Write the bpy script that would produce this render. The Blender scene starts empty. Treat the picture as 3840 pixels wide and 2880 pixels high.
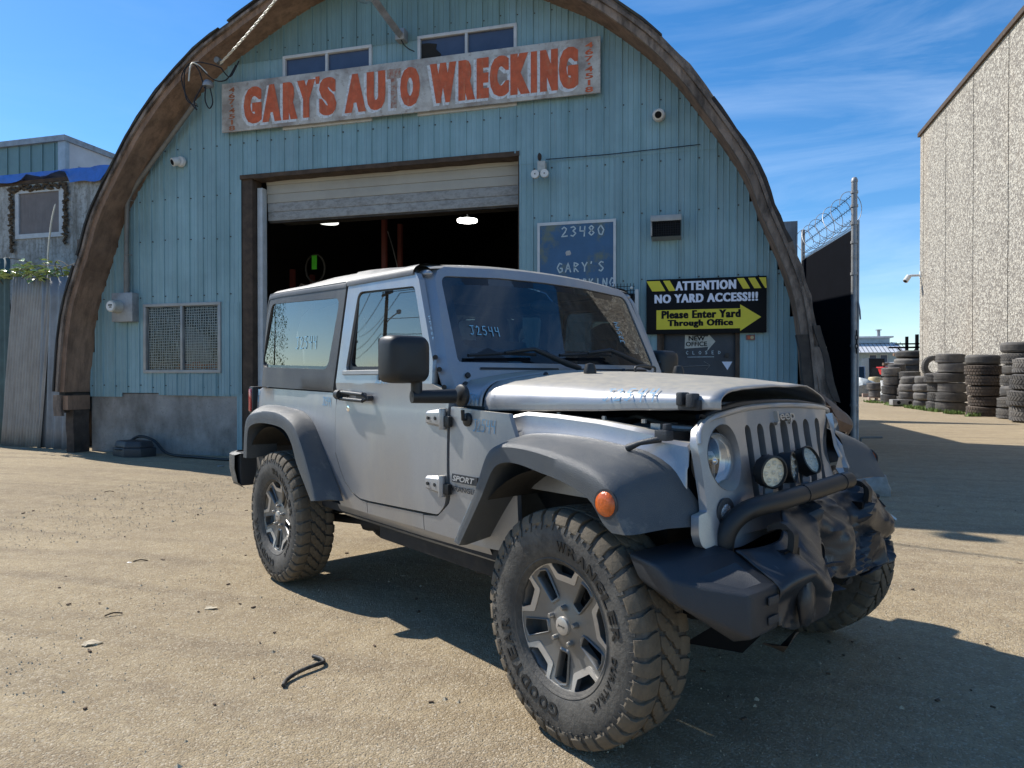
import bpy, bmesh, math, random
from math import sin, cos, pi, radians, sqrt, atan2
from mathutils import Vector, Matrix, noise
from mathutils.geometry import delaunay_2d_cdt
random.seed(7)
SC = bpy.context.scene
COL = SC.collection
V = Vector

# ------------------------------------------------------------------ camera, sky, sun, exposure
cam_data = bpy.data.cameras.new('camera'); cam = bpy.data.objects.new('camera', cam_data); COL.objects.link(cam)
cam.location = (0, 0, 1.221); cam.rotation_euler = (radians(90 - 0.427), 0, radians(14.891))
cam_data.sensor_width = 36; cam_data.lens = 24.217; cam_data.clip_end = 3000; cam_data.clip_start = 0.05
SC.camera = cam
SUNL = V((0.98, -0.36, -1.0))                      # direction the sunlight travels
w = bpy.data.worlds.new('World'); SC.world = w; w.use_nodes = True
wn = w.node_tree.nodes; wl = w.node_tree.links; wn.clear()
wo = wn.new('ShaderNodeOutputWorld'); bg = wn.new('ShaderNodeBackground'); sky = wn.new('ShaderNodeTexSky')
sky.sky_type = 'NISHITA'; sky.sun_disc = False
sky.sun_elevation = math.atan2(1, sqrt(SUNL.x**2 + SUNL.y**2)); sky.sun_rotation = math.atan2(-SUNL.x, -SUNL.y)
sky.air_density = 0.9; sky.dust_density = 0.12; sky.ozone_density = 3.0; sky.altitude = 0
tc = wn.new('ShaderNodeTexCoord')
mp = wn.new('ShaderNodeMapping'); mp.inputs['Scale'].default_value = (1.2, 2.6, 9.0); mp.inputs['Rotation'].default_value = (0.1, 0.25, 0.3)
wl.new(tc.outputs['Generated'], mp.inputs['Vector'])
cn = wn.new('ShaderNodeTexNoise'); cn.inputs['Scale'].default_value = 1.7; cn.inputs['Detail'].default_value = 9; cn.inputs['Roughness'].default_value = 0.62; cn.inputs['Distortion'].default_value = 0.5
wl.new(mp.outputs[0], cn.inputs['Vector'])
cr = wn.new('ShaderNodeValToRGB'); cr.color_ramp.elements[0].position = 0.42; cr.color_ramp.elements[1].position = 0.88
cr.color_ramp.elements[1].color = (0.36, 0.36, 0.36, 1)
wl.new(cn.outputs['Fac'], cr.inputs['Fac'])
# cirrus lie mainly towards the right (over the yard)
sp = wn.new('ShaderNodeSeparateXYZ'); wl.new(tc.outputs['Generated'], sp.inputs[0])
mr = wn.new('ShaderNodeMapRange'); mr.inputs['From Min'].default_value = -0.25; mr.inputs['From Max'].default_value = 0.25
mr.inputs['To Min'].default_value = 0.12; mr.inputs['To Max'].default_value = 1.0
wl.new(sp.outputs['X'], mr.inputs['Value'])
mm = wn.new('ShaderNodeMath'); mm.operation = 'MULTIPLY'; wl.new(cr.outputs['Color'], mm.inputs[0]); wl.new(mr.outputs['Result'], mm.inputs[1])
hs = wn.new('ShaderNodeHueSaturation'); hs.inputs['Saturation'].default_value = 1.3; hs.inputs['Value'].default_value = 0.95
wl.new(sky.outputs[0], hs.inputs['Color'])
mx = wn.new('ShaderNodeMixRGB'); mx.inputs['Color2'].default_value = (6.0, 7.0, 8.2, 1)
wl.new(mm.outputs[0], mx.inputs['Fac']); wl.new(hs.outputs[0], mx.inputs['Color1']); wl.new(mx.outputs[0], bg.inputs['Color'])
bg.inputs['Strength'].default_value = 0.118
wl.new(bg.outputs[0], wo.inputs['Surface'])
sd = bpy.data.lights.new('sun', 'SUN'); sun = bpy.data.objects.new('sun', sd); COL.objects.link(sun)
sd.energy = 4.2; sd.angle = radians(0.53); sd.color = (1.0, 0.955, 0.88)
sun.rotation_euler = SUNL.to_track_quat('-Z', 'Y').to_euler(); sun.location = (-30, 5, 30)
SC.view_settings.view_transform = 'Standard'; SC.view_settings.look = 'None'
SC.view_settings.exposure = 0.65; SC.view_settings.gamma = 1.0; SC.view_settings.use_curve_mapping = False
try:
    SC.cycles.max_bounces = 8; SC.cycles.transparent_max_bounces = 12
except Exception: pass

# ------------------------------------------------------------------ materials
def new_mat(name):
    m = bpy.data.materials.new(name); m.use_nodes = True
    n = m.node_tree.nodes; l = m.node_tree.links
    return m, n, l, n['Principled BSDF']
def c4(c): return (c[0], c[1], c[2], 1)
def noise_node(n, l, scale, detail=6, rough=0.6, stretch=None, coord='Object', dist=0):
    t = n.new('ShaderNodeTexCoord'); t_out = t.outputs[coord]
    if stretch:
        mpn = n.new('ShaderNodeMapping'); mpn.inputs['Scale'].default_value = stretch; l.new(t_out, mpn.inputs['Vector']); t_out = mpn.outputs[0]
    k = n.new('ShaderNodeTexNoise'); k.inputs['Scale'].default_value = scale; k.inputs['Detail'].default_value = detail
    k.inputs['Roughness'].default_value = rough; k.inputs['Distortion'].default_value = dist
    l.new(t_out, k.inputs['Vector']); return k
def ramp(n, l, src, lo, hi, c0=(0, 0, 0), c1=(1, 1, 1)):
    r = n.new('ShaderNodeValToRGB'); r.color_ramp.elements[0].position = lo; r.color_ramp.elements[1].position = hi
    r.color_ramp.elements[0].color = c4(c0); r.color_ramp.elements[1].color = c4(c1); l.new(src, r.inputs['Fac']); return r.outputs['Color']
def mixc(n, l, fac, a, b):
    x = n.new('ShaderNodeMixRGB')
    for s, v in (('Fac', fac), ('Color1', a), ('Color2', b)):
        if isinstance(v, (int, float)): x.inputs[s].default_value = v
        elif isinstance(v, tuple): x.inputs[s].default_value = c4(v)
        else: l.new(v, x.inputs[s])
    return x.outputs[0]
def mat(name, col, rough=0.6, metal=0.0, var=0.18, vs=3.0, bump=0.0, bs=80, layers=(), coat=0, stretch=None, spec=0.5, topdust=0, dustcol=(0.33, 0.27, 0.19), rnd=0):
    """layers: (scale, stretch, lo, hi, colour, strength) stains mixed over the base colour"""
    m, n, l, b = new_mat(name)
    k = noise_node(n, l, vs, 7, 0.62, stretch)
    c = mixc(n, l, ramp(n, l, k.outputs['Fac'], 0.3, 0.7), tuple(x * (1 - var) for x in col), tuple(min(1, x * (1 + var)) for x in col))
    for (s, st, lo, hi, cc, amt) in layers:
        q = noise_node(n, l, s, 9, 0.68, st)
        f = ramp(n, l, q.outputs['Fac'], lo, hi, (0, 0, 0), (amt, amt, amt)); c = mixc(n, l, f, c, cc)
    if topdust:
        g = n.new('ShaderNodeNewGeometry'); s2 = n.new('ShaderNodeSeparateXYZ'); l.new(g.outputs['Normal'], s2.inputs[0])
        q = noise_node(n, l, 9, 8, 0.7)
        a = n.new('ShaderNodeMath'); a.operation = 'MULTIPLY'; l.new(ramp(n, l, s2.outputs['Z'], 0.55, 1.0), a.inputs[0]); l.new(ramp(n, l, q.outputs['Fac'], 0.25, 0.7), a.inputs[1])
        a2 = n.new('ShaderNodeMath'); a2.operation = 'MULTIPLY'; a2.inputs[1].default_value = topdust; l.new(a.outputs[0], a2.inputs[0])
        c = mixc(n, l, a2.outputs[0], c, dustcol)
    if rnd:
        oi = n.new('ShaderNodeObjectInfo'); mr_ = n.new('ShaderNodeMapRange'); mr_.inputs['To Min'].default_value = 1 - rnd; mr_.inputs['To Max'].default_value = 1 + rnd; l.new(oi.outputs['Random'], mr_.inputs['Value'])
        hv = n.new('ShaderNodeHueSaturation'); l.new(mr_.outputs[0], hv.inputs['Value']); l.new(c, hv.inputs['Color']); c = hv.outputs[0]
    l.new(c, b.inputs['Base Color']); b.inputs['Roughness'].default_value = rough; b.inputs['Metallic'].default_value = metal
    b.inputs['Specular IOR Level'].default_value = spec
    if coat: b.inputs['Coat Weight'].default_value = coat; b.inputs['Coat Roughness'].default_value = 0.12
    if bump:
        q = noise_node(n, l, bs, 5, 0.6); bp = n.new('ShaderNodeBump'); bp.inputs['Strength'].default_value = bump; bp.inputs['Distance'].default_value = 0.01
        l.new(q.outputs['Fac'], bp.inputs['Height']); l.new(bp.outputs[0], b.inputs['Normal'])
    return m
def glass_mat(name, tint, refl=1.0, rough=0.01, ior=1.55, dust=0.05, dcol=(0.4, 0.37, 0.3, 1)):
    m, n, l, b = new_mat(name); n.remove(b)
    o = n['Material Output']; tr = n.new('ShaderNodeBsdfTransparent'); tr.inputs[0].default_value = c4(tint)
    gl = n.new('ShaderNodeBsdfGlossy'); gl.inputs['Roughness'].default_value = rough; gl.inputs[0].default_value = (refl, refl, refl, 1)
    fr = n.new('ShaderNodeFresnel'); g_ = n.new('ShaderNodeNewGeometry'); io = n.new('ShaderNodeMapRange'); io.inputs['To Min'].default_value = ior; io.inputs['To Max'].default_value = 1 / ior; l.new(g_.outputs['Backfacing'], io.inputs['Value']); l.new(io.outputs[0], fr.inputs[0])
    k = noise_node(n, l, 5, 6, 0.7, None); df = n.new('ShaderNodeBsdfDiffuse'); df.inputs[0].default_value = dcol
    s1 = n.new('ShaderNodeMixShader'); l.new(fr.outputs[0], s1.inputs[0]); l.new(tr.outputs[0], s1.inputs[1]); l.new(gl.outputs[0], s1.inputs[2])
    s2 = n.new('ShaderNodeMixShader'); l.new(ramp(n, l, k.outputs['Fac'], 0.45, 0.8, (0.005, 0.005, 0.005), (dust, dust, dust)), s2.inputs[0]); l.new(s1.outputs[0], s2.inputs[1]); l.new(df.outputs[0], s2.inputs[2])
    l.new(s2.outputs[0], o.inputs['Surface']); return m
def emis(name, col, s):
    m, n, l, b = new_mat(name); b.inputs['Base Color'].default_value = c4(col); b.inputs['Emission Color'].default_value = c4(col); b.inputs['Emission Strength'].default_value = s; return m
M = {}
def ground_mat():
    m, n, l, b = new_mat('packed_dirt')
    big = noise_node(n, l, 0.22, 6, 0.6, None); mid = noise_node(n, l, 1.6, 7, 0.65, (1, 1.7, 1)); fine = noise_node(n, l, 26, 5, 0.7); grit = noise_node(n, l, 150, 4, 0.75)
    trk = noise_node(n, l, 0.9, 6, 0.6, (0.22, 3.4, 1), 'Object', 0.5); trk.inputs['Vector'].links[0].from_node.inputs['Rotation'].default_value = (0, 0, radians(-28))
    wv = n.new('ShaderNodeTexWave'); wv.wave_type = 'RINGS'; wv.rings_direction = 'Z'; wv.inputs['Scale'].default_value = 0.62; wv.inputs['Distortion'].default_value = 1.6; wv.inputs['Detail'].default_value = 4; wv.inputs['Detail Scale'].default_value = 2.5
    tw_ = n.new('ShaderNodeTexCoord'); mw_ = n.new('ShaderNodeMapping'); mw_.inputs['Location'].default_value = (2.5, 6.5, 0); mw_.inputs['Scale'].default_value = (0.45, 1.0, 1); l.new(tw_.outputs['Object'], mw_.inputs['Vector']); l.new(mw_.outputs[0], wv.inputs['Vector'])
    c = mixc(n, l, ramp(n, l, big.outputs['Fac'], 0.38, 0.62), (0.275, 0.205, 0.118), (0.45, 0.35, 0.21))
    c = mixc(n, l, ramp(n, l, mid.outputs['Fac'], 0.45, 0.66, (0, 0, 0), (0.7, 0.7, 0.7)), c, (0.30, 0.23, 0.145))
    c = mixc(n, l, ramp(n, l, trk.outputs['Fac'], 0.50, 0.66, (0, 0, 0), (0.75, 0.75, 0.75)), c, (0.20, 0.148, 0.092))
    wvm = n.new('ShaderNodeMath'); wvm.operation = 'MULTIPLY'; l.new(ramp(n, l, wv.outputs['Fac'], 0.72, 0.95, (0, 0, 0), (0.8, 0.8, 0.8)), wvm.inputs[0]); l.new(ramp(n, l, mid.outputs['Fac'], 0.4, 0.6), wvm.inputs[1]); c = mixc(n, l, wvm.outputs[0], c, (0.22, 0.165, 0.105))
    stn = noise_node(n, l, 0.75, 8, 0.7); c = mixc(n, l, ramp(n, l, stn.outputs['Fac'], 0.60, 0.70, (0, 0, 0), (0.6, 0.6, 0.6)), c, (0.16, 0.125, 0.085))
    c = mixc(n, l, ramp(n, l, fine.outputs['Fac'], 0.38, 0.66, (0, 0, 0), (0.6, 0.6, 0.6)), c, (0.24, 0.18, 0.11))
    f2 = noise_node(n, l, 7, 8, 0.75); c = mixc(n, l, ramp(n, l, f2.outputs['Fac'], 0.46, 0.66, (0, 0, 0), (0.45, 0.45, 0.45)), c, (0.50, 0.41, 0.27))
    vo = n.new('ShaderNodeTexVoronoi'); vo.inputs['Scale'].default_value = 140; t = n.new('ShaderNodeTexCoord'); l.new(t.outputs['Object'], vo.inputs['Vector'])
    sv = n.new('ShaderNodeSeparateColor'); l.new(vo.outputs['Color'], sv.inputs[0])
    c = mixc(n, l, ramp(n, l, sv.outputs[0], 0.78, 0.93, (0, 0, 0), (0.55, 0.55, 0.55)), c, (0.56, 0.49, 0.38))
    c = mixc(n, l, ramp(n, l, sv.outputs[1], 0.82, 0.94, (0, 0, 0), (0.6, 0.6, 0.6)), c, (0.17, 0.13, 0.09))
    c = mixc(n, l, ramp(n, l, grit.outputs['Fac'], 0.3, 0.7, (0, 0, 0), (0.30, 0.30, 0.30)), c, (0.5, 0.42, 0.3))
    l.new(c, b.inputs['Base Color']); b.inputs['Roughness'].default_value = 0.95; b.inputs['Specular IOR Level'].default_value = 0.15
    b1 = n.new('ShaderNodeBump'); b1.inputs['Strength'].default_value = 0.7; b1.inputs['Distance'].default_value = 0.02; l.new(fine.outputs['Fac'], b1.inputs['Height'])
    b2 = n.new('ShaderNodeBump'); b2.inputs['Strength'].default_value = 0.55; b2.inputs['Distance'].default_value = 0.008; b2.invert = True
    l.new(vo.outputs['Distance'], b2.inputs['Height']); l.new(b1.outputs[0], b2.inputs['Normal'])
    b3 = n.new('ShaderNodeBump'); b3.inputs['Strength'].default_value = 0.5; b3.inputs['Distance'].default_value = 0.006; l.new(grit.outputs['Fac'], b3.inputs['Height']); l.new(b2.outputs[0], b3.inputs['Normal'])
    l.new(b3.outputs[0], b.inputs['Normal']); return m
M['ground'] = ground_mat()
M['siding'] = mat('blue_green_siding_paint', (0.215, 0.345, 0.385), 0.42, 0, 0.15, 1.2, 0.05, 30, rnd=.07, layers=[(1.6, (7, 7, 0.16), 0.60, 0.74, (0.16, 0.13, 0.10), 0.55), (0.5, (1, 1, 0.6), 0.5, 0.7, (0.27, 0.38, 0.41), 0.4), (2.2, (2.5, 2.5, 0.22), 0.45, 0.75, (0.14, 0.255, 0.27), 0.75), (7, (3, 3, 0.3), 0.6, 0.8, (0.30, 0.42, 0.44), 0.4), (1.1, (1, 1, 1), 0.6, 0.85, (0.14, 0.14, 0.11), 0.35)])
M['siding2'] = mat('blue_green_siding_paint_faded', (0.165, 0.275, 0.29), 0.45, 0, 0.12, 1.2, 0.05, 30, rnd=.08, layers=[(2.2, (2.5, 2.5, 0.22), 0.42, 0.72, (0.115, 0.185, 0.175), 0.75), (7, (3, 3, 0.3), 0.6, 0.8, (0.24, 0.32, 0.33), 0.4)])
M['archwood'] = mat('weathered_brown_wood', (0.235, 0.150, 0.102), 0.85, 0, 0.35, 2.0, 0.8, 26, rnd=.15, layers=[(9, (1, 1, 0.25), 0.45, 0.7, (0.075, 0.048, 0.034), 0.7), (3, None, 0.6, 0.8, (0.26, 0.2, 0.15), 0.5)])
M['archgrey'] = mat('weathered_grey_wood', (0.23, 0.18, 0.145), 0.9, 0, 0.4, 2.5, 1.0, 20, rnd=.2, layers=[(6, (1, 1, 0.3), 0.42, 0.62, (0.035, 0.028, 0.024), 0.85), (14, None, 0.6, 0.75, (0.34, 0.3, 0.25), 0.5)])
M['archdark'] = mat('blackened_wood', (0.05, 0.04, 0.034), 0.95, 0, 0.5, 3, 0.8, 15, [(5, None, 0.5, 0.75, (0.13, 0.105, 0.08), 0.6)])
M['roofskin'] = mat('tarred_roofing', (0.04, 0.038, 0.035), 0.9, 0, 0.3, 3, 0.6, 20, [(3, None, 0.55, 0.75, (0.1, 0.11, 0.06), 0.5)])
M['foundation'] = mat('stained_concrete', (0.30, 0.285, 0.265), 0.9, 0, 0.2, 2.5, 0.5, 60, [(1.6, (1, 1, 0.5), 0.42, 0.68, (0.085, 0.075, 0.062), 0.85), (8, None, 0.5, 0.7, (0.27, 0.255, 0.23), 0.5), (30, None, 0.55, 0.7, (0.06, 0.055, 0.05), 0.4)])
M['whiteframe'] = mat('weathered_white_frame', (0.50, 0.52, 0.53), 0.5, 0, 0.12, 6, 0.1, 60, [(14, None, 0.55, 0.8, (0.25, 0.23, 0.2), 0.4)])
M['alu'] = mat('dull_aluminium_frame', (0.33, 0.33, 0.32), 0.5, 0.3, 0.15, 6, 0.1, 60)
M['winglass'] = glass_mat('window_glass', (0.85, 0.87, 0.88), 0.3, 0.02)
M['winblue'] = mat('painted_over_pane', (0.055, 0.075, 0.13), 0.22, 0, 0.15, 3)
M['sign'] = mat('peeling_white_sign_paint', (0.50, 0.50, 0.48), 0.7, 0, 0.1, 3, 0.25, 40, [(1.3, (1, 1, 1.2), 0.44, 0.60, (0.21, 0.18, 0.165), 0.85), (11, None, 0.54, 0.66, (0.25, 0.21, 0.18), 0.8), (40, None, 0.62, 0.72, (0.28, 0.12, 0.06), 0.6)])
M['signred'] = mat('faded_red_lettering', (0.50, 0.10, 0.035), 0.65, 0, 0.25, 8, 0.1, 60, [(6, (3, 1, 0.6), 0.52, 0.75, (0.48, 0.26, 0.14), 0.65), (30, None, 0.6, 0.72, (0.38, 0.34, 0.3), 0.5)])
M['signworn'] = mat('worn_red_lettering', (0.30, 0.12, 0.08), 0.75, 0, 0.3, 8, 0.1, 60, [(17, None, 0.42, 0.55, (0.34, 0.31, 0.28), 0.95)])
M['signwhite'] = mat('letter_outline_white', (0.60, 0.63, 0.66), 0.65, 0, 0.1, 8, 0, 60, [(22, None, 0.5, 0.62, (0.38, 0.35, 0.33), 0.8)])
M['signrust'] = mat('rusty_orange_digits', (0.33, 0.11, 0.045), 0.7, 0, 0.3, 20)
M['signblue'] = mat('hand_painted_blue_board', (0.035, 0.10, 0.20), 0.55, 0, 0.15, 3, 0.1, 50, [(1.9, None, 0.52, 0.60, (0.13, 0.15, 0.10), 0.8), (25, None, 0.62, 0.7, (0.02, 0.03, 0.05), 0.7)])
M['handwhite'] = mat('hand_painted_white', (0.42, 0.50, 0.53), 0.6, 0, 0.2, 30)
M['black'] = mat('black_sign_board', (0.006, 0.0065, 0.008), 0.6, 0, 0.1, 3, spec=0.15)
M['yellow'] = mat('yellow_print', (0.62, 0.52, 0.015), 0.4, 0, 0.05, 3)
M['white'] = mat('white_print', (0.66, 0.68, 0.78), 0.4, 0, 0.04, 3)
M['whiteplastic'] = mat('white_plastic', (0.62, 0.62, 0.60), 0.4, 0, 0.06, 8)
M['dirtwhite'] = mat('grimy_white_plastic', (0.42, 0.42, 0.38), 0.5, 0, 0.15, 20)
M['darkdoor'] = mat('dark_chalky_door', (0.035, 0.037, 0.043), 0.55, 0, 0.3, 4, 0.1, 40, [(5, None, 0.55, 0.8, (0.08, 0.075, 0.07), 0.5)])
M['galv'] = mat('galvanised_steel', (0.30, 0.31, 0.32), 0.5, 0.35, 0.25, 6, 0.1, 40, [(5, None, 0.5, 0.75, (0.16, 0.15, 0.14), 0.6)])
M['conduit'] = mat('old_grey_conduit', (0.17, 0.165, 0.15), 0.6, 0.1, 0.2, 8, 0.1, 60)
M['rollpanel'] = mat('dirty_beige_roller_door', (0.36, 0.35, 0.315), 0.6, 0, 0.08, 2, 0.05, 40, [(1.1, (1, 1, 1), 0.5, 0.75, (0.25, 0.24, 0.215), 0.5)])
M['rollgrime'] = mat('sooty_roller_door_panel', (0.30, 0.305, 0.30), 0.7, 0, 0.1, 3, 0.05, 40, [(14, (0.8, 1, 1.5), 0.45, 0.65, (0.12, 0.115, 0.11), 0.6)])
M['interior'] = mat('dark_interior', (0.018, 0.017, 0.016), 0.95)  # near-black base for the inner walls, floor and pane hole
M['darkjunk'] = mat('greasy_parts', (0.05, 0.043, 0.036), 0.7, 0.2, 0.5, 6)
M['redrack'] = mat('oxide_red_steel', (0.10, 0.018, 0.012), 0.6)
M['greentag'] = mat('bright_green_tag', (0.12, 0.75, 0.05), 0.5)
M['corrug'] = mat('zinc_corrugated_weathered', (0.31, 0.30, 0.285), 0.6, 0.15, 0.2, 3, 0.1, 50, [(2.5, (3, 3, 0.25), 0.45, 0.7, (0.19, 0.165, 0.145), 0.7)])
M['corrug2'] = mat('blue_grey_corrugated', (0.20, 0.215, 0.235), 0.55, 0.15, 0.25, 3, 0.1, 50, [(2.5, (3, 3, 0.25), 0.45, 0.7, (0.10, 0.10, 0.105), 0.7), (1.5, (4, 4, 0.2), 0.6, 0.75, (0.35, 0.36, 0.38), 0.6)])
M['greenfence'] = mat('dark_green_sheet', (0.05, 0.09, 0.09), 0.6, 0, 0.25, 4)
M['shed'] = mat('mildewed_white_cladding', (0.42, 0.43, 0.42), 0.75, 0, 0.12, 2, 0.2, 40, [(3.5, (1.5, 1.5, 0.35), 0.42, 0.62, (0.135, 0.12, 0.095), 0.85), (13, None, 0.48, 0.66, (0.12, 0.11, 0.085), 0.7)])
M['tarp'] = mat('blue_tarpaulin', (0.03, 0.14, 0.55), 0.4, 0, 0.2, 5, 0.4, 12)
M['teal'] = mat('pale_teal_cladding', (0.13, 0.22, 0.22), 0.5, 0, 0.12, 2)
M['palewall'] = mat('white_painted_blocks', (0.55, 0.56, 0.57), 0.8, 0, 0.1, 2, 0.1, 30)
M['moss'] = mat('brown_moss', (0.09, 0.065, 0.04), 0.95, 0, 0.4, 20, 0.9, 30)
M['ply'] = mat('grey_plywood', (0.19, 0.17, 0.165), 0.85, 0, 0.15, 4, 0.2, 40, [(3, (6, 6, 0.5), 0.5, 0.7, (0.12, 0.10, 0.095), 0.6)])
M['leaf'] = mat('bramble_leaf', (0.11, 0.19, 0.035), 0.38, 0, 0.35, 14)
M['crush'] = mat('scuffed_crushed_plastic', (0.022, 0.025, 0.030), 0.34, 0, 0.15, 9, 0.12, 260, [(13, (1, 4, 1), 0.60, 0.68, (0.12, 0.12, 0.12), 0.7), (5, None, 0.6, 0.8, (0.08, 0.075, 0.065), 0.4)])
M['brambleleaf'] = mat('sunlit_bramble_leaf', (0.34, 0.42, 0.15), 0.3, 0, 0.4, 14)  # paler leaf green with the backlit sun glare put into the colour
M['airbag'] = mat('airbag_cloth', (0.55, 0.57, 0.58), 0.9, 0, 0.05, 5, 0.5, 8)
M['stem'] = mat('bramble_stem', (0.10, 0.08, 0.05), 0.8)
M['grass'] = mat('weedy_grass', (0.11, 0.17, 0.03), 0.7, 0, 0.35, 12)
M['plastic'] = mat('textured_grey_plastic', (0.064, 0.072, 0.080), 0.45, 0, 0.12, 7, 0.35, 330, [(3, None, 0.45, 0.72, (0.13, 0.125, 0.11), 0.5), (11, None, 0.58, 0.68, (0.20, 0.19, 0.165), 0.5)], topdust=0.62, dustcol=(0.20, 0.185, 0.155))
M['plasticdk'] = mat('dark_grey_plastic', (0.026, 0.029, 0.034), 0.5, 0, 0.12, 7, 0.25, 300, [(4, None, 0.55, 0.85, (0.07, 0.066, 0.058), 0.4)])
M['blackp'] = mat('black_plastic', (0.012, 0.013, 0.014), 0.5, 0, 0.1, 7)
M['underdark'] = mat('dark_underbody', (0.018, 0.017, 0.016), 0.8, 0, 0.4, 8, 0.2, 30, [(6, None, 0.55, 0.8, (0.07, 0.055, 0.04), 0.5)])
M['hardtop'] = mat('dusty_black_hardtop', (0.050, 0.053, 0.057), 0.5, 0, 0.15, 6, 0.2, 300, [(2.5, (1, 1, 0.5), 0.45, 0.72, (0.15, 0.145, 0.13), 0.5), (1.1, None, 0.5, 0.8, (0.16, 0.155, 0.14), 0.35)], topdust=0.9, dustcol=(0.34, 0.31, 0.26))
M['rubber'] = mat('dusty_tyre_rubber', (0.045, 0.042, 0.038), 0.7, 0, 0.3, 9, 0.3, 90, [(6, None, 0.38, 0.66, (0.16, 0.145, 0.12), 0.7), (40, None, 0.5, 0.7, (0.012, 0.012, 0.012), 0.5)])
M['tread'] = mat('muddy_tread_rubber', (0.070, 0.058, 0.043), 0.85, 0, 0.3, 14, 0.3, 90, [(9, None, 0.38, 0.66, (0.19, 0.15, 0.10), 0.7)])
M['rubberblk'] = mat('black_raised_rubber', (0.012, 0.012, 0.012), 0.5)
M['oldtyre'] = mat('old_tyre_rubber', (0.105, 0.098, 0.092), 0.8, 0, 0.3, 3, 0.2, 50, rnd=.35, layers=[(3, None, 0.42, 0.7, (0.19, 0.17, 0.14), 0.7)])
M['oldtyrebrown'] = mat('mud_caked_tyre_rubber', (0.075, 0.058, 0.045), 0.85, 0, 0.3, 3, 0.2, 50, [(3, None, 0.45, 0.75, (0.16, 0.12, 0.085), 0.6)])
M['rimface'] = mat('satin_granite_wheel', (0.20, 0.195, 0.185), 0.42, 0.55, 0.1, 9, 0.06, 200, [(7, None, 0.5, 0.8, (0.25, 0.22, 0.17), 0.5)])
M['rimmach'] = mat('machined_wheel_lip', (0.52, 0.49, 0.45), 0.38, 0.55, 0.08, 12, 0, 1, [(9, None, 0.5, 0.8, (0.32, 0.27, 0.2), 0.5)])
M['chrome'] = mat('bright_chrome', (0.85, 0.85, 0.85), 0.10, 1.0, 0.03, 3)
M['reflector'] = mat('headlight_reflector', (0.8, 0.8, 0.8), 0.25, 0.6, 0.03, 3)
M['nutmetal'] = mat('dull_lug_nut', (0.3, 0.29, 0.27), 0.4, 0.7, 0.1, 60)
M['steel'] = mat('bare_steel', (0.42, 0.42, 0.41), 0.4, 0.8, 0.2, 20)
M['lens'] = glass_mat('clear_lamp_lens', (0.9, 0.92, 0.93), 1.0, 0.03, 1.9)
M['amber'] = mat('amber_lamp_lens', (0.55, 0.10, 0.008), 0.2, 0, 0.25, 90, 0.3, 120, coat=0.5)
M['redlens'] = mat('red_lamp_lens', (0.40, 0.012, 0.02), 0.15, 0, 0.3, 60, coat=0.5)
M['ledface'] = mat('led_reflector', (0.62, 0.60, 0.50), 0.25, 0.5, 0.1, 40, 0.4, 120)
M['fogface'] = mat('fluted_lamp_reflector', (0.45, 0.45, 0.46), 0.2, 0.8, 0.3, 60, 0.8, 70)
M['carglass'] = glass_mat('tinted_car_glass', (0.22, 0.25, 0.25), 1.0, 0.005, 2.2, 0.08)
M['windscreen'] = glass_mat('windscreen_glass', (0.42, 0.52, 0.56), 1.0, 0.005, 1.85, 0.05, (0.22, 0.28, 0.33, 1))
M['frit'] = mat('black_glass_border', (0.008, 0.009, 0.011), 0.12)
M['seat'] = mat('dark_seat_fabric', (0.03, 0.03, 0.032), 0.85)
M['chalk'] = mat('blue_paint_marker', (0.15, 0.33, 0.50), 0.6, 0, 0.25, 60)
M['chalkl'] = mat('light_blue_paint_marker', (0.20, 0.44, 0.60), 0.6, 0, 0.25, 60)
M['silverdecal'] = mat('silver_print', (0.5, 0.5, 0.5), 0.4, 0.3)
M['fabric'] = mat('black_privacy_mesh', (0.004, 0.005, 0.008), 0.95, spec=0.05)
M['wire'] = mat('dark_wire', (0.016, 0.017, 0.02), 0.6, 0.3)
M['whitewire'] = mat('bare_service_wire', (0.62, 0.60, 0.52), 0.5)
M['rustwood'] = mat('rotten_brown_trim', (0.07, 0.048, 0.034), 0.95, 0, 0.4, 6, 0.5, 30)
M['redbin'] = mat('red_plastic', (0.60, 0.015, 0.02), 0.4)
M['drum'] = mat('stained_cream_plastic', (0.48, 0.38, 0.20), 0.5, 0, 0.15, 2, 0, 1, [(1.5, (1, 1, 2), 0.5, 0.7, (0.36, 0.22, 0.09), 0.7)])
M['cinder'] = mat('concrete_block', (0.33, 0.24, 0.19), 0.9, 0, 0.2, 20, 0.3, 50)
M['greyblock'] = mat('cast_metal_block', (0.25, 0.24, 0.22), 0.7, 0.1, 0.3, 10)
M['sack'] = mat('grey_plastic_sheeting', (0.25, 0.28, 0.29), 0.5, 0, 0.4, 5, 0.5, 6)
M['whiteroof'] = mat('white_metal_roof', (0.62, 0.63, 0.65), 0.4)
M['bluewall'] = mat('pale_blue_wall', (0.32, 0.40, 0.45), 0.7)
M['scrap'] = mat('mixed_scrap', (0.06, 0.05, 0.04), 0.6, 0.3, 0.6, 3, 0, 1, [(4, None, 0.6, 0.7, (0.3, 0.3, 0.3), 0.6), (3, None, 0.6, 0.72, (0.2, 0.09, 0.04), 0.8)])
M['stone'] = mat('grey_stone', (0.27, 0.26, 0.24), 0.9, 0, 0.25, 12, 0.4, 40)
M['pebble'] = mat('loose_pebbles', (0.44, 0.37, 0.26), 0.9, 0, 0.5, 40)
M['twig'] = mat('dry_twig', (0.10, 0.065, 0.04), 0.9)
M['hose'] = mat('cracked_black_hose', (0.022, 0.021, 0.02), 0.6, 0, 0.3, 30, 0.3, 60, [(20, None, 0.5, 0.7, (0.16, 0.14, 0.11), 0.6)])
M['polewood'] = mat('utility_pole_wood', (0.10, 0.075, 0.055), 0.9)
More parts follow.
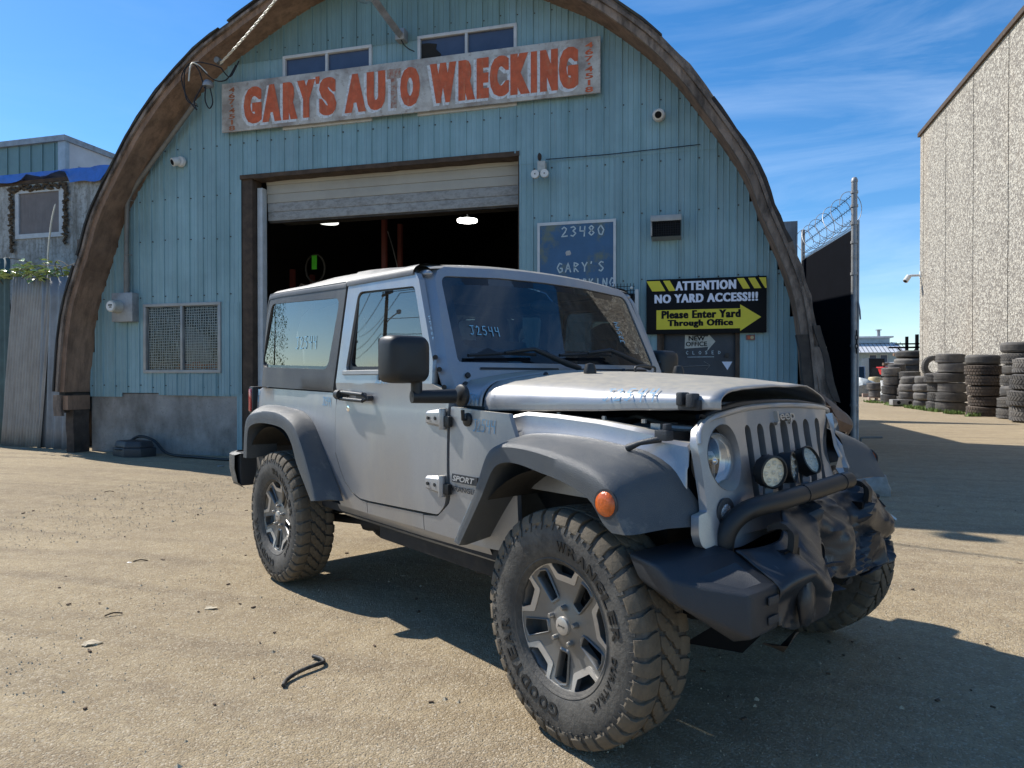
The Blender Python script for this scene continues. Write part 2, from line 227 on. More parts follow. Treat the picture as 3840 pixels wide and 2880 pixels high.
def paint_mat():
    m, n, l, b = new_mat('dusty_silver_paint')
    k = noise_node(n, l, 2.2, 8, 0.65); st = noise_node(n, l, 5, 8, 0.7, (1.5, 1.5, 0.35)); fl = noise_node(n, l, 900, 2, 0.5)
    base = mixc(n, l, ramp(n, l, fl.outputs['Fac'], 0.35, 0.65), (0.275, 0.283, 0.305), (0.42, 0.43, 0.455))
    g = n.new('ShaderNodeNewGeometry'); s2 = n.new('ShaderNodeSeparateXYZ'); l.new(g.outputs['Normal'], s2.inputs[0])
    top = ramp(n, l, s2.outputs['Z'], 0.70, 1.0)
    d1 = ramp(n, l, k.outputs['Fac'], 0.38, 0.75, (0.12, 0.12, 0.12), (0.55, 0.55, 0.55)); d2 = ramp(n, l, st.outputs['Fac'], 0.48, 0.68, (0, 0, 0), (0.6, 0.6, 0.6)); scn = noise_node(n, l, 16, 6, 0.75, (2.0, 1, 9)); d3 = ramp(n, l, scn.outputs['Fac'], 0.60, 0.70, (0, 0, 0), (0.45, 0.45, 0.45))
    c = mixc(n, l, d1, base, (0.32, 0.315, 0.305)); c = mixc(n, l, d2, c, (0.42, 0.41, 0.39)); c = mixc(n, l, d3, c, (0.46, 0.45, 0.43))
    tf = n.new('ShaderNodeMath'); tf.operation = 'MULTIPLY'; l.new(top, tf.inputs[0]); q = noise_node(n, l, 22, 8, 0.7); l.new(ramp(n, l, q.outputs['Fac'], 0.25, 0.62, (0.5, 0.5, 0.5), (0.95, 0.95, 0.95)), tf.inputs[1])
    c = mixc(n, l, tf.outputs[0], c, (0.42, 0.375, 0.29)); l.new(c, b.inputs['Base Color'])
    # dust makes it duller and less metallic
    ad = n.new('ShaderNodeMath'); ad.operation = 'MAXIMUM'; l.new(d1, ad.inputs[0]); l.new(tf.outputs[0], ad.inputs[1])
    m1 = n.new('ShaderNodeMapRange'); m1.inputs['To Min'].default_value = 0.75; m1.inputs['To Max'].default_value = 0.05; l.new(ad.outputs[0], m1.inputs['Value']); l.new(m1.outputs[0], b.inputs['Metallic'])
    m2 = n.new('ShaderNodeMapRange'); m2.inputs['To Min'].default_value = 0.30; m2.inputs['To Max'].default_value = 0.75; l.new(ad.outputs[0], m2.inputs['Value']); l.new(m2.outputs[0], b.inputs['Roughness'])
    m3 = n.new('ShaderNodeMapRange'); m3.inputs['To Min'].default_value = 0.55; m3.inputs['To Max'].default_value = 0.0; l.new(ad.outputs[0], m3.inputs['Value']); l.new(m3.outputs[0], b.inputs['Coat Weight']); b.inputs['Coat Roughness'].default_value = 0.1
    return m
M['paint'] = paint_mat()
def aggregate_mat():
    m, n, l, b = new_mat('exposed_pebble_concrete')
    t = n.new('ShaderNodeTexCoord'); v = n.new('ShaderNodeTexVoronoi'); v.inputs['Scale'].default_value = 13; l.new(t.outputs['Object'], v.inputs['Vector'])
    v2 = n.new('ShaderNodeTexVoronoi'); v2.inputs['Scale'].default_value = 27; l.new(t.outputs['Object'], v2.inputs['Vector'])
    s = n.new('ShaderNodeSeparateColor'); l.new(v.outputs['Color'], s.inputs[0]); s2 = n.new('ShaderNodeSeparateColor'); l.new(v2.outputs['Color'], s2.inputs[0])
    c = mixc(n, l, ramp(n, l, s.outputs[0], 0.3, 0.7), (0.23, 0.205, 0.17), (0.50, 0.465, 0.39)); c = mixc(n, l, ramp(n, l, s2.outputs[1], 0.55, 0.7, (0, 0, 0), (0.75, 0.75, 0.75)), c, (0.13, 0.115, 0.10))
    k = noise_node(n, l, 0.12, 5, 0.6, (1, 1, 0.3)); c = mixc(n, l, ramp(n, l, k.outputs['Fac'], 0.5, 0.7, (0, 0, 0), (0.3, 0.3, 0.3)), c, (0.5, 0.38, 0.26))
    l.new(c, b.inputs['Base Color']); b.inputs['Roughness'].default_value = 0.9
    bp = n.new('ShaderNodeBump'); bp.inputs['Strength'].default_value = 0.8; bp.inputs['Distance'].default_value = 0.03; l.new(v.outputs['Distance'], bp.inputs['Height']); l.new(bp.outputs[0], b.inputs['Normal']); return m
M['aggregate'] = aggregate_mat()

# ------------------------------------------------------------------ mesh helpers
class MB:
    def __init__(s): s.v = []; s.f = []; s.m = []
    def add(s, vs, fs, mi=0):
        o = len(s.v); s.v += [tuple(p) for p in vs]; s.f += [tuple(i + o for i in f) for f in fs]; s.m += [mi] * len(fs); return s
    def box(s, c, d, rot=None, mi=0):
        x, y, z = d[0] / 2, d[1] / 2, d[2] / 2
        p = [V((a * x, b * y, e * z)) for a in (-1, 1) for b in (-1, 1) for e in (-1, 1)]
        if rot is not None: p = [rot @ q for q in p]
        c = V(c); return s.add([q + c for q in p], [(0, 1, 3, 2), (4, 6, 7, 5), (0, 4, 5, 1), (2, 3, 7, 6), (0, 2, 6, 4), (1, 5, 7, 3)], mi)
    def bb(s, x0, x1, y0, y1, z0, z1, mi=0): return s.box(((x0 + x1) / 2, (y0 + y1) / 2, (z0 + z1) / 2), (abs(x1 - x0), abs(y1 - y0), abs(z1 - z0)), None, mi)
    def tube(s, pts, r, n=8, mi=0, cap=True):
        pts = [V(p) for p in pts]; rr = r if isinstance(r, (list, tuple)) else [r] * len(pts); vs = []; up = None
        for i, p in enumerate(pts):
            t = (pts[min(i + 1, len(pts) - 1)] - pts[max(i - 1, 0)]).normalized()
            if up is None: up = V((0, 0, 1)) if abs(t.z) < .9 else V((1, 0, 0))
            a = t.cross(up)
            if a.length < 1e-4: a = t.orthogonal()
            a.normalize(); b = a.cross(t).normalized(); up = b
            for k in range(n): an = 2 * pi * k / n; vs.append(p + (a * cos(an) + b * sin(an)) * rr[i])
        fs = [(i * n + k, i * n + (k + 1) % n, (i + 1) * n + (k + 1) % n, (i + 1) * n + k) for i in range(len(pts) - 1) for k in range(n)]
        if cap: fs += [tuple(range(n))[::-1], tuple((len(pts) - 1) * n + k for k in range(n))]
        return s.add(vs, fs, mi)
    def cyl(s, p0, p1, r, n=16, mi=0, r2=None): return s.tube([p0, p1], [r, r if r2 is None else r2], n, mi)
    def lathe(s, prof, axis='y', c=(0, 0, 0), n=32, mi=0, closed=False):
        vs = []
        for (h, r) in prof:
            for k in range(n):
                a = 2 * pi * k / n; x, z = r * cos(a), r * sin(a)
                p = (x, h, z) if axis == 'y' else ((x, z, h) if axis == 'z' else (h, x, z)); vs.append(V(p) + V(c))
        m = len(prof); fs = []
        for i in range(m - (0 if closed else 1)):
            j = (i + 1) % m
            for k in range(n): fs.append((i * n + k, j * n + k, j * n + (k + 1) % n, i * n + (k + 1) % n))
        if not closed:
            if prof[0][1] > 1e-5: fs.append(tuple(range(n)))
            if prof[-1][1] > 1e-5: fs.append(tuple((m - 1) * n + k for k in range(n))[::-1])
        return s.add(vs, fs, mi)
    def grid(s, rows, mi=0, closed_u=False, closed_v=False):
        nr, nc = len(rows), len(rows[0]); vs = [p for r in rows for p in r]; fs = []
        for i in range(nr - (0 if closed_v else 1)):
            for j in range(nc - (0 if closed_u else 1)):
                a, b = i, (i + 1) % nr; c, d = j, (j + 1) % nc
                fs.append((a * nc + c, a * nc + d, b * nc + d, b * nc + c))
        return s.add(vs, fs, mi)
    def prism(s, poly, fn0, fn1, mi=0):
        n = len(poly); vs = [fn0(*p) for p in poly] + [fn1(*p) for p in poly]
        return s.add(vs, [tuple(range(n)), tuple(range(2 * n - 1, n - 1, -1))] + [(i, i + n, (i + 1) % n + n, (i + 1) % n) for i in range(n)], mi)
    def blob(s, c, r, seed=0, nu=8, nv=6, amp=.25, mi=0):
        rows = []; c = V(c)
        for i in range(nv + 1):
            th = pi * i / nv; row = []
            for k in range(nu):
                a = 2 * pi * k / nu; d = V((sin(th) * cos(a), sin(th) * sin(a), cos(th)))
                q = 1 + amp * noise.noise(d * 1.7 + V((seed * 3.1, seed * 1.7, seed)))
                row.append(c + V((d.x * r[0] * q, d.y * r[1] * q, d.z * r[2] * q)))
            rows.append(row)
        return s.grid(rows, mi, closed_u=True)
    def build(s, name, mats, parent=None, smooth=None, bevel=0, loc=None, rot=None, seg=2):
        me = bpy.data.meshes.new(name); me.from_pydata(s.v, [], s.f)
        if not isinstance(mats, (list, tuple)): mats = [mats]
        for q in mats: me.materials.append(M[q] if isinstance(q, str) else q)
        if len(mats) > 1: me.polygons.foreach_set('material_index', s.m)
        bm = bmesh.new(); bm.from_mesh(me); bmesh.ops.remove_doubles(bm, verts=bm.verts, dist=1e-5)
        bmesh.ops.recalc_face_normals(bm, faces=bm.faces)
        if bevel:
            es = [e for e in bm.edges if len(e.link_faces) == 2 and e.calc_face_angle(0) > radians(28)]
            try: bmesh.ops.bevel(bm, geom=es, offset=bevel, segments=seg, profile=.6, affect='EDGES', clamp_overlap=True)
            except Exception: pass
        bm.to_mesh(me); bm.free()
        if smooth is not None or bevel:
            me.shade_smooth()
            try: me.set_sharp_from_angle(angle=radians(smooth if smooth is not None else 40))
            except Exception: pass
        return link(name, me, parent, loc, rot)
def link(name, me, parent=None, loc=None, rot=None, matrix=None):
    o = bpy.data.objects.new(name, me); COL.objects.link(o)
    if parent: o.parent = parent
    if matrix is not None: o.matrix_local = matrix
    else:
        if loc is not None: o.location = loc
        if rot is not None: o.rotation_euler = rot
    return o
def tag(o, label=None, cat=None, group=None, kind=None):
    if label: o['label'] = label
    if cat: o['category'] = cat
    if group: o['group'] = group
    if kind: o['kind'] = kind
    return o
def thing(name, label, cat, loc=(0, 0, 0), rotz=0, group=None):
    o = bpy.data.objects.new(name, None); COL.objects.link(o); o.location = loc; o.rotation_euler = (0, 0, rotz); o.empty_display_size = .1
    return tag(o, label, cat, group)
def copy_tree(o, parent=None):
    c = o.copy(); COL.objects.link(c); c.parent = parent
    for ch in o.children: copy_tree(ch, c)
    return c
def inpoly(p, poly):
    x, y = p; c = False; j = len(poly) - 1
    for i in range(len(poly)):
        xi, yi = poly[i]; xj, yj = poly[j]
        if (yi > y) != (yj > y) and x < (xj - xi) * (y - yi) / (yj - yi) + xi: c = not c
        j = i
    return c
def rc(pts, r=None, n=4):
    """polygon with rounded corners: pts = (x,y[,r])"""
    out = []; N = len(pts)
    for i in range(N):
        p = V(pts[i][:2]); a = V(pts[i - 1][:2]); b = V(pts[(i + 1) % N][:2]); rad = pts[i][2] if len(pts[i]) > 2 else (r or 0)
        if rad <= 0: out.append(tuple(p)); continue
        u = (a - p); w_ = (b - p); lu, lw = u.length, w_.length; u.normalize(); w_.normalize()
        ang = math.acos(max(-1, min(1, u.dot(w_)))); t = min(rad / math.tan(ang / 2), lu * .49, lw * .49)
        p0 = p + u * t; p1 = p + w_ * t
        for k in range(n + 1):
            s = k / n; q = p0 * (1 - s)**2 + p * 2 * s * (1 - s) + p1 * s * s; out.append(tuple(q))
    return out
def dens(poly, sp):
    out = []
    for i in range(len(poly)):
        a = V(poly[i]); b = V(poly[(i + 1) % len(poly)]); k = max(1, int((b - a).length / sp))
        for j in range(k): out.append(tuple(a + (b - a) * j / k))
    return out
def panel_mb(outer, holes, fn, th=.02, sp=.06, inward=None, back=True):
    loops = [dens(outer, sp)] + [dens(h, sp) for h in holes]; pts = []; ed = []
    for lp in loops:
        o = len(pts); pts += lp; ed += [(o + i, o + (i + 1) % len(lp)) for i in range(len(lp))]
    xs = [p[0] for p in outer]; ys = [p[1] for p in outer]; nb = len(pts)
    x = min(xs) + sp / 2
    while x < max(xs):
        y = min(ys) + sp / 2
        while y < max(ys):
            if inpoly((x, y), outer) and not any(inpoly((x, y), h) for h in holes):
                if min((px - x)**2 + (py - y)**2 for px, py in pts[:nb]) > (sp * .35)**2: pts.append((x, y))
            y += sp
        x += sp
    r = delaunay_2d_cdt([V(p) for p in pts], ed, [], 0, 1e-6); vs, fs = r[0], r[2]; keep = []
    for f in fs:
        c = (sum(vs[i].x for i in f) / len(f), sum(vs[i].y for i in f) / len(f))
        if inpoly(c, outer) and not any(inpoly(c, h) for h in holes): keep.append(tuple(f))
    P = [V(fn(p.x, p.y)) for p in vs]
    if inward is None: inward = V((0, 1, 0))
    mb = MB(); mb.add(P, keep)
    if th:
        Q = [p + (inward(p) if callable(inward) else V(inward)) * th for p in P]; cnt = {}
        for f in keep:
            for i in range(len(f)):
                e = (f[i], f[(i + 1) % len(f)]); k = (min(e), max(e)); cnt[k] = (cnt.get(k, (0, 0))[0] + 1, e)
        n = len(P); side = [(e[1], e[0], e[0] + n, e[1] + n) for c_, e in cnt.values() if c_ == 1]
        mb.add(Q, []); mb.f += side; mb.m += [0] * len(side)
        if back: bf = [tuple(i + n for i in f[::-1]) for f in keep]; mb.f += bf; mb.m += [0] * len(bf)
    return mb
def panel(name, outer, holes, fn, mats, parent, th=.02, sp=.06, inward=None, smooth=35, back=True):
    return panel_mb(outer, holes, fn, th, sp, inward, back).build(name, mats, parent, smooth)
_tc = {}
def text2d(s, size=1.0, offset=0.0, xs=1.0, spacing=1.0, align='CENTER', shear=0):
    """flat text as (verts2d, faces), centred on its height"""
    k = (s, offset, xs, spacing, align, shear)
    if k not in _tc:
        cu = bpy.data.curves.new('t', 'FONT'); cu.body = s; cu.size = 1.0; cu.offset = offset; cu.space_character = spacing; cu.align_x = align; cu.align_y = 'CENTER'; cu.resolution_u = 3; cu.shear = shear
        o = bpy.data.objects.new('t', cu); COL.objects.link(o); bpy.context.view_layer.update()
        me = bpy.data.meshes.new_from_object(o.evaluated_get(bpy.context.evaluated_depsgraph_get()))
        _tc[k] = ([(v.co.x * xs, v.co.y) for v in me.vertices], [tuple(p.vertices) for p in me.polygons])
        bpy.data.objects.remove(o); bpy.data.curves.remove(cu); bpy.data.meshes.remove(me)
    v, f = _tc[k]; return [(x * size, y * size) for x, y in v], f
def textbox(s, w_, h_, offset=0.0, spacing=1.0, shear=0):
    """text fitted to w x h, centred"""
    v, f = text2d(s, 1, offset, 1, spacing, 'CENTER', shear)
    x0, x1 = min(p[0] for p in v), max(p[0] for p in v); y0, y1 = min(p[1] for p in v), max(p[1] for p in v)
    return [((x - (x0 + x1) / 2) / (x1 - x0) * w_, (y - (y0 + y1) / 2) / (y1 - y0) * h_) for x, y in v], f
def put_text(name, vf, fn, m, parent, th=0):
    v, f = vf; mb = MB()
    if not th: mb.add([fn(*p) for p in v], f)
    else:
        A = [V(fn(*p)) for p in v]; th = V(th); n = len(A); mb.add(A + [p + th for p in A], [])
        cnt = {}
        for q in f:
            for i in range(len(q)):
                e = (q[i], q[(i + 1) % len(q)]); k = (min(e), max(e)); cnt[k] = (cnt.get(k, (0, 0))[0] + 1, e)
        ff = list(f) + [(e[1], e[0], e[0] + n, e[1] + n) for c_, e in cnt.values() if c_ == 1]; mb.f = ff; mb.m = [0] * len(ff)
        me = mb.build(name, m, parent); return me
    me = bpy.data.meshes.new(name); me.from_pydata(mb.v, [], mb.f); me.materials.append(M[m]); return link(name, me, parent)
GL = {'J': [[(.1, 1), (.6, 1)], [(.38, 1), (.36, .2), (.2, 0), (0, .12)]], '2': [[(.02, .78), (.2, 1), (.4, .8), (.28, .45), (0, 0), (.5, .06)]],
      '5': [[(.45, 1), (.1, 1), (.05, .55), (.3, .6), (.42, .3), (.22, 0), (0, .1)]], '4': [[(.05, 1), (.02, .5), (.42, .48)], [(.42, 1), (.36, -.1)]],
      'D': [[(.05, 0), (.05, 1), (.4, .7), (.4, .3), (.05, 0)]], 'R': [[(.05, 0), (.05, 1), (.4, .8), (.05, .5), (.4, 0)]], 'F': [[(.4, 1), (.05, 1), (.05, 0)], [(.05, .55), (.35, .55)]], 'r': [[(.1, 0), (.1, .6), (.4, .6)]],
      '3': [[(0, .9), (.25, 1), (.4, .78), (.18, .55), (.42, .3), (.2, 0), (0, .1)]], '8': [[(.2, .52), (.02, .78), (.2, 1), (.38, .78), (.2, .52), (0, .25), (.2, 0), (.42, .25), (.2, .52)]], '0': [[(.22, 1), (0, .6), (.1, .1), (.3, 0), (.45, .5), (.22, 1)]],
      'G': [[(.42, .85), (.2, 1), (0, .5), (.2, 0), (.42, .15), (.42, .45), (.22, .45)]], 'A': [[(0, 0), (.22, 1), (.44, 0)], [(.08, .38), (.36, .38)]], 'Y': [[(0, 1), (.22, .5), (.44, 1)], [(.22, .5), (.22, 0)]], "'": [[(.1, 1.05), (.05, .8)]], 'S': [[(.4, .88), (.2, 1), (.02, .78), (.38, .3), (.2, 0), (0, .15)]],
      'W': [[(0, 1), (.12, 0), (.24, .7), (.36, 0), (.48, 1)]], 'E': [[(.4, 1), (.05, 1), (.05, 0), (.4, 0)], [(.05, .5), (.33, .5)]], 'C': [[(.42, .85), (.2, 1), (0, .5), (.2, 0), (.42, .15)]], 'K': [[(.05, 1), (.05, 0)], [(.4, 1), (.05, .45), (.42, 0)]], 'I': [[(.2, 1), (.2, 0)]], 'N': [[(.03, 0), (.03, 1), (.4, 0), (.4, 1)]],
      'L': [[(.05, 1), (.05, 0), (.4, 0)]], 'O': [[(.22, 1), (0, .6), (.1, .1), (.3, 0), (.45, .5), (.22, 1)]], '/': [[(0, 0), (.4, 1)]], ' ': [], 'U': [[(.03, 1), (.05, .2), (.22, 0), (.4, .2), (.4, 1)]], 'T': [[(0, 1), (.44, 1)], [(.22, 1), (.22, 0)]]}
def strokes(name, s, fn, h, wd, m, parent, adv=.62, asp=1.0, up=None):
    """hand-written marks: ribbons of width wd laid on a surface given by fn(u, v)"""
    mb = MB(); x = 0
    for ch in s:
        for line in GL[ch]:
            pts = []
            for i in range(len(line) - 1):
                for k in range(3):
                    t = k / 3; pts.append((line[i][0] * (1 - t) + line[i + 1][0] * t, line[i][1] * (1 - t) + line[i + 1][1] * t))
            pts.append(line[-1]); q = [((x + a * asp) * h, b * h) for a, b in pts]; L, R = [], []
            for i, p in enumerate(q):
                a = V(q[max(0, i - 1)]); b = V(q[min(len(q) - 1, i + 1)]); d = (b - a).normalized(); n_ = V((-d.y, d.x)) * wd / 2
                L.append(fn(p[0] + n_.x, p[1] + n_.y)); R.append(fn(p[0] - n_.x, p[1] - n_.y))
            mb.grid([L, R])
        x += adv * asp
    me = bpy.data.meshes.new(name); me.from_pydata([tuple(p) for p in mb.v], [], mb.f); me.materials.append(M[m]); return link(name, me, parent)
def lerp(a, b, t): return a + (b - a) * t
def interp(tab, x):
    if x <= tab[0][0]: return tab[0][1]
    for (x0, y0), (x1, y1) in zip(tab, tab[1:]):
        if x <= x1: return y0 + (y1 - y0) * (x - x0) / (x1 - x0)
    return tab[-1][1]
def smoothpath(pts, k=4):
    """Catmull-Rom through pts"""
    pts = [V(p) for p in pts]; out = []
    for i in range(len(pts) - 1):
        a, b, c, d = pts[max(0, i - 1)], pts[i], pts[i + 1], pts[min(len(pts) - 1, i + 2)]
        for j in range(k):
            t = j / k; out.append(.5 * ((2 * b) + (c - a) * t + (2 * a - 5 * b + 4 * c - d) * t * t + (-a + 3 * b - 3 * c + d) * t**3))
    out.append(pts[-1]); return out
# ------------------------------------------------------------------ ground
def build_ground():
    xs = sorted(set([-600, -300, -150, -80, -50, -35, -25] + [round(-18 + i * .25, 3) for i in range(121)] + [16, 20, 30, 50, 90, 160, 300, 600]))
    ys = sorted(set([-400, -200, -100, -50, -25, -12, -5] + [round(-2 + i * .2, 3) for i in range(60)] + [round(10 + i * .5, 2) for i in range(60)] + [42, 46, 52, 60, 75, 100, 150, 250, 400, 800]))
    rows = []
    for y in ys:
        r = []
        for x in xs:
            d = max(0, 1 - max(abs(x + 3) / 16, abs(y - 5) / 12)); jd = min(1, max(0, (sqrt((x + .9)**2 + (y - 3.6)**2) - 1.8) / 1.5)); h = 0.030 * d * jd * noise.noise(V((x * .45, y * .5, 0))) + .007 * d * (.3 + .7 * jd) * noise.noise(V((x * 2.1, y * 1.7, 3)))
            r.append((x, y, h - .001))
        rows.append(r)
    o = MB().grid(rows).build('ground', 'ground', smooth=60); tag(o, kind='structure')
build_ground()
# ------------------------------------------------------------------ quonset workshop
FY = 9.35; CXB = -4.255
ARCH = [(0.0, 5.62), (.94, 5.58), (1.28, 5.55), (1.97, 5.48), (2.41, 5.38), (2.86, 5.22), (3.24, 5.06), (3.61, 4.94), (3.96, 4.77), (4.51, 4.42), (5.03, 4.06), (5.54, 3.60), (6.05, 2.98), (6.30, 2.54), (6.59, 1.98), (6.81, 1.50), (6.94, 1.15), (7.08, .6), (7.12, 0)]
def hw(z): return interp(ARCH, z)
def zarch(x):
    a = abs(x - CXB)
    for (z0, w0), (z1, w1) in zip(ARCH, ARCH[1:]):
        if w1 <= a <= w0 and w0 != w1: return z0 + (z1 - z0) * (w0 - a) / (w0 - w1)
    return 0
bld = thing('arched_workshop', 'blue-green sheet-metal workshop under a weathered arched wooden roof', 'workshop', (CXB, FY, 0))
LB = Matrix.Translation((-CXB, -FY, 0))
def B(name, mb, mats, parent=None, **k):
    """part of the workshop, modelled in yard coordinates"""
    if parent is None: mb.v = [(p[0] - CXB, p[1] - FY, p[2]) for p in mb.v]; return mb.build(name, mats, bld, **k)
    mb.v = [(p[0] - CXB, p[1] - FY, p[2]) for p in mb.v]; return mb.build(name, mats, parent, **k)
# openings (x0,x1,z0,z1)
OPEN = [(-6.87, -2.38, -1, 4.37), (-6.11, -4.62, 5.03, 6.155), (-3.895, -2.41, 5.03, 6.18), (-8.705, -7.235, 1.315, 2.44), (-.49, .555, -1, 2.05)]
def rib(u):
    u = u % .245
    prof = [(0, 0), (.006, .019), (.024, .019), (.030, 0), (.088, 0), (.094, .006), (.102, .006), (.108, 0), (.160, 0), (.166, .006), (.174, .006), (.180, 0), (.245, 0)]
    return interp(prof, u)
RB = [0, .006, .024, .030, .088, .094, .102, .108, .160, .166, .174, .180]
def sheet(x0, x1, z0, z1, y, name='siding_sheet', m='siding', jag=0, tilt=0):
    xs = {x0, x1}; k = math.floor(x0 / .245)
    while k * .245 < x1:
        for b in RB:
            x = k * .245 + b
            if x0 < x < x1: xs.add(x)
        k += 1
    for o in OPEN:
        for x in o[:2]:
            if x0 < x < x1: xs.add(x)
    xs = sorted(xs); mb = MB()
    for a, b in zip(xs, xs[1:]):
        if b - a < 1e-5: continue
        mx_ = (a + b) / 2; top = min(z1, min(zarch(a), zarch(b)) + .04); iv = [(z0, top)]
        for o in OPEN:
            if o[0] < mx_ < o[1]:
                nv = []
                for (p, q) in iv:
                    if o[2] > p: nv.append((p, min(q, o[2])))
                    if o[3] < q: nv.append((max(p, o[3]), q))
                iv = [(p, q) for p, q in nv if q - p > .01]
        ya, yb = y - rib(a + 1e-6), y - rib(b - 1e-6)
        for p, q in iv:
            if q - p < .01: continue
            mb.add([(a, ya, p), (b, yb, p), (b, yb, q), (a, ya, q), (a, ya + .003, p), (b, yb + .003, p)], [(0, 1, 2, 3), (0, 4, 5, 1)])
    if mb.v: B(name, mb, m)
x = -9.9; i = 0
while x < 1.45:
    x1 = min(x + .735, 1.45); zc = .5 * (zarch(x + .02) + zarch(x1 - .02))
    yo = .0015 * (i % 3)
    mid = x + .36
    seam = 6.165 if mid < -2.2 else 4.24
    bot = (.93 if mid < -9.19 else (1.0 if mid < -8.3 else .955)) if mid < -6.9 else 0.05
    bot += random.uniform(-.012, .012)
    sheet(x, x1 + .012, bot, seam, FY - yo)
    if max(zarch(x), zarch(x1)) > seam: sheet(x, x1 + .012, seam - .03, 9, FY - .007 - yo, m='siding2' if mid < -2.2 else 'siding')
    x = x1; i += 1
# loose patch sheets at the lower left
sheet(-8.26, -7.30, .955, 1.30, FY - .014); sheet(-7.23, -6.90, .97, 2.42, FY - .012)
# screws
sm = MB()
for zz in (1.10, 2.55, 3.45, 4.12, 4.9, 6.3):
    for k in range(int(-9.8 / .245), 6):
        X = k * .245 + .045
        if zarch(X) < zz + .1 or any(o[0] - .05 < X < o[1] + .05 and o[2] - .02 < zz < o[3] + .02 for o in OPEN): continue
        sm.box((X, FY - .008, zz + random.uniform(-.02, .02)), (.016, .012, .016))
tag(B('siding_screws', sm, 'archdark'), kind='stuff')
# foundation wall, left and hidden right
B('foundation_wall', MB().bb(-9.80, -6.87, FY + .02, FY + .25, -.1, .98), 'foundation', smooth=30)
B('foundation_wall', MB().bb(-2.36, 1.25, FY + .03, FY + .25, -.1, .3), 'foundation')
# --- arch: path samples
def arch_path(n=96, full=True):
    prof = [(CXB - w_, z) for z, w_ in ARCH] + [(CXB + w_, z) for z, w_ in ARCH[::-1][1:]]
    P = smoothpath([V((a, 0, b)) for a, b in prof], 5); L = [0]
    for a, b in zip(P, P[1:]): L.append(L[-1] + (b - a).length)
    out = []
    for k in range(n + 1):
        s = L[-1] * k / n; j = 0
        while j < len(L) - 2 and L[j + 1] < s: j += 1
        t = (s - L[j]) / max(1e-6, L[j + 1] - L[j]); out.append(P[j].lerp(P[j + 1], t))
    return out
AP = arch_path(120); AN = []
for k in range(len(AP)):
    d = (AP[min(k + 1, len(AP) - 1)] - AP[max(k - 1, 0)]).normalized(); AN.append(V((-d.z, 0, d.x)))
def arch_strip(k0, k1, r0, r1, y0, y1, rag=0, seed=0):
    rows = []
    for k in range(k0, k1 + 1):
        p, n_ = AP[k], AN[k]; j = rag * noise.noise(V((k * .9, seed * 5.1, 0))); j2 = rag * noise.noise(V((k * .7, seed * 3.3, 9)))
        A = p + n_ * (r0 + j2 * .4); C = p + n_ * (r1 + j)
        rows.append([(A.x, y0 + j * .6, A.z), (C.x, y0 + j * .6, C.z), (C.x, y1, C.z), (A.x, y1, A.z)])
    mb = MB().grid(rows, closed_u=True); n = len(mb.v); mb.f += [(0, 1, 2, 3), (n - 4, n - 1, n - 2, n - 3)]; mb.m += [0, 0]; return mb
def kz(z, side):                      # sample index at height z
    rng = range(0, 61) if side < 0 else range(120, 59, -1)
    for k in rng:
        if AP[k].z >= z: return k
ks = kz(.93, -1); ke = kz(.75, 1); n = 9
cuts = [round(lerp(ks, ke, i / n)) for i in range(n + 1)]
for i in range(n):
    a, b = cuts[i], cuts[i + 1]; s = i
    B('soffit_board', arch_strip(a, b, -.02, .012, 8.90, FY + .02, .006, s), 'archwood', smooth=40)
    B('rake_board', arch_strip(a, b, -.035, .052, 8.84, 8.895, .010, s + 11), 'archwood' if i < 5 else 'archgrey', smooth=40)
    B('rake_board', arch_strip(a, b, .055, .095, 8.80, 8.90, .012, s + 21), 'archgrey', smooth=40)
    B('rake_board', arch_strip(a, b, .098, .145, 8.83, 8.92, .025, s + 31), 'archdark' if i % 2 else 'archgrey', smooth=40)
B('roof_skin', arch_strip(4, 116, .012, .125, 8.9, 24, 0), 'roofskin', smooth=50)
for k in range(6):
    a = kz(1.0, -1) + k * 13
    B('roof_edge_felt', arch_strip(a, min(ke, a + 12 + (k % 2) * 2), .14, .165, 8.80, 9.6, .03, k + 3), 'roofskin', smooth=40)
# ragged lower ends: split timber and hanging boards
def ragboard(x0, x1, y0, y1, z0, z1, seed, lean=0, m='archwood'):
    rows = []; nz = 8
    for i in range(nz + 1):
        t = i / nz; z = lerp(z1, z0, t); q = .03 * noise.noise(V((z * 3, seed, 0))); dx = lean * (1 - t)
        e = .05 * noise.noise(V((seed, 2.2, i))) if i == nz else 0
        rows.append([(x0 + q + dx, y0, z + e), (x1 + q * .5 + dx, y0, z - e * .7), (x1 + q * .5 + dx, y1, z - e * .7), (x0 + q + dx, y1, z + e)])
    mb = MB().grid(rows, closed_u=True); n_ = len(mb.v); mb.f += [(0, 1, 2, 3), (n_ - 4, n_ - 1, n_ - 2, n_ - 3)]; mb.m += [0, 0]; B('split_timber_end', mb, m, smooth=30)
ragboard(-9.93, -9.78, 9.0, 9.3, .0, .98, 1, 0, 'archdark'); ragboard(-10.02, -9.86, 8.85, 8.9, .62, .96, 2, 0, 'archgrey'); ragboard(-9.9, -9.76, 8.88, 9.3, .72, .95, 5, 0, 'archwood')
ragboard(1.38, 1.50, 8.82, 8.98, .0, 1.75, 3, -.20, 'archdark'); ragboard(1.50, 1.66, 8.8, 9.0, .55, 1.60, 4, -.16, 'archgrey'); ragboard(1.28, 1.36, 8.9, 9.3, .0, 1.2, 6, 0, 'archdark'); ragboard(1.57, 1.64, 8.76, 8.82, .95, 1.85, 8, -.22, 'archdark')
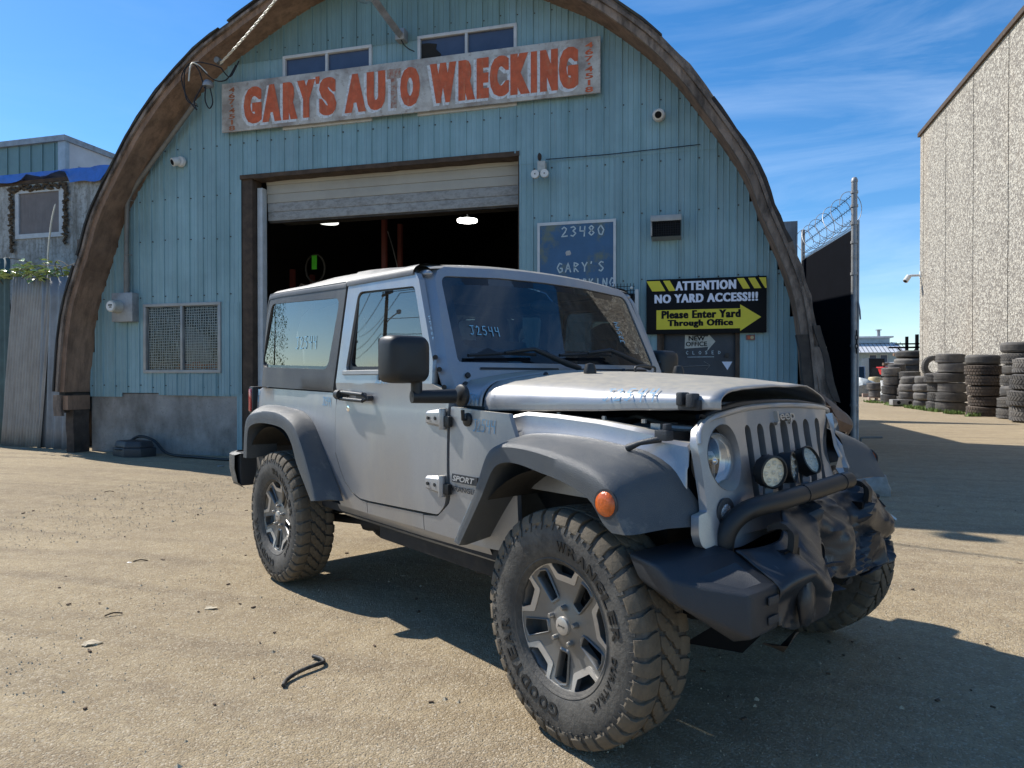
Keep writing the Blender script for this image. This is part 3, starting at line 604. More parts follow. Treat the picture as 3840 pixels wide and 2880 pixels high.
# back wall, floor, inner lining
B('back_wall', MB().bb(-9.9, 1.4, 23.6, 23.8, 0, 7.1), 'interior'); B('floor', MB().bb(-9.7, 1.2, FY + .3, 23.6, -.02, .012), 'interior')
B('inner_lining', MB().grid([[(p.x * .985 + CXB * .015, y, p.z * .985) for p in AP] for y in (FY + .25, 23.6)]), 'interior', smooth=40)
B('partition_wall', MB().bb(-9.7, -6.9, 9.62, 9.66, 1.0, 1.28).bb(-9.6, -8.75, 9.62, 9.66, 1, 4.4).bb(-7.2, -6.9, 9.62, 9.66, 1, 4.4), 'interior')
# garage opening: jambs, header, roller door
B('door_jamb', MB().bb(-6.865, -6.68, 9.36, 9.60, 0, 4.35), 'rustwood', bevel=.006)
B('door_track', MB().bb(-6.66, -6.57, 9.46, 9.58, 0, 4.22), 'whiteframe', bevel=.004)
B('door_jamb', MB().bb(-2.40, -2.30, 9.36, 9.60, 0, 4.35), 'rustwood')
h = MB(); rows = []
for k in range(25):
    X = lerp(-6.88, -2.375, k / 24); z0 = 4.335 + .018 * noise.noise(V((k * .8, 0, 0))); rows.append([(X, 9.325, z0), (X, 9.325, 4.40), (X, 9.6, 4.40), (X, 9.6, z0)])
h.grid(rows, closed_u=True); B('header_trim', h, 'rustwood', smooth=30)
zt = 4.42
for k in range(5):
    z0, z1 = zt - .138, zt - .0015; yo = .03 * (k == 4)
    pts = [(0, z0), (0, z1)]
    B('door_section', MB().bb(-6.565, -2.40, 9.56 + .012 * k, 9.60 + .012 * k, z0, z1), 'rollgrime' if k > 2 else 'rollpanel', bevel=.004); zt -= .138
B('bottom_rail', MB().bb(-6.56, -2.405, 9.63, 9.70, 3.70, 3.728), 'darkjunk')
B('raised_door_section', MB().bb(-6.5, -2.45, 9.72, 10.05, 3.745, 3.78), 'darkjunk', bevel=.004)
# windows
def slider(x0, x1, z0, z1, fm, gm, gm2=None, y=FY, fw=.045, mid=True):
    f = MB(); f.bb(x0, x1, y - .035, y + .04, z1 - fw, z1).bb(x0, x1, y - .035, y + .04, z0, z0 + fw).bb(x0, x0 + fw, y - .034, y + .04, z0 + fw, z1 - fw).bb(x1 - fw, x1, y - .034, y + .04, z0 + fw, z1 - fw)
    w_ = B('window', f, fm, bevel=.004); xm = (x0 + x1) / 2
    B('mullion', MB().bb(xm - .02, xm + .02, y - .03, y + .03, z0 + fw, z1 - fw), fm, w_, bevel=.003)
    B('pane', MB().bb(x0 + fw, xm - .02, y + .012, y + .018, z0 + fw, z1 - fw), gm, w_); B('pane', MB().bb(xm + .02, x1 - fw, y + .012, y + .018, z0 + fw, z1 - fw), gm2 or gm, w_)
    return w_
slider(-6.11, -4.62, 5.03, 6.155, 'whiteframe', 'winblue'); w2 = slider(-3.895, -2.41, 5.03, 6.18, 'whiteframe', 'winblue')
B('broken_pane_hole', MB().prism([(-3.845 + a, 5.78 + b) for a, b in ((0, 0), (.27, 0), (.30, .12), (.22, .20), (.235, .27), (.1, .30), (0, .30))], lambda a, b: (a, FY + .004, b), lambda a, b: (a, FY + .010, b)), 'interior', w2)
w3 = slider(-8.705, -7.235, 1.315, 2.44, 'alu', 'winglass', fw=.05)
wm = MB(); k = 0
for i in range(32):
    X = -8.65 + i * .0435; wm.tube([(X + .006 * sin(zz * 9 + i), FY + .035 + .006 * (-1) ** (i + j), zz) for j, zz in enumerate([1.37 + q * .2 for q in range(6)])], .006, 4)
for i in range(25):
    Z = 1.38 + i * .042; wm.tube([(xx, FY + .04 + .004 * sin(xx * 8), Z + .006 * sin(xx * 11 + i)) for xx in [-8.65 + q * .17 for q in range(9)]], .006, 4)
tag(B('wire_mesh', wm, 'whiteplastic', w3), kind='stuff')
B('window_shelf', MB().bb(-8.66, -7.28, FY + .1, FY + .5, 1.33, 1.36), 'darkjunk', w3)
for (a, b, s) in ((-8.1, 1.36, 1), (-7.85, 1.37, 2), (-7.55, 1.36, 3)):
    B('red_clutter', MB().blob((a, FY + .22, b + .06), (.16, .08, .06), s, amp=.6), 'signred', w3, smooth=30)
B('grey_clutter', MB().blob((-8.0, FY + .3, 1.75), (.35, .1, .32), 5, amp=.5), 'galv', w3, smooth=40)
tangle = MB(); tangle.tube(smoothpath([(-8.5 + .13 * i, FY + .075, 2.1 + .09 * noise.noise(V((i * 1.3, 4, 0)))) for i in range(10)], 4), .005, 5); B('tangled_cord', tangle, 'blackp', w3)
# office door, dark, with stickers and chalk
dr = B('office_door', MB().bb(-.40, .50, FY + .03, FY + .07, 0.02, 1.99), 'darkdoor', bevel=.005)
B('door_frame', MB().bb(-.49, -.40, FY - .02, FY + .1, 0, 2.05).bb(.50, .555, FY - .02, FY + .1, 0, 2.05).bb(-.40, .50, FY - .02, FY + .1, 1.99, 2.05), 'rustwood', bevel=.004)
yd = FY + .026
def DT(n_, vf, f, m): o = put_text(n_, vf, lambda a, b: (f(a, b)[0] - CXB, f(a, b)[1] - FY, f(a, b)[2]), m, dr); return o
st = MB(); st.prism([(-.135, 1.62), (.165, 1.64), (.15, 1.585), (.255, 1.71), (.175, 1.80), (.155, 1.775), (-.13, 1.80)], lambda a, b: (a, yd, b), lambda a, b: (a, yd + .003, b)); B('arrow_sticker', st, 'dirtwhite', dr)
DT('sticker_lettering', textbox('NEW', .21, .062, .03), lambda a, b: (.02 + a, yd - .004, 1.755 + b), 'black'); DT('sticker_lettering', textbox('OFFICE', .27, .062, .02), lambda a, b: (.015 + a, yd - .004, 1.68 + b), 'black')
strokes('chalk_lettering', 'CLOSED', lambda u, v: (-.115 + u - CXB, yd - .004 - FY, 1.545 + v), .042, .007, 'handwhite', dr, adv=1.28, asp=1.5)
B('chalk_line', MB().bb(-.10, .24, yd - .004, yd - .001, 1.505, 1.512), 'handwhite', dr); B('chalk_arrow', MB().tube([(-.15, yd - .003, 1.385), (.19, yd - .003, 1.40)], .003, 4).tube([(.11, yd - .003, 1.45), (.19, yd - .003, 1.40), (.14, yd - .003, 1.34)], .003, 4), 'stone', dr)
B('white_triangle', MB().prism([(.335, 1.445), (.465, 1.445), (.405, 1.335)], lambda a, b: (a, yd - .004, b), lambda a, b: (a, yd, b)), 'white', dr)
B('door_knob', MB().tube([(.40, yd - .05, 1.53), (.40, yd, 1.53)], .028, 12), 'darkjunk', dr)
# ------------------------------------------------------------------ things fixed to the workshop
def sign_thing(name, label, cat, c): return thing(name, label, cat, c)
# big sign
sx0, sx1, sz0, sz1, sy = -7.135, -1.235, 5.055, 5.81, 9.24
sg = thing('painted_sign', "long peeling white sign with faded red GARY'S AUTO WRECKING lettering", 'sign', ((sx0 + sx1) / 2, sy, sz0))
ox, oz = (sx0 + sx1) / 2, sz0
MB().bb(sx0 - ox, sx1 - ox, 0, .03, 0, sz1 - sz0).build('board', 'sign', sg, bevel=.004)
for X in (-2.6, 0.0, 2.4): MB().bb(X - .03, X + .03, .03, .10, .06, .70).build('batten', 'archgrey', sg)
def fat_text(name, vf, fn, m, parent, e):
    v, f = vf; mb = MB()
    for k, dx in enumerate((-e, -e * .5, 0, e * .5, e)): mb.add([fn(a + dx, b, k * .0003) for a, b in v], f)
    me = bpy.data.meshes.new(name); me.from_pydata(mb.v, [], mb.f); me.materials.append(M[m]); return link(name, me, parent)
def big(s, x0, x1, z0, z1, m='signred', off=.055):
    c, d = (x0 + x1) / 2 - ox, (z0 + z1) / 2 - oz; e = .020 if s not in "'I" else .004
    fat_text('letter_outline', textbox(s, x1 - x0 + .02 - 2 * e, z1 - z0 + .03, off + .02), lambda a, b, k: (a + c - .030, -.0020 - k, b + d - .024), 'signwhite', sg, e + .006)
    fat_text('letter', textbox(s, x1 - x0 - 2 * e, z1 - z0, off), lambda a, b, k: (a + c, -.0045 - k, b + d), m, sg, e)
def P3(k, x, y): return None
LT = [('G', -6.74, -6.42), ('A', -6.41, -6.08), ('R', -6.055, -5.80), ('Y', -5.81, -5.50), ("'", -5.50, -5.43), ('S', -5.44, -5.15), ('A', -5.02, -4.67), ('U', -4.66, -4.36), ('T', -4.34, -4.12), ('O', -4.13, -3.82),
      ('W', -3.67, -3.27), ('R', -3.24, -2.99), ('E', -2.97, -2.79), ('C', -2.78, -2.50), ('K', -2.48, -2.20), ('I', -2.19, -2.10), ('N', -2.06, -1.81), ('G', -1.80, -1.53)]
# horizontal letter positions follow the photograph's lettering
for i, (ch, a, b) in enumerate(LT):
    lo, hi = 5.145, 5.71
    if ch == "'": lo, hi = 5.63, 5.74
    big(ch, a, b, lo, hi, 'signworn' if ch == 'T' else 'signred')
for sxp, mm_ in ((-6.95, 'signrust'), (-1.385, 'signred')):
    zz = 5.74
    for ch in '467-4518':
        hgt = .03 if ch == '-' else .073
        put_text('digit', textbox(ch, .11 if ch not in '1-' else .035, hgt if ch != '-' else .02, .02), (lambda c, d: (lambda a, b: (a + c, -.004, b + d)))(sxp - ox, zz - hgt / 2 - oz), mm_, sg); zz -= hgt + .018
# blue board
bs = thing('blue_board', "hand-painted blue board reading 23480 and GARY'S WRECKING", 'sign', (-1.57, 9.30, 2.2))
MB().bb(-.54, .54, 0, .02, .0, 1.17).build('board', 'signblue', bs); MB().bb(-.54, .54, -.006, .022, 1.13, 1.17).bb(-.54, -.505, -.006, .022, 0, 1.13).bb(.505, .54, -.006, .022, 0, 1.13).build('frame', 'whiteframe', bs)
strokes('number', '23480', lambda u, v: (-.20 + u, -.004, .965 + v), .13, .018, 'handwhite', bs, adv=.74, asp=1.3)
strokes('name_lettering', "GARY'S", lambda u, v: (-.26 + u, -.004, .475 + v), .13, .018, 'handwhite', bs, adv=.70, asp=1.25)
strokes('name_lettering', 'WRECKING', lambda u, v: (-.20 + u, -.004, .26 + v), .12, .018, 'handwhite', bs, adv=.68, asp=1.15)
MB().blob((-.11, -.001, .74), (.04, .003, .03), 3, amp=.6).build('faded_symbol', 'sign', bs)
# attention sign
at_ = thing('attention_sign', 'black and yellow sign reading ATTENTION NO YARD ACCESS above the office door', 'sign', (.125, 9.28, 1.81))
MB().bb(-.75, .75, 0, .012, 0, .72).build('board', 'black', at_, bevel=.003)
def AT(s, x0, x1, z0, z1, m, off): fat_text('lettering', textbox(s, x1 - x0, z1 - z0, off * .6, 1.16), lambda a, b, k: (a + (x0 + x1) / 2, -.004 - k, b + (z0 + z1) / 2), m, at_, .006)
AT('ATTENTION', -.375, .375, .565, .685, 'white', .042); AT('NO YARD ACCESS!!!', -.64, .64, .405, .520, 'white', .042)
MB().prism([(-.62, .06), (.43, .06), (.43, .025), (.685, .20), (.43, .365), (.43, .315), (-.62, .315)], lambda a, b: (a, -.0025, b), lambda a, b: (a, 0, b)).build('arrow', 'yellow', at_)
AT('Please Enter Yard', -.55, .43, .20, .305, 'black', .045); AT('Through Office', -.47, .34, .075, .185, 'black', .045)
for s_ in (-.75, -.665, -.535, .39, .525, .655):
    lo = max(-.75, s_); w_ = .085
    q = [(s_, .70), (s_ + w_, .70), (s_ + w_ + .075, .565), (s_ + .075, .565)]; q = [(min(.75, a), b) for a, b in q]
    MB().prism(q, lambda a, b: (a, -.0025, b), lambda a, b: (a, 0, b)).build('warning_stripe', 'yellow', at_)
cs = thing('card_sticker', 'small red payment-card sticker on the siding right of the office door', 'sticker', (.685, 9.322, 1.72))
MB().bb(-.055, .055, 0, .003, 0, .065).build('card', mat('card_red_grey', (0.20, 0.07, 0.06), 0.5), cs)
MB().cyl((-.018, -.002, .032), (-.018, 0, .032), .022, 14).build('disc', 'signred', cs); MB().cyl((.018, -.003, .032), (.018, -.001, .032), .022, 14).build('disc', 'drum', cs)
# grille box behind the windscreen
mb_ = thing('mesh_cage', 'dark wire-mesh cage on the wall below the blue board', 'cage', (-1.05, 9.18, 1.0))
wmb = MB()
for i in range(14): wmb.tube([(-.28 + i * .042, 0, .2), (-.28 + i * .042, 0, 1.48)], .004, 4)
for i in range(24): wmb.tube([(-.28, -.004, .22 + i * .053), (.28, -.004, .22 + i * .053)], .004, 4)
tag(wmb.build('wire_grid', 'wire', mb_), kind='stuff'); MB().bb(-.27, .27, .03, .13, .15, 1.35).build('dark_panel', 'black', mb_); MB().bb(.28, .325, .02, .1, .1, 1.40).build('post', 'whiteframe', mb_)
MB().blob((.24, -.02, 1.42), (.02, .02, .02), 1, amp=0).build('knob', 'whiteplastic', mb_, smooth=60)
# meter box + conduit
mt = thing('electric_meter', 'grey electric meter box with round glass meter on the left siding', 'meter', (-9.0, 9.23, 2.15))
MB().bb(-.205, .205, -.04, .10, 0, .47).build('box', 'galv', mt, bevel=.008); MB().lathe([(-.20, 0), (-.20, .085), (-.19, .095), (-.10, .10), (-.04, .105)], 'y', (-.07, 0, .24), 24).build('meter_glass', 'dirtwhite', mt, smooth=40)
MB().lathe([(-.206, 0), (-.206, .075), (-.20, .075)], 'y', (-.07, 0, .24), 20).build('dial', 'whiteplastic', mt); MB().bb(-.10, -.03, -.212, -.206, .245, .265).bb(-.08, -.04, -.212, -.206, .215, .23).build('register', 'black', mt)
cd = thing('service_conduit', 'old grey conduit rising from the meter and bending along the arch', 'conduit', (-8.97, 9.26, 2.62))
MB().tube(smoothpath([(0, 0, 0), (.0, 0, .5), (.01, 0, 1.2), (.05, -.01, 1.52), (.22, -.02, 1.75), (.55, -.03, 2.09), (1.40, -.08, 2.92)], 6), .036, 12).build('pipe', 'conduit', cd, smooth=50)
MB().tube([(0, 0, -.01), (0, 0, .5)], .045, 12).build('coupling', 'conduit', cd, smooth=50)
for p_ in ((0, .02, .62), (.03, .02, 1.5)): MB().tube([(p_[0] - .06, .03, p_[2]), (p_[0], -.045, p_[2] + .01), (p_[0] + .09, .03, p_[2])], .008, 6).build('strap', 'conduit', cd)
# cables near sign
wr = thing('service_drop_wire', 'twisted pale overhead wire running up to the left arch edge', 'wire', (-6.82, 8.80, 5.90))
for ph in (0, 2.1, 4.2):
    MB().tube([(t * 3.6, -t * 1.6, .0 + t * 1.32 + .12 * t * t + .0) + V((0, .014 * cos(t * 60 + ph), .014 * sin(t * 60 + ph))) if 0 else V((t * 3.6 + 0, -t * 1.6 + .012 * cos(t * 70 + ph), t * .95 + .62 * t * t + .012 * sin(t * 70 + ph))) for t in [i / 110 for i in range(111)]], .0075, 5).build('strand', 'whitewire', wr, smooth=60)
MB().lathe([(-.05, .0), (-.05, .045), (0, .05), (.03, .035), (.05, .05), (.08, .02)], 'y', (-.03, .0, .04), 14).build('insulator', 'conduit', wr, smooth=50)
wh = thing('weatherhead', 'conduit weatherhead with looping dark wires beside the sign', 'weatherhead', (-7.05, 8.82, 5.55))
MB().lathe([(-.02, .0), (0, .075), (.04, .08), (.09, .05), (.11, 0)], 'z', (0, 0, .04), 16).build('cap', 'galv', wh, smooth=50)
for s_ in ([(0, -.05, .04), (.03, -.1, -.2), (.10, -.1, -.33), (.12, -.05, -.22), (.06, -.03, .0)], [(-.05, -.05, .05), (-.16, -.1, -.2), (-.12, -.1, -.33), (-.3, -.1, -.1), (-.38, -.1, .2), (-.2, -.1, .38), (.1, -.08, .33), (.25, -.03, .28)], [(-.02, -.05, .0), (-.08, -.1, .25), (-.2, -.1, .36), (-.33, -.1, .25), (-.3, -.1, -.15), (-.1, -.1, -.28)], [(.25, -.03, .28), (.42, -.05, .12), (.55, -.02, .35)], [(-.1, -.1, .34), (.15, -.08, .10), (.35, -.04, .09), (.5, -.02, .3)]):
    MB().tube(smoothpath(s_, 5), .009, 6).build('loop_wire', 'wire', wh, smooth=60)
MB().tube(smoothpath([(-.24, -.12, .1), (-.2, -.12, .34), (-.1, -.1, .34), (.05, -.08, .2)], 5), .011, 6).build('loop_wire', 'whitewire', wh, smooth=60)
# dusk lamp at the very top
lt = thing('yard_lamp', 'old dusk-to-dawn lamp on a slanted arm above the sign', 'lamp', (-4.12, 9.30, 6.17))
MB().tube([(0, 0, 0), (-.02, -.45, .06), (-.05, -.85, .14)], .06, 4).build('arm', 'galv', lt); MB().bb(-.07, .07, -.10, .04, -.06, .10).build('bracket', 'galv', lt, bevel=.006)
MB().lathe([(.16, .03), (.15, .10), (.02, .13), (0, .125), (-.02, .15)], 'z', (-.09, -1.0, .16), 20).build('housing', 'galv', lt, smooth=40); MB().lathe([(.0, .15), (-.03, .155), (-.09, .12), (-.10, .0)], 'z', (-.09, -1.0, .14), 20).build('refractor', 'lens', lt, smooth=50)
MB().tube(smoothpath([(.0, -.06, -.04), (.06, -.08, -.14), (.13, -.06, -.2), (.2, -.03, -.23)], 4), .008, 6).build('cord', 'wire', lt)
# floodlights, cameras, vent
fl_ = thing('twin_floodlight', 'old twin-headed floodlight with white lamps right of the garage door', 'light', (-2.04, 9.28, 4.0))
MB().bb(-.055, .055, -.06, .05, .05, .20).build('junction_box', 'dirtwhite', fl_, bevel=.006); MB().blob((-.03, -.02, .27), (.03, .03, .05), 2).build('sensor', 'archdark', fl_, smooth=50); MB().tube([(-.03, 0, .2), (-.03, 0, .3)], .01, 6).build('stem', 'conduit', fl_)
for s_ in (-.065, .065):
    MB().lathe([(-.16, 0), (-.16, .055), (-.13, .06), (-.05, .03), (.0, .02)], 'y', (s_, 0, 0), 20).build('lamp_head', 'whiteplastic', fl_, smooth=45); MB().tube([(s_, -.163, 0), (s_, -.158, 0)], .009, 8).build('lamp_centre', 'black', fl_)
MB().tube([(.05, .02, .24), (.9, .03, .24), (2.1, .03, .27)], .006, 5).build('cable', 'wire', fl_)
def dome_cam(x, z, label, lookx):
    c = thing('security_camera', label, 'camera', (x, 9.32, z), 0, 'cameras on the workshop front')
    MB().lathe([(0, .085), (-.02, .085), (-.05, .075)], 'y', (.02, 0, 0), 20).build('base', 'whiteplastic', c, smooth=40)
    d = V((lookx, -1, -.45)).normalized(); a = V((0, -.05, 0)); MB().tube([a, a + d * .10], .066, 18).build('ball_housing', 'whiteplastic', c, bevel=.008)
    MB().tube([a + d * .10, a + d * .106], .044, 16).build('lens', 'black', c)
dome_cam(-7.97, 4.69, 'white ball camera on the siding beside the left arch', -.5); dome_cam(-.49, 4.70, 'white ball camera high on the siding right of the long sign', .2)
vt = thing('wall_vent', 'rusty metal wall vent hood with wire mesh above the black sign', 'vent', (-.37, 9.34, 3.05))
MB().add([(-.19, 0, 0), (-.19, 0, .34), (-.19, -.20, .235), (-.19, -.18, .02), (.19, 0, 0), (.19, 0, .34), (.19, -.20, .235), (.19, -.18, .02)], [(0, 1, 2, 3), (4, 7, 6, 5), (1, 5, 6, 2), (0, 3, 7, 4)]).build('hood', 'galv', vt)
MB().bb(-.195, .195, -.215, -.205, .215, .29).bb(-.195, -.175, -.20, 0, .03, .30).build('hood_lip', 'alu', vt, bevel=.003); MB().bb(-.18, .18, -.165, -.16, .03, .22).build('dark_throat', 'black', vt); vm = MB()
for i in range(13): vm.tube([(-.18 + .03 * i, -.192, .02), (-.18 + .03 * i, -.203, .235)], .0025, 4)
for i in range(9): vm.tube([(-.18, -.193 - .0013 * i, .02 + .03 * i), (.18, -.193 - .0013 * i, .02 + .03 * i)], .0025, 4)
tag(vm.build('mesh', 'wire', vt), kind='stuff')
# inside the garage
for i, (x_, y_, z_, lb) in enumerate(((-3.77, 11.2, 3.91, 'lit white ring lamp hanging on the right inside the garage'), (-6.4, 11.2, 4.03, 'lit ring lamp hanging on the left inside the garage'))):
    r_ = thing('ring_lamp', lb, 'lamp', (x_, y_, z_), 0, 'ring lamps in the garage'); MB().lathe([(0, .055), (0, .17), (.03, .17), (.03, .055)], 'z', (0, 0, 0), 24, closed=True).build('light_ring', emis('lamp_glow', (1, 1, .92), 14 if i == 0 else 1.0), r_)
    MB().tube([(0, 0, .03), (0, 0, .8)], .01, 6).build('cord', 'wire', r_)
rk = thing('storage_rack', 'red steel storage rack in the dark garage', 'rack', (-7.4, 11.6, 0))
for a in (0.0, 1.9): 
    for b in (0, .7): MB().bb(a - .04, a + .04, b - .04, b + .04, 0, 4.2 if a else 3.3).build('upright', 'redrack', rk)
for z_ in (1.0, 1.9, 2.8): MB().bb(-.04, 1.94, -.05, .75, z_, z_ + .05).build('shelf', 'darkjunk', rk)
for i in range(14):
    q = MB().blob((0, 0, 0), (random.uniform(.08, .2), .12, random.uniform(.06, .15)), i, amp=.7).build('stored_part', ('drum', 'cinder', 'galv', 'archwood')[i % 4], None, smooth=30, loc=(-7.25 + i * .125 + random.uniform(-.05, .05), 11.6 + random.uniform(0, .3), 2.93 if i % 2 else 2.0))
    tag(q, ('upper' if i % 2 else 'lower') + ' shelf greasy part, ' + ['leftmost', 'second from the left', 'third from the left', 'middle', 'third from the right', 'second from the right', 'rightmost'][i // 2] + ', on the garage rack', 'car part', 'parts stored on the rack')
gt = thing('wheel_hoop', 'hanging hoop with a bright green tag inside the garage', 'hoop', (-6.92, 11.6, 3.30)); MB().tube([V((.2 * cos(a), 0, .26 * sin(a))) for a in [i * pi / 12 for i in range(25)]], .02, 6).build('hoop', 'darkjunk', gt, smooth=50); MB().bb(-.055, .05, -.03, -.025, -.02, .24).build('tag', 'greentag', gt)
hp = thing('hanging_pipe', 'pale pipe leaning across the right of the garage opening', 'pipe', (-2.7, 12.5, 3.4)); MB().tube([(-.35, 0, -.18), (.9, 0, .5)], .05, 8).build('tube', 'conduit', hp)
hc = thing('hanging_chain', 'thin chain hanging in the garage doorway', 'chain', (-6.0, 12.8, 4.2)); MB().tube(smoothpath([(0, 0, 0), (.1, 0, -.3), (.22, 0, -.75)], 4), .012, 5).build('links', 'galv', hc)
# tool case and cable at the foot of the wall
tcse = thing('tool_case', 'black plastic tool case lying by the concrete wall', 'case', (-8.55, 8.95, 0), -.25)
MB().prism([(-.30, -.16), (.10, -.22), (.34, -.10), (.34, .16), (-.30, .16)], lambda a, b: (a, b, 0), lambda a, b: (a, b, .15)).build('lower_shell', 'plasticdk', tcse, bevel=.02)
MB().prism([(-.28, -.15), (.10, -.21), (.32, -.09), (.32, .15), (-.28, .15)], lambda a, b: (a, b, .155), lambda a, b: (a * .88, b * .85, .25)).build('lid', 'plasticdk', tcse, bevel=.02); MB().tube([(-.2, -.19, .12), (-.1, -.225, .13), (.0, -.225, .13), (.06, -.2, .12)], .012, 6).build('handle', 'blackp', tcse)
cbl = MB().tube(smoothpath([(-8.75, 9.05, .2), (-8.6, 9.12, .3), (-8.3, 9.1, .24), (-7.9, 8.95, .06), (-7.3, 8.9, .025), (-6.6, 8.78, .02), (-5.6, 8.7, .02), (-4.8, 8.9, .02)], 6), .022, 8).build('black_cable', 'blackp', smooth=60); tag(cbl, 'black cable running from the tool case along the wall foot', 'cable')

# ------------------------------------------------------------------ left side: corrugated sheets, shed, teal building
def corr_sheet(name, label, x0, y0, x1, y1, h0, h1, m, pitch, amp, group=None, dx=0):
    n_ = int(sqrt((x1 - x0)**2 + (y1 - y0)**2) / pitch * 8); d = V((x1 - x0, y1 - y0)).normalized(); nn = V((-d.y, d.x)); L = sqrt((x1 - x0)**2 + (y1 - y0)**2); rows = []
    for j in range(9):
        r = []; t = j / 8
        for i in range(n_ + 1):
            s = L * i / n_; a = amp * cos(2 * pi * s / pitch) + .012 * noise.noise(V((s * 2, t * 3, h0))); p = V((0, 0)) + d * s + nn * a; z = t * lerp(h0, h1, i / n_)
            r.append((p.x + dx * t, p.y, z + .01 + (.02 * noise.noise(V((s * 6, 7, h1))) if j in (0, 8) else 0)))
        rows.append(r)
    o = MB().grid(rows).build(name, m, smooth=60, loc=(x0, y0, 0)); s2 = o.modifiers.new('thick', 'SOLIDIFY'); s2.thickness = .002; tag(o, label, 'metal sheet', group)
corr_sheet('corrugated_sheet', 'pale narrow-ribbed corrugated sheet leaning left of the workshop', -12.33, 9.80, -11.10, 9.56, 3.06, 3.02, 'corrug', .086, .019, 'corrugated fence sheets', .32)
corr_sheet('corrugated_sheet', 'blue-grey wide-ribbed corrugated sheet beside the arch foot', -11.30, 9.63, -10.05, 9.33, 3.0, 2.95, 'corrug2', .25, .024, 'corrugated fence sheets', .12)
corr_sheet('corrugated_sheet', 'dark green ribbed sheet at the far left edge', -15.0, 10.6, -12.22, 9.92, 3.6, 3.45, 'greenfence', .2, .02, 'corrugated fence sheets')
pst = ([(-10.72, 10.0)]); o = MB().bb(-.13, .13, -.05, .05, 0, 3.75).build('wooden_post', 'archgrey', bevel=.01, loc=(-10.70, 10.1, 0)); tag(o, 'pale reddish wooden post standing between shed and arch', 'post')
shd = thing('old_shed', 'mildewed white clad shed with a boarded window and blue tarp roof', 'shed', (-14, 12, 0))
SX0, SX1 = -20.0, -10.9
wp = MB()
X = SX0
while X < SX1 - .01:
    x1 = min(X + 1.22, SX1); hole = (-14.60, -13.25, 4.32, 5.40)
    def seg(a, b, z0, z1): MB().bb(a + 14 + .003, b + 14 - .003, 0, .05, z0, z1).build('cladding_panel', 'shed', shd)
    if x1 < hole[0] or X > hole[1]: seg(X, x1, 0, 5.55)
    else:
        seg(X, x1, 0, hole[2]); seg(X, x1, hole[3], 5.55)
        if X < hole[0]: seg(X, hole[0], hole[2], hole[3])
        if x1 > hole[1]: seg(hole[1], x1, hole[2], hole[3])
    X = x1
MB().bb(-6, 3.1, .2, 5, 0, 5.5).build('shed_body', 'shed', shd); MB().bb(-6, 3.1, -.03, .02, 5.52, 5.60).build('eave_board', 'rustwood', shd)
wf = MB().bb(-.60, .75, -.03, .04, 4.32, 4.42).bb(-.60, -.50, -.03, .04, 4.42, 5.40).bb(.62, .75, -.03, .04, 4.42, 5.40).bb(-.5, .62, -.03, .04, 5.32, 5.40).build('window', 'whiteframe', shd)
MB().bb(-.49, .61, .0, .02, 4.42, 5.32).build('plywood_board', 'ply', wf)
ms = MB(); random.seed(11)
for i in range(120):
    s = i / 120
    if s < .45: c_ = (lerp(-.75, .85, s / .45), -.05, 5.42 + random.uniform(-.05, .07))
    elif s < .72: c_ = (.80 + random.uniform(-.05, .05), -.05, lerp(5.42, 4.15, (s - .45) / .27))
    else: c_ = (-.70 + random.uniform(-.05, .05), -.05, lerp(5.42, 4.0, (s - .72) / .28))
    ms.blob(c_, (random.uniform(.03, .07), .03, random.uniform(.02, .04)), i, 6, 5, .8)
tag(ms.build('moss_growth', 'moss', shd, smooth=30), kind='stuff')
rows = []
for i in range(70):
    X = lerp(-6.2, 3.0, i / 69); hang = .15 + .08 * noise.noise(V((X * 2.1, 0, 0))) + (.12 if .95 < X < 1.9 else 0) - (.10 if -.3 < X < .9 else 0); r = []
    for j in range(7): t = j / 6; r.append((X, -.10 - .03 * noise.noise(V((X * 5, j * 2, 0))) if j < 5 else -.1 + (j - 4) * .8, 5.72 - hang * (1 - t * 1.6) if j < 4 else 5.74 + .03 * noise.noise(V((X * 3, j, 0)))))
    rows.append(r)
MB().grid(rows).build('tarpaulin', 'tarp', shd, smooth=30)
tb = thing('teal_building', 'flat-roofed building clad in pale teal with a white side wall', 'building', (-17.7, 16, 0))
MB().bb(-14, 0, 0, .1, 0, 8.1).build('wall', 'teal', tb)
for i in range(32): MB().bb(-14 + i * .44, -14 + i * .44 + .05, -.03, 0, 0, 8.08).build('wall_rib', 'teal', tb)
MB().bb(-.02, .08, .1, 14, 0, 8.1).build('side_wall', 'palewall', tb); MB().bb(-.16, .1, -.04, .1, 0, 8.1).build('corner_post', 'bluewall', tb); MB().bb(-14.1, .14, -.1, 14, 8.1, 8.26).build('roof_fascia', 'galv', tb); MB().bb(.09, .1, .4, 14, 7.45, 7.49).build('wall_joint', 'galv', tb)
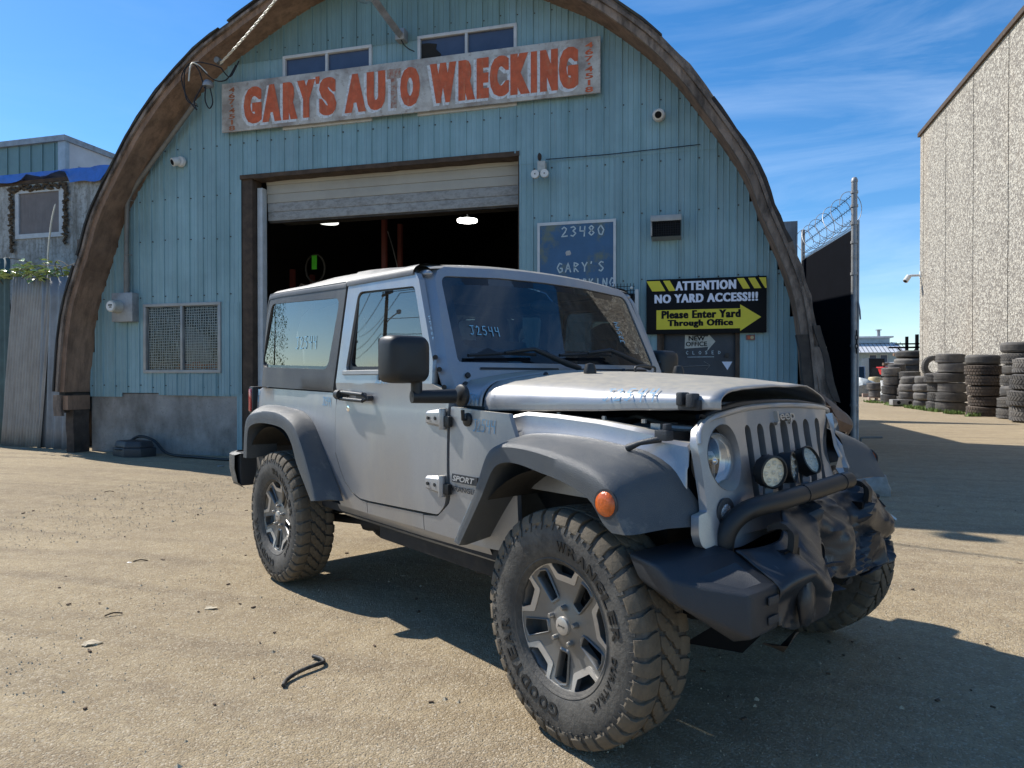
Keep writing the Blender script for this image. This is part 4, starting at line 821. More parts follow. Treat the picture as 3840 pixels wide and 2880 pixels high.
# brambles
def bramble(name, label, c, n_, w_, sd_):
    t = thing(name, label, 'plant', c, 0, 'brambles behind the corrugated sheets'); rnd = random.Random(sd_); lf = MB(); sm_ = MB()
    for s in range(6):
        a = rnd.uniform(-1, 1) * w_; sm_.tube(smoothpath([(a, .15, -1.2), (a + rnd.uniform(-.1, .1), .1, -.3), (a + rnd.uniform(-.4, .4), -.1, rnd.uniform(.0, .25)), (a + rnd.uniform(-.7, .7), -.25, rnd.uniform(-.05, .3))], 4), .007, 5)
    for i in range(n_):
        p = V((rnd.gauss(0, .5) * w_, rnd.uniform(-.28, .2), abs(rnd.gauss(.0, .12)) - .06)); R_ = Matrix.Rotation(rnd.uniform(0, 6.28), 3, 'Z') @ Matrix.Rotation(rnd.uniform(-.6, .6), 3, 'X') @ Matrix.Rotation(rnd.uniform(-.5, .5), 3, 'Y'); L = rnd.uniform(.09, .17); W_ = L * .62
        q = [(0, 0, 0), (L * .35, W_ / 2, .012), (L * .75, W_ * .38, .005), (L, 0, -.02), (L * .75, -W_ * .38, .005), (L * .35, -W_ / 2, .012), (L * .5, 0, -.012)]
        lf.add([p + R_ @ V(k_) for k_ in q], [(0, 1, 6), (1, 2, 6), (2, 3, 6), (3, 4, 6), (4, 5, 6), (5, 0, 6)])
    tag(lf.build('leaves', 'brambleleaf', t), kind='stuff'); sm_.build('stems', 'stem', t, smooth=60)
bramble('bramble', 'sunlit bramble leaves spilling over the left pale corrugated sheet', (-12.0, 9.95, 3.12), 130, .75, 1); bramble('bramble', 'bramble leaves hanging over the blue-grey sheet by the arch', (-10.95, 9.72, 3.02), 120, .42, 2)
tw = MB().tube(smoothpath([(0, 0, 0), (-.02, 0, .5), (.06, 0, 1.1), (.16, 0, 1.45)], 4), [.016] * 12 + [.008], 6).build('bare_cane', 'whitewire', smooth=60, loc=(-11.75, 10.3, 3.05)); tag(tw, 'bare pale cane sticking up in front of the shed window', 'cane')

# ------------------------------------------------------------------ right side: gate, wall building, yard
gx = thing('mesh_gate', 'tall open chain-link gate with black privacy mesh and barbed wire', 'gate', (2.45, 12.05, 0), atan2(3.77, -.23))
GLn = 3.78     # local x runs away from the camera along the leaf
MB().tube([(0, 0, 0), (0, 0, 4.38)], .045, 14).build('post', 'galv', gx, smooth=50); MB().lathe([(0, .05), (.03, .05), (.07, .035), (.085, 0)], 'z', (0, 0, 4.36), 14).build('post_cap', 'galv', gx, smooth=50)
MB().tube([(0, -.058, 0), (0, -.058, 3.75)], .02, 10).build('stile', 'galv', gx, smooth=50)
for z_ in (.8, 1.75, 2.9, 3.4, 3.7, 3.98, 4.2): MB().lathe([(-.02, .047), (-.02, .056), (.02, .056), (.02, .047)], 'z', (0, 0, z_), 14).build('clamp_band', 'galv', gx)
MB().tube([(GLn, 0, 0), (GLn, 0, 4.40)], .04, 12).build('post', 'galv', gx, smooth=50)
MB().tube([(0, 0, 3.60), (GLn, 0, 3.74)], .024, 10).tube([(0, 0, .25), (GLn, 0, .25)], .024, 10).tube([(0, 0, 2.0), (GLn, 0, 2.0)], .024, 10).build('rail', 'wire', gx, smooth=50)
fm = MB().add([(0.03, .02, .2), (GLn, .02, .2), (GLn, .02, 3.74), (.03, .02, 3.60)], [(0, 1, 2, 3)]).add([(0.03, .028, .2), (GLn, .028, .2), (GLn, .028, 3.74), (.03, .028, 3.60)], [(3, 2, 1, 0)]); fm.build('privacy_mesh', 'fabric', gx)
cl = MB(); k = -3.5
while k < GLn:
    for sgn in (1, -1):
        x0_, x1_ = (k, k + 3.55) if sgn > 0 else (k + 3.55, k); z0_, z1_ = .2, 3.62; p0 = V((x0_, -.01, z0_)); p1 = V((x1_, -.01, z1_)); ts = [0, 1]
        d_ = p1 - p0
        for bnd in (0.03, GLn):
            if abs(d_.x) > 1e-6:
                tt = (bnd - p0.x) / d_.x
                if (d_.x > 0) == (bnd == 0.03): ts[0] = max(ts[0], tt)
                else: ts[1] = min(ts[1], tt)
        if ts[1] > ts[0]:
            a, b = p0 + d_ * ts[0], p0 + d_ * ts[1]; cl.tube([a, b], .0022, 3, cap=False)
    k += .075
tag(cl.build('chain_link', 'wire', gx), kind='stuff')
tk = MB()
for i in range(60): x_ = GLn * i / 60; tk.tube([(x_, 0, 3.6 + .037 * x_), (x_ + .02, -.02, 3.68 + .037 * x_)], .003, 4).tube([(x_ + .02, 0, 3.6 + .037 * x_), (x_, .02, 3.68 + .037 * x_)], .003, 4)
tag(tk.build('mesh_barbs', 'wire', gx), kind='stuff')
for j, z_ in enumerate((3.78, 3.98, 4.18)):
    bw = MB().tube([(t * GLn, 0, z_ + t * .12 - .05 * 4 * t * (1 - t) * (j == 0)) for t in [q / 12 for q in range(13)]], .004, 5)
    for i in range(26): x_ = GLn * (i + .5) / 26; z2 = z_ + .12 * x_ / GLn; bw.tube([(x_ - .03, -.02, z2 - .03), (x_ + .03, .02, z2 + .03)], .0028, 4).tube([(x_ + .03, .02, z2 - .03), (x_ - .03, -.02, z2 + .03)], .0028, 4)
    bw.build('barbed_strand', 'wire', gx)
co = []
for i in range(240): t = i / 239; a = t * 2 * pi * 6.5; co.append((.05 + t * (GLn - .1) + .10 * sin(a), .20 * cos(a), 4.0 + .1 * t + .28 * sin(a)))
MB().tube(co, .006, 5).build('razor_coil', 'galv', gx, smooth=60)
ch_ = MB()
for i in range(5): ch_.tube([V((-.075, -.02, 1.95 - i * .07)) + (V((0, .018 * cos(a), .045 * sin(a))) if i % 2 else V((.018 * cos(a), 0, .045 * sin(a)))) for a in [q * pi / 6 for q in range(13)]], .007, 5)
ch_.build('chain', 'wire', gx, smooth=60); MB().tube([(-.05, -.05, 2.45), (-.10, -.06, 2.30), (-.13, -.06, 2.16)], .012, 6).build('latch', 'galv', gx)
ht = MB().tube(smoothpath([(2.62, 12.35, 0), (2.62, 12.35, .22), (2.66, 12.36, .26), (2.95, 12.4, .265)], 3), .018, 8).build('bent_rod', 'conduit', smooth=60); tag(ht, 'bent steel rod sticking out of the ground by the gate post', 'rod')
ds = MB().bb(-.3, .18, 0, .05, 0, 4.55).build('dark_metal_sheet', 'corrug2', loc=(1.9, 15.6, 0)); tag(ds, 'dark metal sheet standing between arch and gate', 'metal sheet')
rkk = MB().blob((0, 0, 0), (.27, .22, .17), 3, 12, 8, .5).build('boulder', 'stone', smooth=40, loc=(1.72, 8.0, .07)); tag(rkk, 'grey boulder on the dirt behind the vehicle', 'boulder')

wb = thing('concrete_warehouse', 'tall exposed-pebble concrete warehouse along the right of the yard', 'warehouse', (10.04, 0, 0))
ang = math.atan(.0268)
def WX(y): return .0268 * y
ys_ = [10.7, 14, 17.6, 21.2, 24.9, 28.4, 31.9, 35.4, 38.9, 39.5]
for a, b in zip(ys_, ys_[1:]):
    MB().add([(WX(a), a + .03, 0), (WX(b), b - .03, 0), (WX(b), b - .03, 13.6), (WX(a), a + .03, 13.6), (WX(a) + .3, a + .03, 0), (WX(b) + .3, b - .03, 0), (WX(b) + .3, b - .03, 13.6), (WX(a) + .3, a + .03, 13.6)], [(0, 1, 2, 3), (4, 7, 6, 5), (0, 3, 7, 4), (1, 5, 6, 2), (3, 2, 6, 7)]).build('wall_panel', 'aggregate', wb)
MB().add([(WX(10.7) + .12, 10.7, 0), (WX(39.5) + .12, 39.4, 0), (WX(39.5) + .12, 39.4, 13.5), (WX(10.7) + .12, 10.7, 13.5), (30, 10.7, 0), (30, 39.4, 0), (30, 39.4, 13.5), (30, 10.7, 13.5)], [(0, 1, 2, 3), (4, 7, 6, 5), (0, 3, 7, 4), (1, 5, 6, 2), (3, 2, 6, 7)]).build('wall_core', 'foundation', wb)
MB().add([(WX(10.7) - .1, 10.7, 13.6), (WX(39.5) - .1, 39.6, 13.6), (WX(39.5) - .1, 39.6, 13.8), (WX(10.7) - .1, 10.7, 13.8), (WX(10.7) + .4, 10.7, 13.6), (WX(39.5) + .4, 39.6, 13.6), (WX(39.5) + .4, 39.6, 13.8), (WX(10.7) + .4, 10.7, 13.8)], [(0, 1, 2, 3), (4, 7, 6, 5), (0, 3, 7, 4), (1, 5, 6, 2), (3, 2, 6, 7), (0, 4, 5, 1)]).build('parapet_cap', 'rustwood', wb)
wc = thing('security_camera', 'white bullet camera on the near edge of the far warehouse corner', 'camera', (11.1, 39.3, 6.25)); MB().tube([(0, 0, .25), (-.5, 0, .25)], .06, 8).build('bracket', 'whiteplastic', wc); MB().bb(-.05, .12, -.1, .1, .1, .45).build('mount', 'whiteplastic', wc); MB().tube([(-.55, 0, .22), (-.75, -.15, -.05)], .13, 12).build('housing', 'whiteplastic', wc, bevel=.01); MB().tube([(-.75, -.15, -.05), (-.76, -.158, -.065)], .08, 10).build('lens', 'black', wc)
# tyres in the yard
def tyre_meshes():
    out = []
    for v in range(4):
        R_, W2 = .46, .16; prof = [(-W2 * .75, .27), (-W2 * .95, .31), (-W2, .37), (-W2 * .85, .435), (-W2 * .62, R_), (W2 * .62, R_), (W2 * .85, .435), (W2, .37), (W2 * .95, .31), (W2 * .75, .27)]
        mb = MB(); n_ = 40; rows = []
        for (h_, r_) in prof: rows.append([(r_ * cos(2 * pi * k / n_), r_ * sin(2 * pi * k / n_), h_) for k in range(n_)])
        mb.grid(rows, closed_u=True, closed_v=True)
        N = 36 if v != 2 else 0
        for k in range(N):
            a = 2 * pi * k / N
            for j, (zz, dz) in enumerate(((-W2 * .62, .07), (0.0, .075), (W2 * .62, .07))):
                aa = a + (j % 2) * pi / N; tang = V((-sin(aa), cos(aa), 0)); rad = V((cos(aa), sin(aa), 0)); c_ = rad * (R_ + .004) + V((0, 0, zz)); sk = (.03 if v == 1 else .012) * (1 if j % 2 else -1); L_ = .026 if v != 3 else .032
                pts = [c_ + tang * (s1 * L_ + s2 * sk) + V((0, 0, s2 * dz * .5)) + rad * s3 for s3 in (-.012, .012) for s1, s2 in ((-1, -1), (1, -1), (1, 1), (-1, 1))]; mb.add(pts, [(0, 3, 2, 1), (4, 5, 6, 7), (0, 1, 5, 4), (1, 2, 6, 5), (2, 3, 7, 6), (3, 0, 4, 7)])
        if v == 2:
            for zz in (-.06, -.02, .02, .06): mb.lathe([(zz - .014, R_ - .01), (zz - .012, R_ + .010), (zz + .012, R_ + .010), (zz + .014, R_ - .01)], 'z', (0, 0, 0), 40)
        o = mb.build('t', 'oldtyre' if v != 3 else 'oldtyrebrown', smooth=40); out.append(o.data); bpy.data.objects.remove(o)
    return out
TM = tyre_meshes(); rt = random.Random(4)
def stack(n_, x, y, dia, th, desc, kinds, top=None, base=0, sizes=None):
    z = base
    for i in range(n_):
        s = dia / .92 * rt.uniform(.93, 1.05); sz = th / .32; k = kinds[i % len(kinds)]; o = link('tyre', TM[k], None, (x + rt.uniform(-.08, .08), y + rt.uniform(-.06, .06), z + th / 2), (rt.uniform(-.035, .035), rt.uniform(-.035, .035), rt.uniform(0, 6)))
        o.scale = (s, s, sz * .98); z += th
        pos = 'bottom tyre' if i == 0 else ('top tyre' if i == n_ - 1 else ['', 'second', 'third', 'fourth', 'fifth', 'sixth', 'seventh', 'eighth'][i] + ' tyre up')
        tag(o, '%s of %s' % (pos, desc), 'tyre', 'stacked tyres by the warehouse')
    return z
stack(6, 9.25, 25.9, 1.02, .335, 'the broad muddy stack nearest the grass', [3, 3, 3, 3, 3, 2])
stack(6, 9.2, 28.9, .98, .36, 'the tread-heavy stack just behind the broad muddy one', [1, 1, 1, 1, 1, 1])
stack(4, 9.05, 29.9, .84, .36, 'the short stack left of the broad muddy one', [0, 0, 0, 0]); stack(4, 9.35, 32.3, .9, .34, 'the short ribbed stack beside the engine block', [2, 2, 2, 2])
stack(3, 9.25, 34.3, .86, .335, 'the three-tyre stack on the engine block', [2, 2, 2], base=.33)
stack(7, 11.0, 40.8, 1.45, .385, 'the tall wide stack under the leaning wheel', [2, 2, 2, 2, 2, 2, 2]); stack(4, 10.3, 38.3, .9, .40, 'the front stack below the tall wide one', [0, 0, 2, 0])
stack(5, 9.95, 39.3, .8, .40, 'the five-tyre stack right of the buckets', [1, 0, 1, 0, 1]); stack(4, 9.6, 38.8, .85, .45, 'the four-tyre stack beside the white buckets', [1, 0, 1, 1])
stack(2, 9.55, 41.6, .78, .40, 'the low pair on a cinder block', [0, 1], base=.22)
stack(7, 9.55, 24.3, .95, .335, 'the stack behind the front right one', [1, 1, 2, 1, 2, 1, 2]); stack(4, 9.05, 22.3, .98, .45, 'the front right stack of deep-lugged tyres', [1, 1, 1, 1])
stack(6, 9.9, 21.2, .98, .4, 'the stack at the right picture edge', [1, 0, 1, 0, 1, 0])
o = link('tyre', TM[0], None, (10.0, 33.6, 1.75), (pi / 2, .12, .2)); o.scale = (1.0, 1.0, .8); tag(o, 'tyre standing upright on the short stacks against the wall', 'tyre', 'stacked tyres by the warehouse')
o = link('tyre', TM[0], None, (11.9, 52, .2), (.1, .05, 0)); o.scale = (1.2, 1.2, 1); tag(o, 'tyre lying flat in front of the scrap heap', 'tyre', 'stacked tyres by the warehouse')
eb = thing('engine_block', 'grey engine block lying at the foot of the tyres', 'engine block', (9.2, 34.1, 0)); MB().bb(-.75, .65, -.3, .3, .05, .3).build('casting', 'greyblock', eb, bevel=.03)
for a in (-.5, -.05, .4): MB().tube([(a, -.31, .17), (a, -.29, .17)], .08, 10).build('bore', 'black', eb)
for i, z_ in enumerate((0, .57)):
    b_ = thing('bucket', ('lower' if i == 0 else 'upper') + ' of the two stacked white plastic buckets', 'bucket', (9.35, 38.9, z_), 0, 'white buckets'); MB().lathe([(0, .0), (0, .155), (.5, .18)], 'z', (0, 0, 0), 20).build('body', 'whiteplastic', b_, smooth=40); MB().lathe([(.5, .19), (.57, .19), (.57, 0)], 'z', (0, 0, 0), 20).build('lid', 'whiteplastic', b_, smooth=40)
cbk = thing('cinder_block', 'cinder block under the low pair of tyres', 'block', (9.55, 41.4, 0)); MB().bb(-.4, .4, -.2, .2, 0, .06).bb(-.4, .4, -.2, .2, .18, .22).bb(-.4, -.33, -.2, .2, .06, .18).bb(-.04, .04, -.2, .2, .06, .18).bb(.33, .4, -.2, .2, .06, .18).build('block', 'cinder', cbk)
brl = thing('plastic_drum', 'stained cream plastic drum in the far yard', 'drum', (12.6, 55, 0)); MB().lathe([(0, 0), (0, .42), (.1, .46), (.7, .47), (.8, .44), (.9, .47), (1.25, .46), (1.35, .40), (1.38, 0)], 'z', (0, 0, 0), 24).build('body', 'drum', brl, smooth=40)
tr_ = thing('red_tub', 'red plastic tub on the scrap heap', 'tub', (14.1, 57.5, 1.55), .3); MB().add([(-.5, -.3, 0), (.5, -.3, 0), (.5, .3, 0), (-.5, .3, 0), (-.65, -.4, .55), (.65, -.4, .55), (.65, .4, .55), (-.65, .4, .55)], [(3, 2, 1, 0), (0, 1, 5, 4), (1, 2, 6, 5), (2, 3, 7, 6), (3, 0, 4, 7)]).build('body', 'redbin', tr_); MB().bb(-.7, .7, -.45, -.38, .5, .58).bb(-.7, .7, .38, .45, .5, .58).bb(-.7, -.63, -.4, .4, .5, .58).bb(.63, .7, -.4, .4, .5, .58).build('rim', 'redbin', tr_)
sp_ = MB(); rs = random.Random(9)
for i in range(420):
    t = rs.random(); x_ = lerp(12.9, 17.2, t); hmx = 1.1 + 1.9 * t; z_ = rs.uniform(0, hmx) * (1 - abs(rs.gauss(0, .2)))
    y_ = 58 + rs.uniform(-1.5, 1.5) * (1 - z_ / 4); rot = Matrix.Rotation(rs.uniform(0, 6), 3, 'Z') @ Matrix.Rotation(rs.uniform(-1, 1), 3, 'X') @ Matrix.Rotation(rs.uniform(-1, 1), 3, 'Y')
    if i % 3: sp_.box((x_, y_, max(.05, z_)), (rs.uniform(.1, .7), rs.uniform(.08, .3), rs.uniform(.03, .2)), rot)
    else: sp_.tube([V((x_, y_, z_)) + rot @ V((-.25, 0, 0)), V((x_, y_, z_)) + rot @ V((.25, 0, 0))], rs.uniform(.03, .13), 7)
tag(sp_.build('scrap_heap', 'scrap'), 'heap of mixed axles, springs and engine parts behind the tyres', 'scrap heap', kind='stuff')
for i, (x_, z_, lb) in enumerate(((15.6, 3.0, 'rusty axle drum on top of the scrap heap'), (14.9, 2.3, 'rusty axle drum halfway up the scrap heap'))):
    a_ = thing('axle', lb, 'axle', (x_, 56.6, z_), .3, 'axles on the scrap heap'); MB().tube([(-1.6, 0, 0), (0, 0, 0)], .11, 10).build('tube', 'archwood', a_, smooth=50); MB().tube([(0, -.05, 0), (.22, -.05, 0)], .33, 16).build('brake_drum', 'stone', a_, bevel=.02)
fr = thing('steel_stand', 'black steel stand with uprights above the scrap heap', 'stand', (15.0, 55.9, 2.3))
MB().bb(-1.3, 1.6, -.1, .1, 1.15, 1.27).bb(-.9, 1.6, -.1, .1, 1.42, 1.52).bb(-.2, -.02, -.1, .1, .4, 2.0).bb(.45, .65, -.1, .1, .5, 2.15).build('beams', 'black', fr); MB().tube([(-.7, 0, 1.2), (-.1, 0, .5)], .06, 6).tube([(0, 0, .5), (.5, 0, 1.1)], .06, 6).tube([(.6, 0, .5), (1.2, 0, 1.1)], .06, 6).build('braces', 'black', fr)
MB().bb(-.1, .1, -.1, .1, -2.3, .5).build('leg', 'black', fr)
fb = thing('far_office', 'pale blue single-storey building with a white ribbed awning roof', 'building', (23, 99, 0))
MB().bb(-9, 3, 0, 8, 0, 4.8).build('wall', 'bluewall', fb); MB().add([(-9.5, -2.2, 4.6), (3.2, -2.2, 4.6), (2.2, 1, 6.0), (-9.5, 1, 6.0)], [(0, 1, 2, 3)]).build('awning', 'whiteroof', fb)
for i in range(26): a = -9.4 + i * .49; MB().add([(a, -2.22, 4.62), (a + .09, -2.22, 4.62), (a + .09 - .08, 1, 6.06), (a - .08, 1, 6.06)], [(0, 1, 2, 3)]).build('awning_rib', 'corrug2', fb)
MB().bb(-9, 1.5, .5, 7, 5.9, 6.6).build('upper_wall', 'bluewall', fb); MB().bb(-9.2, 1.9, .2, 7.2, 6.6, 6.8).build('roof', 'whiteroof', fb); MB().tube([(.3, 1, 6.7), (.3, 1, 7.6)], .2, 10).tube([(.3, 1, 7.6), (.3, 1, 7.7)], .38, 10).build('flue', 'galv', fb)
for a in (-4.5, -.6, .7):
    w_ = MB().bb(a - .45, a + .45, -.05, 0, 3.3, 4.4).build('window', 'whiteframe', fb); MB().bb(a - .38, a + .38, -.07, -.05, 3.4, 4.3).build('pane', 'winblue', w_)
# far vehicles
def far_car(x, y, rz, m, label, tall=1.75):
    c = thing('parked_car', label, 'car', (x, y, 0), rz, 'cars in the far yard')
    MB().bb(-.8, .8, -1.0, 1.0, .5, 1.1).bb(-.62, .62, -2.1, -1.0, .55, 1.08).build('body', m, c, bevel=.06)
    MB().add([(-.72, -.9, 1.1), (.72, -.9, 1.1), (.72, 1.0, 1.1), (-.72, 1.0, 1.1), (-.66, -.65, tall), (.66, -.65, tall), (.66, .95, tall), (-.66, .95, tall)], [(0, 1, 5, 4), (1, 2, 6, 5), (2, 3, 7, 6), (3, 0, 4, 7), (4, 5, 6, 7)]).build('cab', m, c, bevel=.03)
    MB().add([(-.62, -.90, 1.16), (.62, -.90, 1.16), (.58, -.70, tall - .06), (-.58, -.70, tall - .06)], [(0, 1, 2, 3)]).build('windscreen', 'frit', c)
    MB().bb(-.5, .5, -2.13, -2.1, .6, 1.0).build('grille', 'blackp', c); MB().bb(-.8, .8, -2.3, -2.15, .42, .6).build('bumper', 'plasticdk', c, bevel=.02)
    for s_ in (-1, 1):
        MB().tube([(s_ * .42, -2.15, .85), (s_ * .42, -2.1, .85)], .1, 10).build('headlight', 'chrome', c)
        for yy in (-1.5, .9): MB().tube([(s_ * .66, yy, .38), (s_ * .9, yy, .38)], .38, 14).build('wheel', 'oldtyre', c, bevel=.03)
far_car(15.0, 66, .15, 'plasticdk', 'dark off-road car facing the camera in the far yard', 3.0); far_car(13.2, 64, -.2, 'paint', 'silver car half hidden by the gate post in the far yard', 2.3); far_car(18.0, 70, .3, 'whiteplastic', 'white car behind the scrap heap', 2.3); far_car(16.6, 63, .4, 'galv', 'grey car with raised roof beside the heap', 2.6)
sk = MB().blob((0, 0, 0), (.9, .7, .75), 5, 14, 10, .5).build('sheeting_bundle', 'sack', smooth=40, loc=(11.2, 52, .5)); tag(sk, 'bundle of grey plastic sheeting left of the cream drum', 'bundle')
bkp = MB().bb(-.9, .9, -.15, .15, 0, .25).build('brick_row', 'cinder', loc=(11.7, 50.5, 0)); tag(bkp, 'low brown brick row in front of the drum', 'bricks')
# greenery at foot of tyres
gm = MB(); rg = random.Random(5)
for i in range(2600):
    t = rg.random(); x_ = lerp(8.55, 9.0, rg.random()) - .1 + .12 * t; y_ = lerp(25.3, 40, t ** 1.3)
    if noise.noise(V((x_, y_ * .9, 0))) < -.12: continue
    h_ = rg.uniform(.05, .17); a = rg.uniform(0, 6.3); dx, dy = .03 * cos(a), .03 * sin(a); gm.add([(x_ - dx, y_ - dy, 0), (x_ + dx, y_ + dy, 0), (x_ + rg.uniform(-.06, .06), y_ + rg.uniform(-.06, .06), h_)], [(0, 1, 2)])
tag(gm.build('weeds', 'grass'), 'strip of green weeds at the foot of the tyres', 'weeds', kind='stuff')
# pebbles near the camera
pb = MB(); rp = random.Random(3)
for i in range(11000):
    r_ = 1.0 + 8.5 * rp.random() ** .8; a = radians(14.9 + rp.uniform(-50, 50)); x_, y_ = -r_ * sin(a), r_ * cos(a)
    s = rp.uniform(.0018, .0050) * (1 + (rp.random() < .02) * 1.6) * (1 + r_ * .04)
    if y_ > 9: continue
    pb.add([(x_ - s, y_ - s * .6, -.004), (x_ + s * .7, y_ - s, -.004), (x_ + s, y_ + s * .8, -.004), (x_ - s * .5, y_ + s, -.004), (x_ - s * .2, y_, s * .75)], [(0, 1, 4), (1, 2, 4), (2, 3, 4), (3, 0, 4)])
gd = bpy.data.objects['ground'].data
tag(pb.build('loose_gravel', 'pebble'), 'loose grit scattered over the packed dirt', 'gravel', kind='stuff')
dk = MB()
for i in range(170):
    r_ = 1.6 + 7 * rp.random(); a = radians(14.9 + rp.uniform(-45, 45)); x_, y_ = -r_ * sin(a), r_ * cos(a); s = rp.uniform(.004, .012)
    if y_ > 9: continue
    rot = Matrix.Rotation(rp.uniform(0, 6.3), 3, 'Z'); dk.box((x_, y_, .003), (s * rp.uniform(1, 3), s, s * .6), rot)
tag(dk.build('dark_crumbs', 'twig'), 'dark bark and rubber crumbs scattered over the dirt', 'debris', kind='stuff')
def stone(x, y, s, label, m='stone'):
    o = MB().blob((0, 0, 0), (s, s * .7, s * .22), x, 9, 6, .9).build('stone', m, smooth=40, loc=(x, y, s * .08)); tag(o, label, 'stone')
stone(-2.49, 3.12, .032, 'flat pale chip nearest the lower middle of the dirt', 'pebble'); stone(-3.63, 3.76, .018, 'small white chip beside a brown leaf', 'whiteplastic'); stone(-6.39, 8.22, .05, 'grey stone in the shadow near the wall'); stone(-11.32, 9.40, .06, 'stone at the foot of the pale corrugated sheet'); stone(-2.69, 2.56, .04, 'broken pale chip at the lower picture edge', 'pebble')
stone(.02, 1.75, .012, 'small tan pebble in the vehicle shadow', 'pebble'); stone(-1.75, 3.95, .016, 'pale pebble in the shade between the wheels', 'pebble'); stone(1.98, 3.1, .014, 'pebble right of the vehicle shadow', 'pebble')
for i, (x_, y_, a, l_, lb) in enumerate(((-3.58, 3.80, .5, .045, 'brown leaf curl beside the white chip'), (-2.05, 3.75, .4, .05, 'thin brown twig left of the rear wheel'), (-6.1, 6.05, .3, .05, 'brown twig on the open dirt far from the wall'), (-2.9, 2.9, .8, .04, 'short dark splinter on the near dirt'), (-.62, 1.62, 1.9, .03, 'pale twig at the lower left of the hose'))):
    o = MB().tube(smoothpath([(-l_, 0, .004), (0, .006, .012), (l_, .0, .005)], 3), .004, 5).build('twig', 'twig', loc=(x_, y_, 0), rot=(0, 0, a)); tag(o, lb, 'twig')
hs_ = MB().tube(smoothpath([(-1.57, 2.39, .009), (-1.585, 2.43, .010), (-1.58, 2.49, .014), (-1.563, 2.54, .016), (-1.54, 2.59, .016), (-1.53, 2.625, .013), (-1.56, 2.66, .010), (-1.61, 2.675, .010)], 5), .0085, 10).build('rubber_hose', 'hose', smooth=60); tag(hs_, 'bent piece of cracked black hose on the dirt', 'hose')
# utility poles and tree across the road behind the camera (seen in the side glass)
def upole(label, x, y, h_, lean, s=1):
    p = thing('utility_pole', label, 'utility pole', (x, y, 0), -.35, 'utility poles behind the camera')
    MB().tube([(0, 0, 0), (lean * .4, 0, h_ * .5), (lean, 0, h_)], [.22 * s, .19 * s, .14 * s], 10).build('shaft', 'polewood', p, smooth=60); MB().bb(lean - 1.6 * s, lean + 1.6 * s, -.08, .08, h_ - .9, h_ - .7).build('crossarm', 'polewood', p)
    for a in (-1.4, -.7, .7, 1.4): MB().tube([(lean + a * s, 0, h_ - .7), (lean + a * s, 0, h_ - .45)], .06, 8).build('insulator', 'galv', p)
    MB().tube(smoothpath([(lean * .7, 0, h_ * .68), (lean + 1.6, 0, h_ * .72), (lean + 3.6, 0, h_ * .74)], 4), .05, 6).build('lamp_arm', 'galv', p); MB().bb(lean + 3.5, lean + 4.1, -.12, .12, h_ * .73, h_ * .76).build('lamp_head', 'galv', p)
upole('tall utility pole with crossarm across the road, mirrored in the door glass', -61.3, 8.0, 11.0, .6)
upole('smaller distant utility pole left of the tall one', -112.5, 17.4, 12.5, 0)
hf = MB().bb(-.1, .1, -40, 40, 0, 2.3).build('hedge', 'leaf', loc=(-75, 12, 0)); tag(hf, 'low green hedge line far across the road', 'hedge')
pw = MB()
for (z_, dy) in ((10.4, -1.3), (10.4, 0), (10.4, 1.3), (8.0, 0), (6.6, .3)):
    pts = []
    for i in range(13): t = i / 12; pts.append((lerp(-50, -112, t) if 0 else -61.3 - 51 * t, 8.0 + dy + 9.4 * t, z_ - 1.6 * 4 * t * (1 - t) * .5))
    pw.tube(pts, .03, 5)
    pw.tube([(-61.3 + 60 * t, 8.0 + dy - 33 * t, z_ + .3 * t - 1.2 * 4 * t * (1 - t)) for t in [q / 12 for q in range(13)]], .03, 5)
tag(pw.build('overhead_lines', 'wire', smooth=60), 'bundle of overhead lines strung between the utility poles', 'power lines')
def tree(x, y, h_, r_, label, sd_):
    t = thing('broadleaf_tree', label, 'tree', (x, y, 0)); MB().tube([(0, 0, 0), (.1, 0, h_ * .45), (0, .2, h_ * .9)], [.25, .17, .04], 9).build('trunk', 'polewood', t, smooth=60)
    rnd = random.Random(sd_); lf = MB()
    for i in range(5200):
        a = rnd.uniform(0, 6.28); v_ = rnd.random(); z_ = h_ * (.12 + .88 * v_); rr = r_ * (sin(pi * min(1, v_ * .85 + .12)) ** .7) * sqrt(rnd.random()); p = V((rr * cos(a), rr * sin(a), z_))
        if noise.noise(p * .9) < -.05: continue
        q = V((rnd.uniform(-1, 1), rnd.uniform(-1, 1), rnd.uniform(-1, 1))) * .14; w_ = V((rnd.uniform(-1, 1), rnd.uniform(-1, 1), rnd.uniform(-1, 1))) * .14; lf.add([p, p + q, p + q + w_, p + w_], [(0, 1, 2, 3)])
    tag(lf.build('crown', 'leaf', t), kind='stuff')
tree(-62, 19.8, 12.0, 2.9, 'broadleaf tree across the road, mirrored in the rear side window', 2)

# ================================================================== the vehicle
JT = thing('off_road_vehicle', 'silver two-door off-road vehicle with a crushed front end and black hardtop', 'car', (0.062, 2.974, 0), -0.603)
def ysd(x, z):
    """half width of the body side at height z (positive)"""
    base = .80 if z < 1.16 else lerp(.80, .752, (z - 1.16) / .62)
    if z < 1.16: base += -.012 + .014 * (1 - ((z - .88) / .30) ** 2)
    if x < -2.75: base -= .10 * ((-2.75 - x) / .3) ** 2 * (1 if z > 1.16 else .35)
    if x > -.72 and z < 1.16: base -= .30 * max(0, min(1, (x + .62) / .45)) ** 2 * .5
    return base
def SR(sgn, off=0): return lambda x, z: (x, sgn * (ysd(x, z) + off), z)
def GLS(sgn): return lambda x, z: (x, sgn * (.768 - .022 * (z - 1.27) - (.03 * (-2.7 - x) if x < -2.7 else 0)), z)
IN = {-1: V((0, 1, 0)), 1: V((0, -1, 0))}
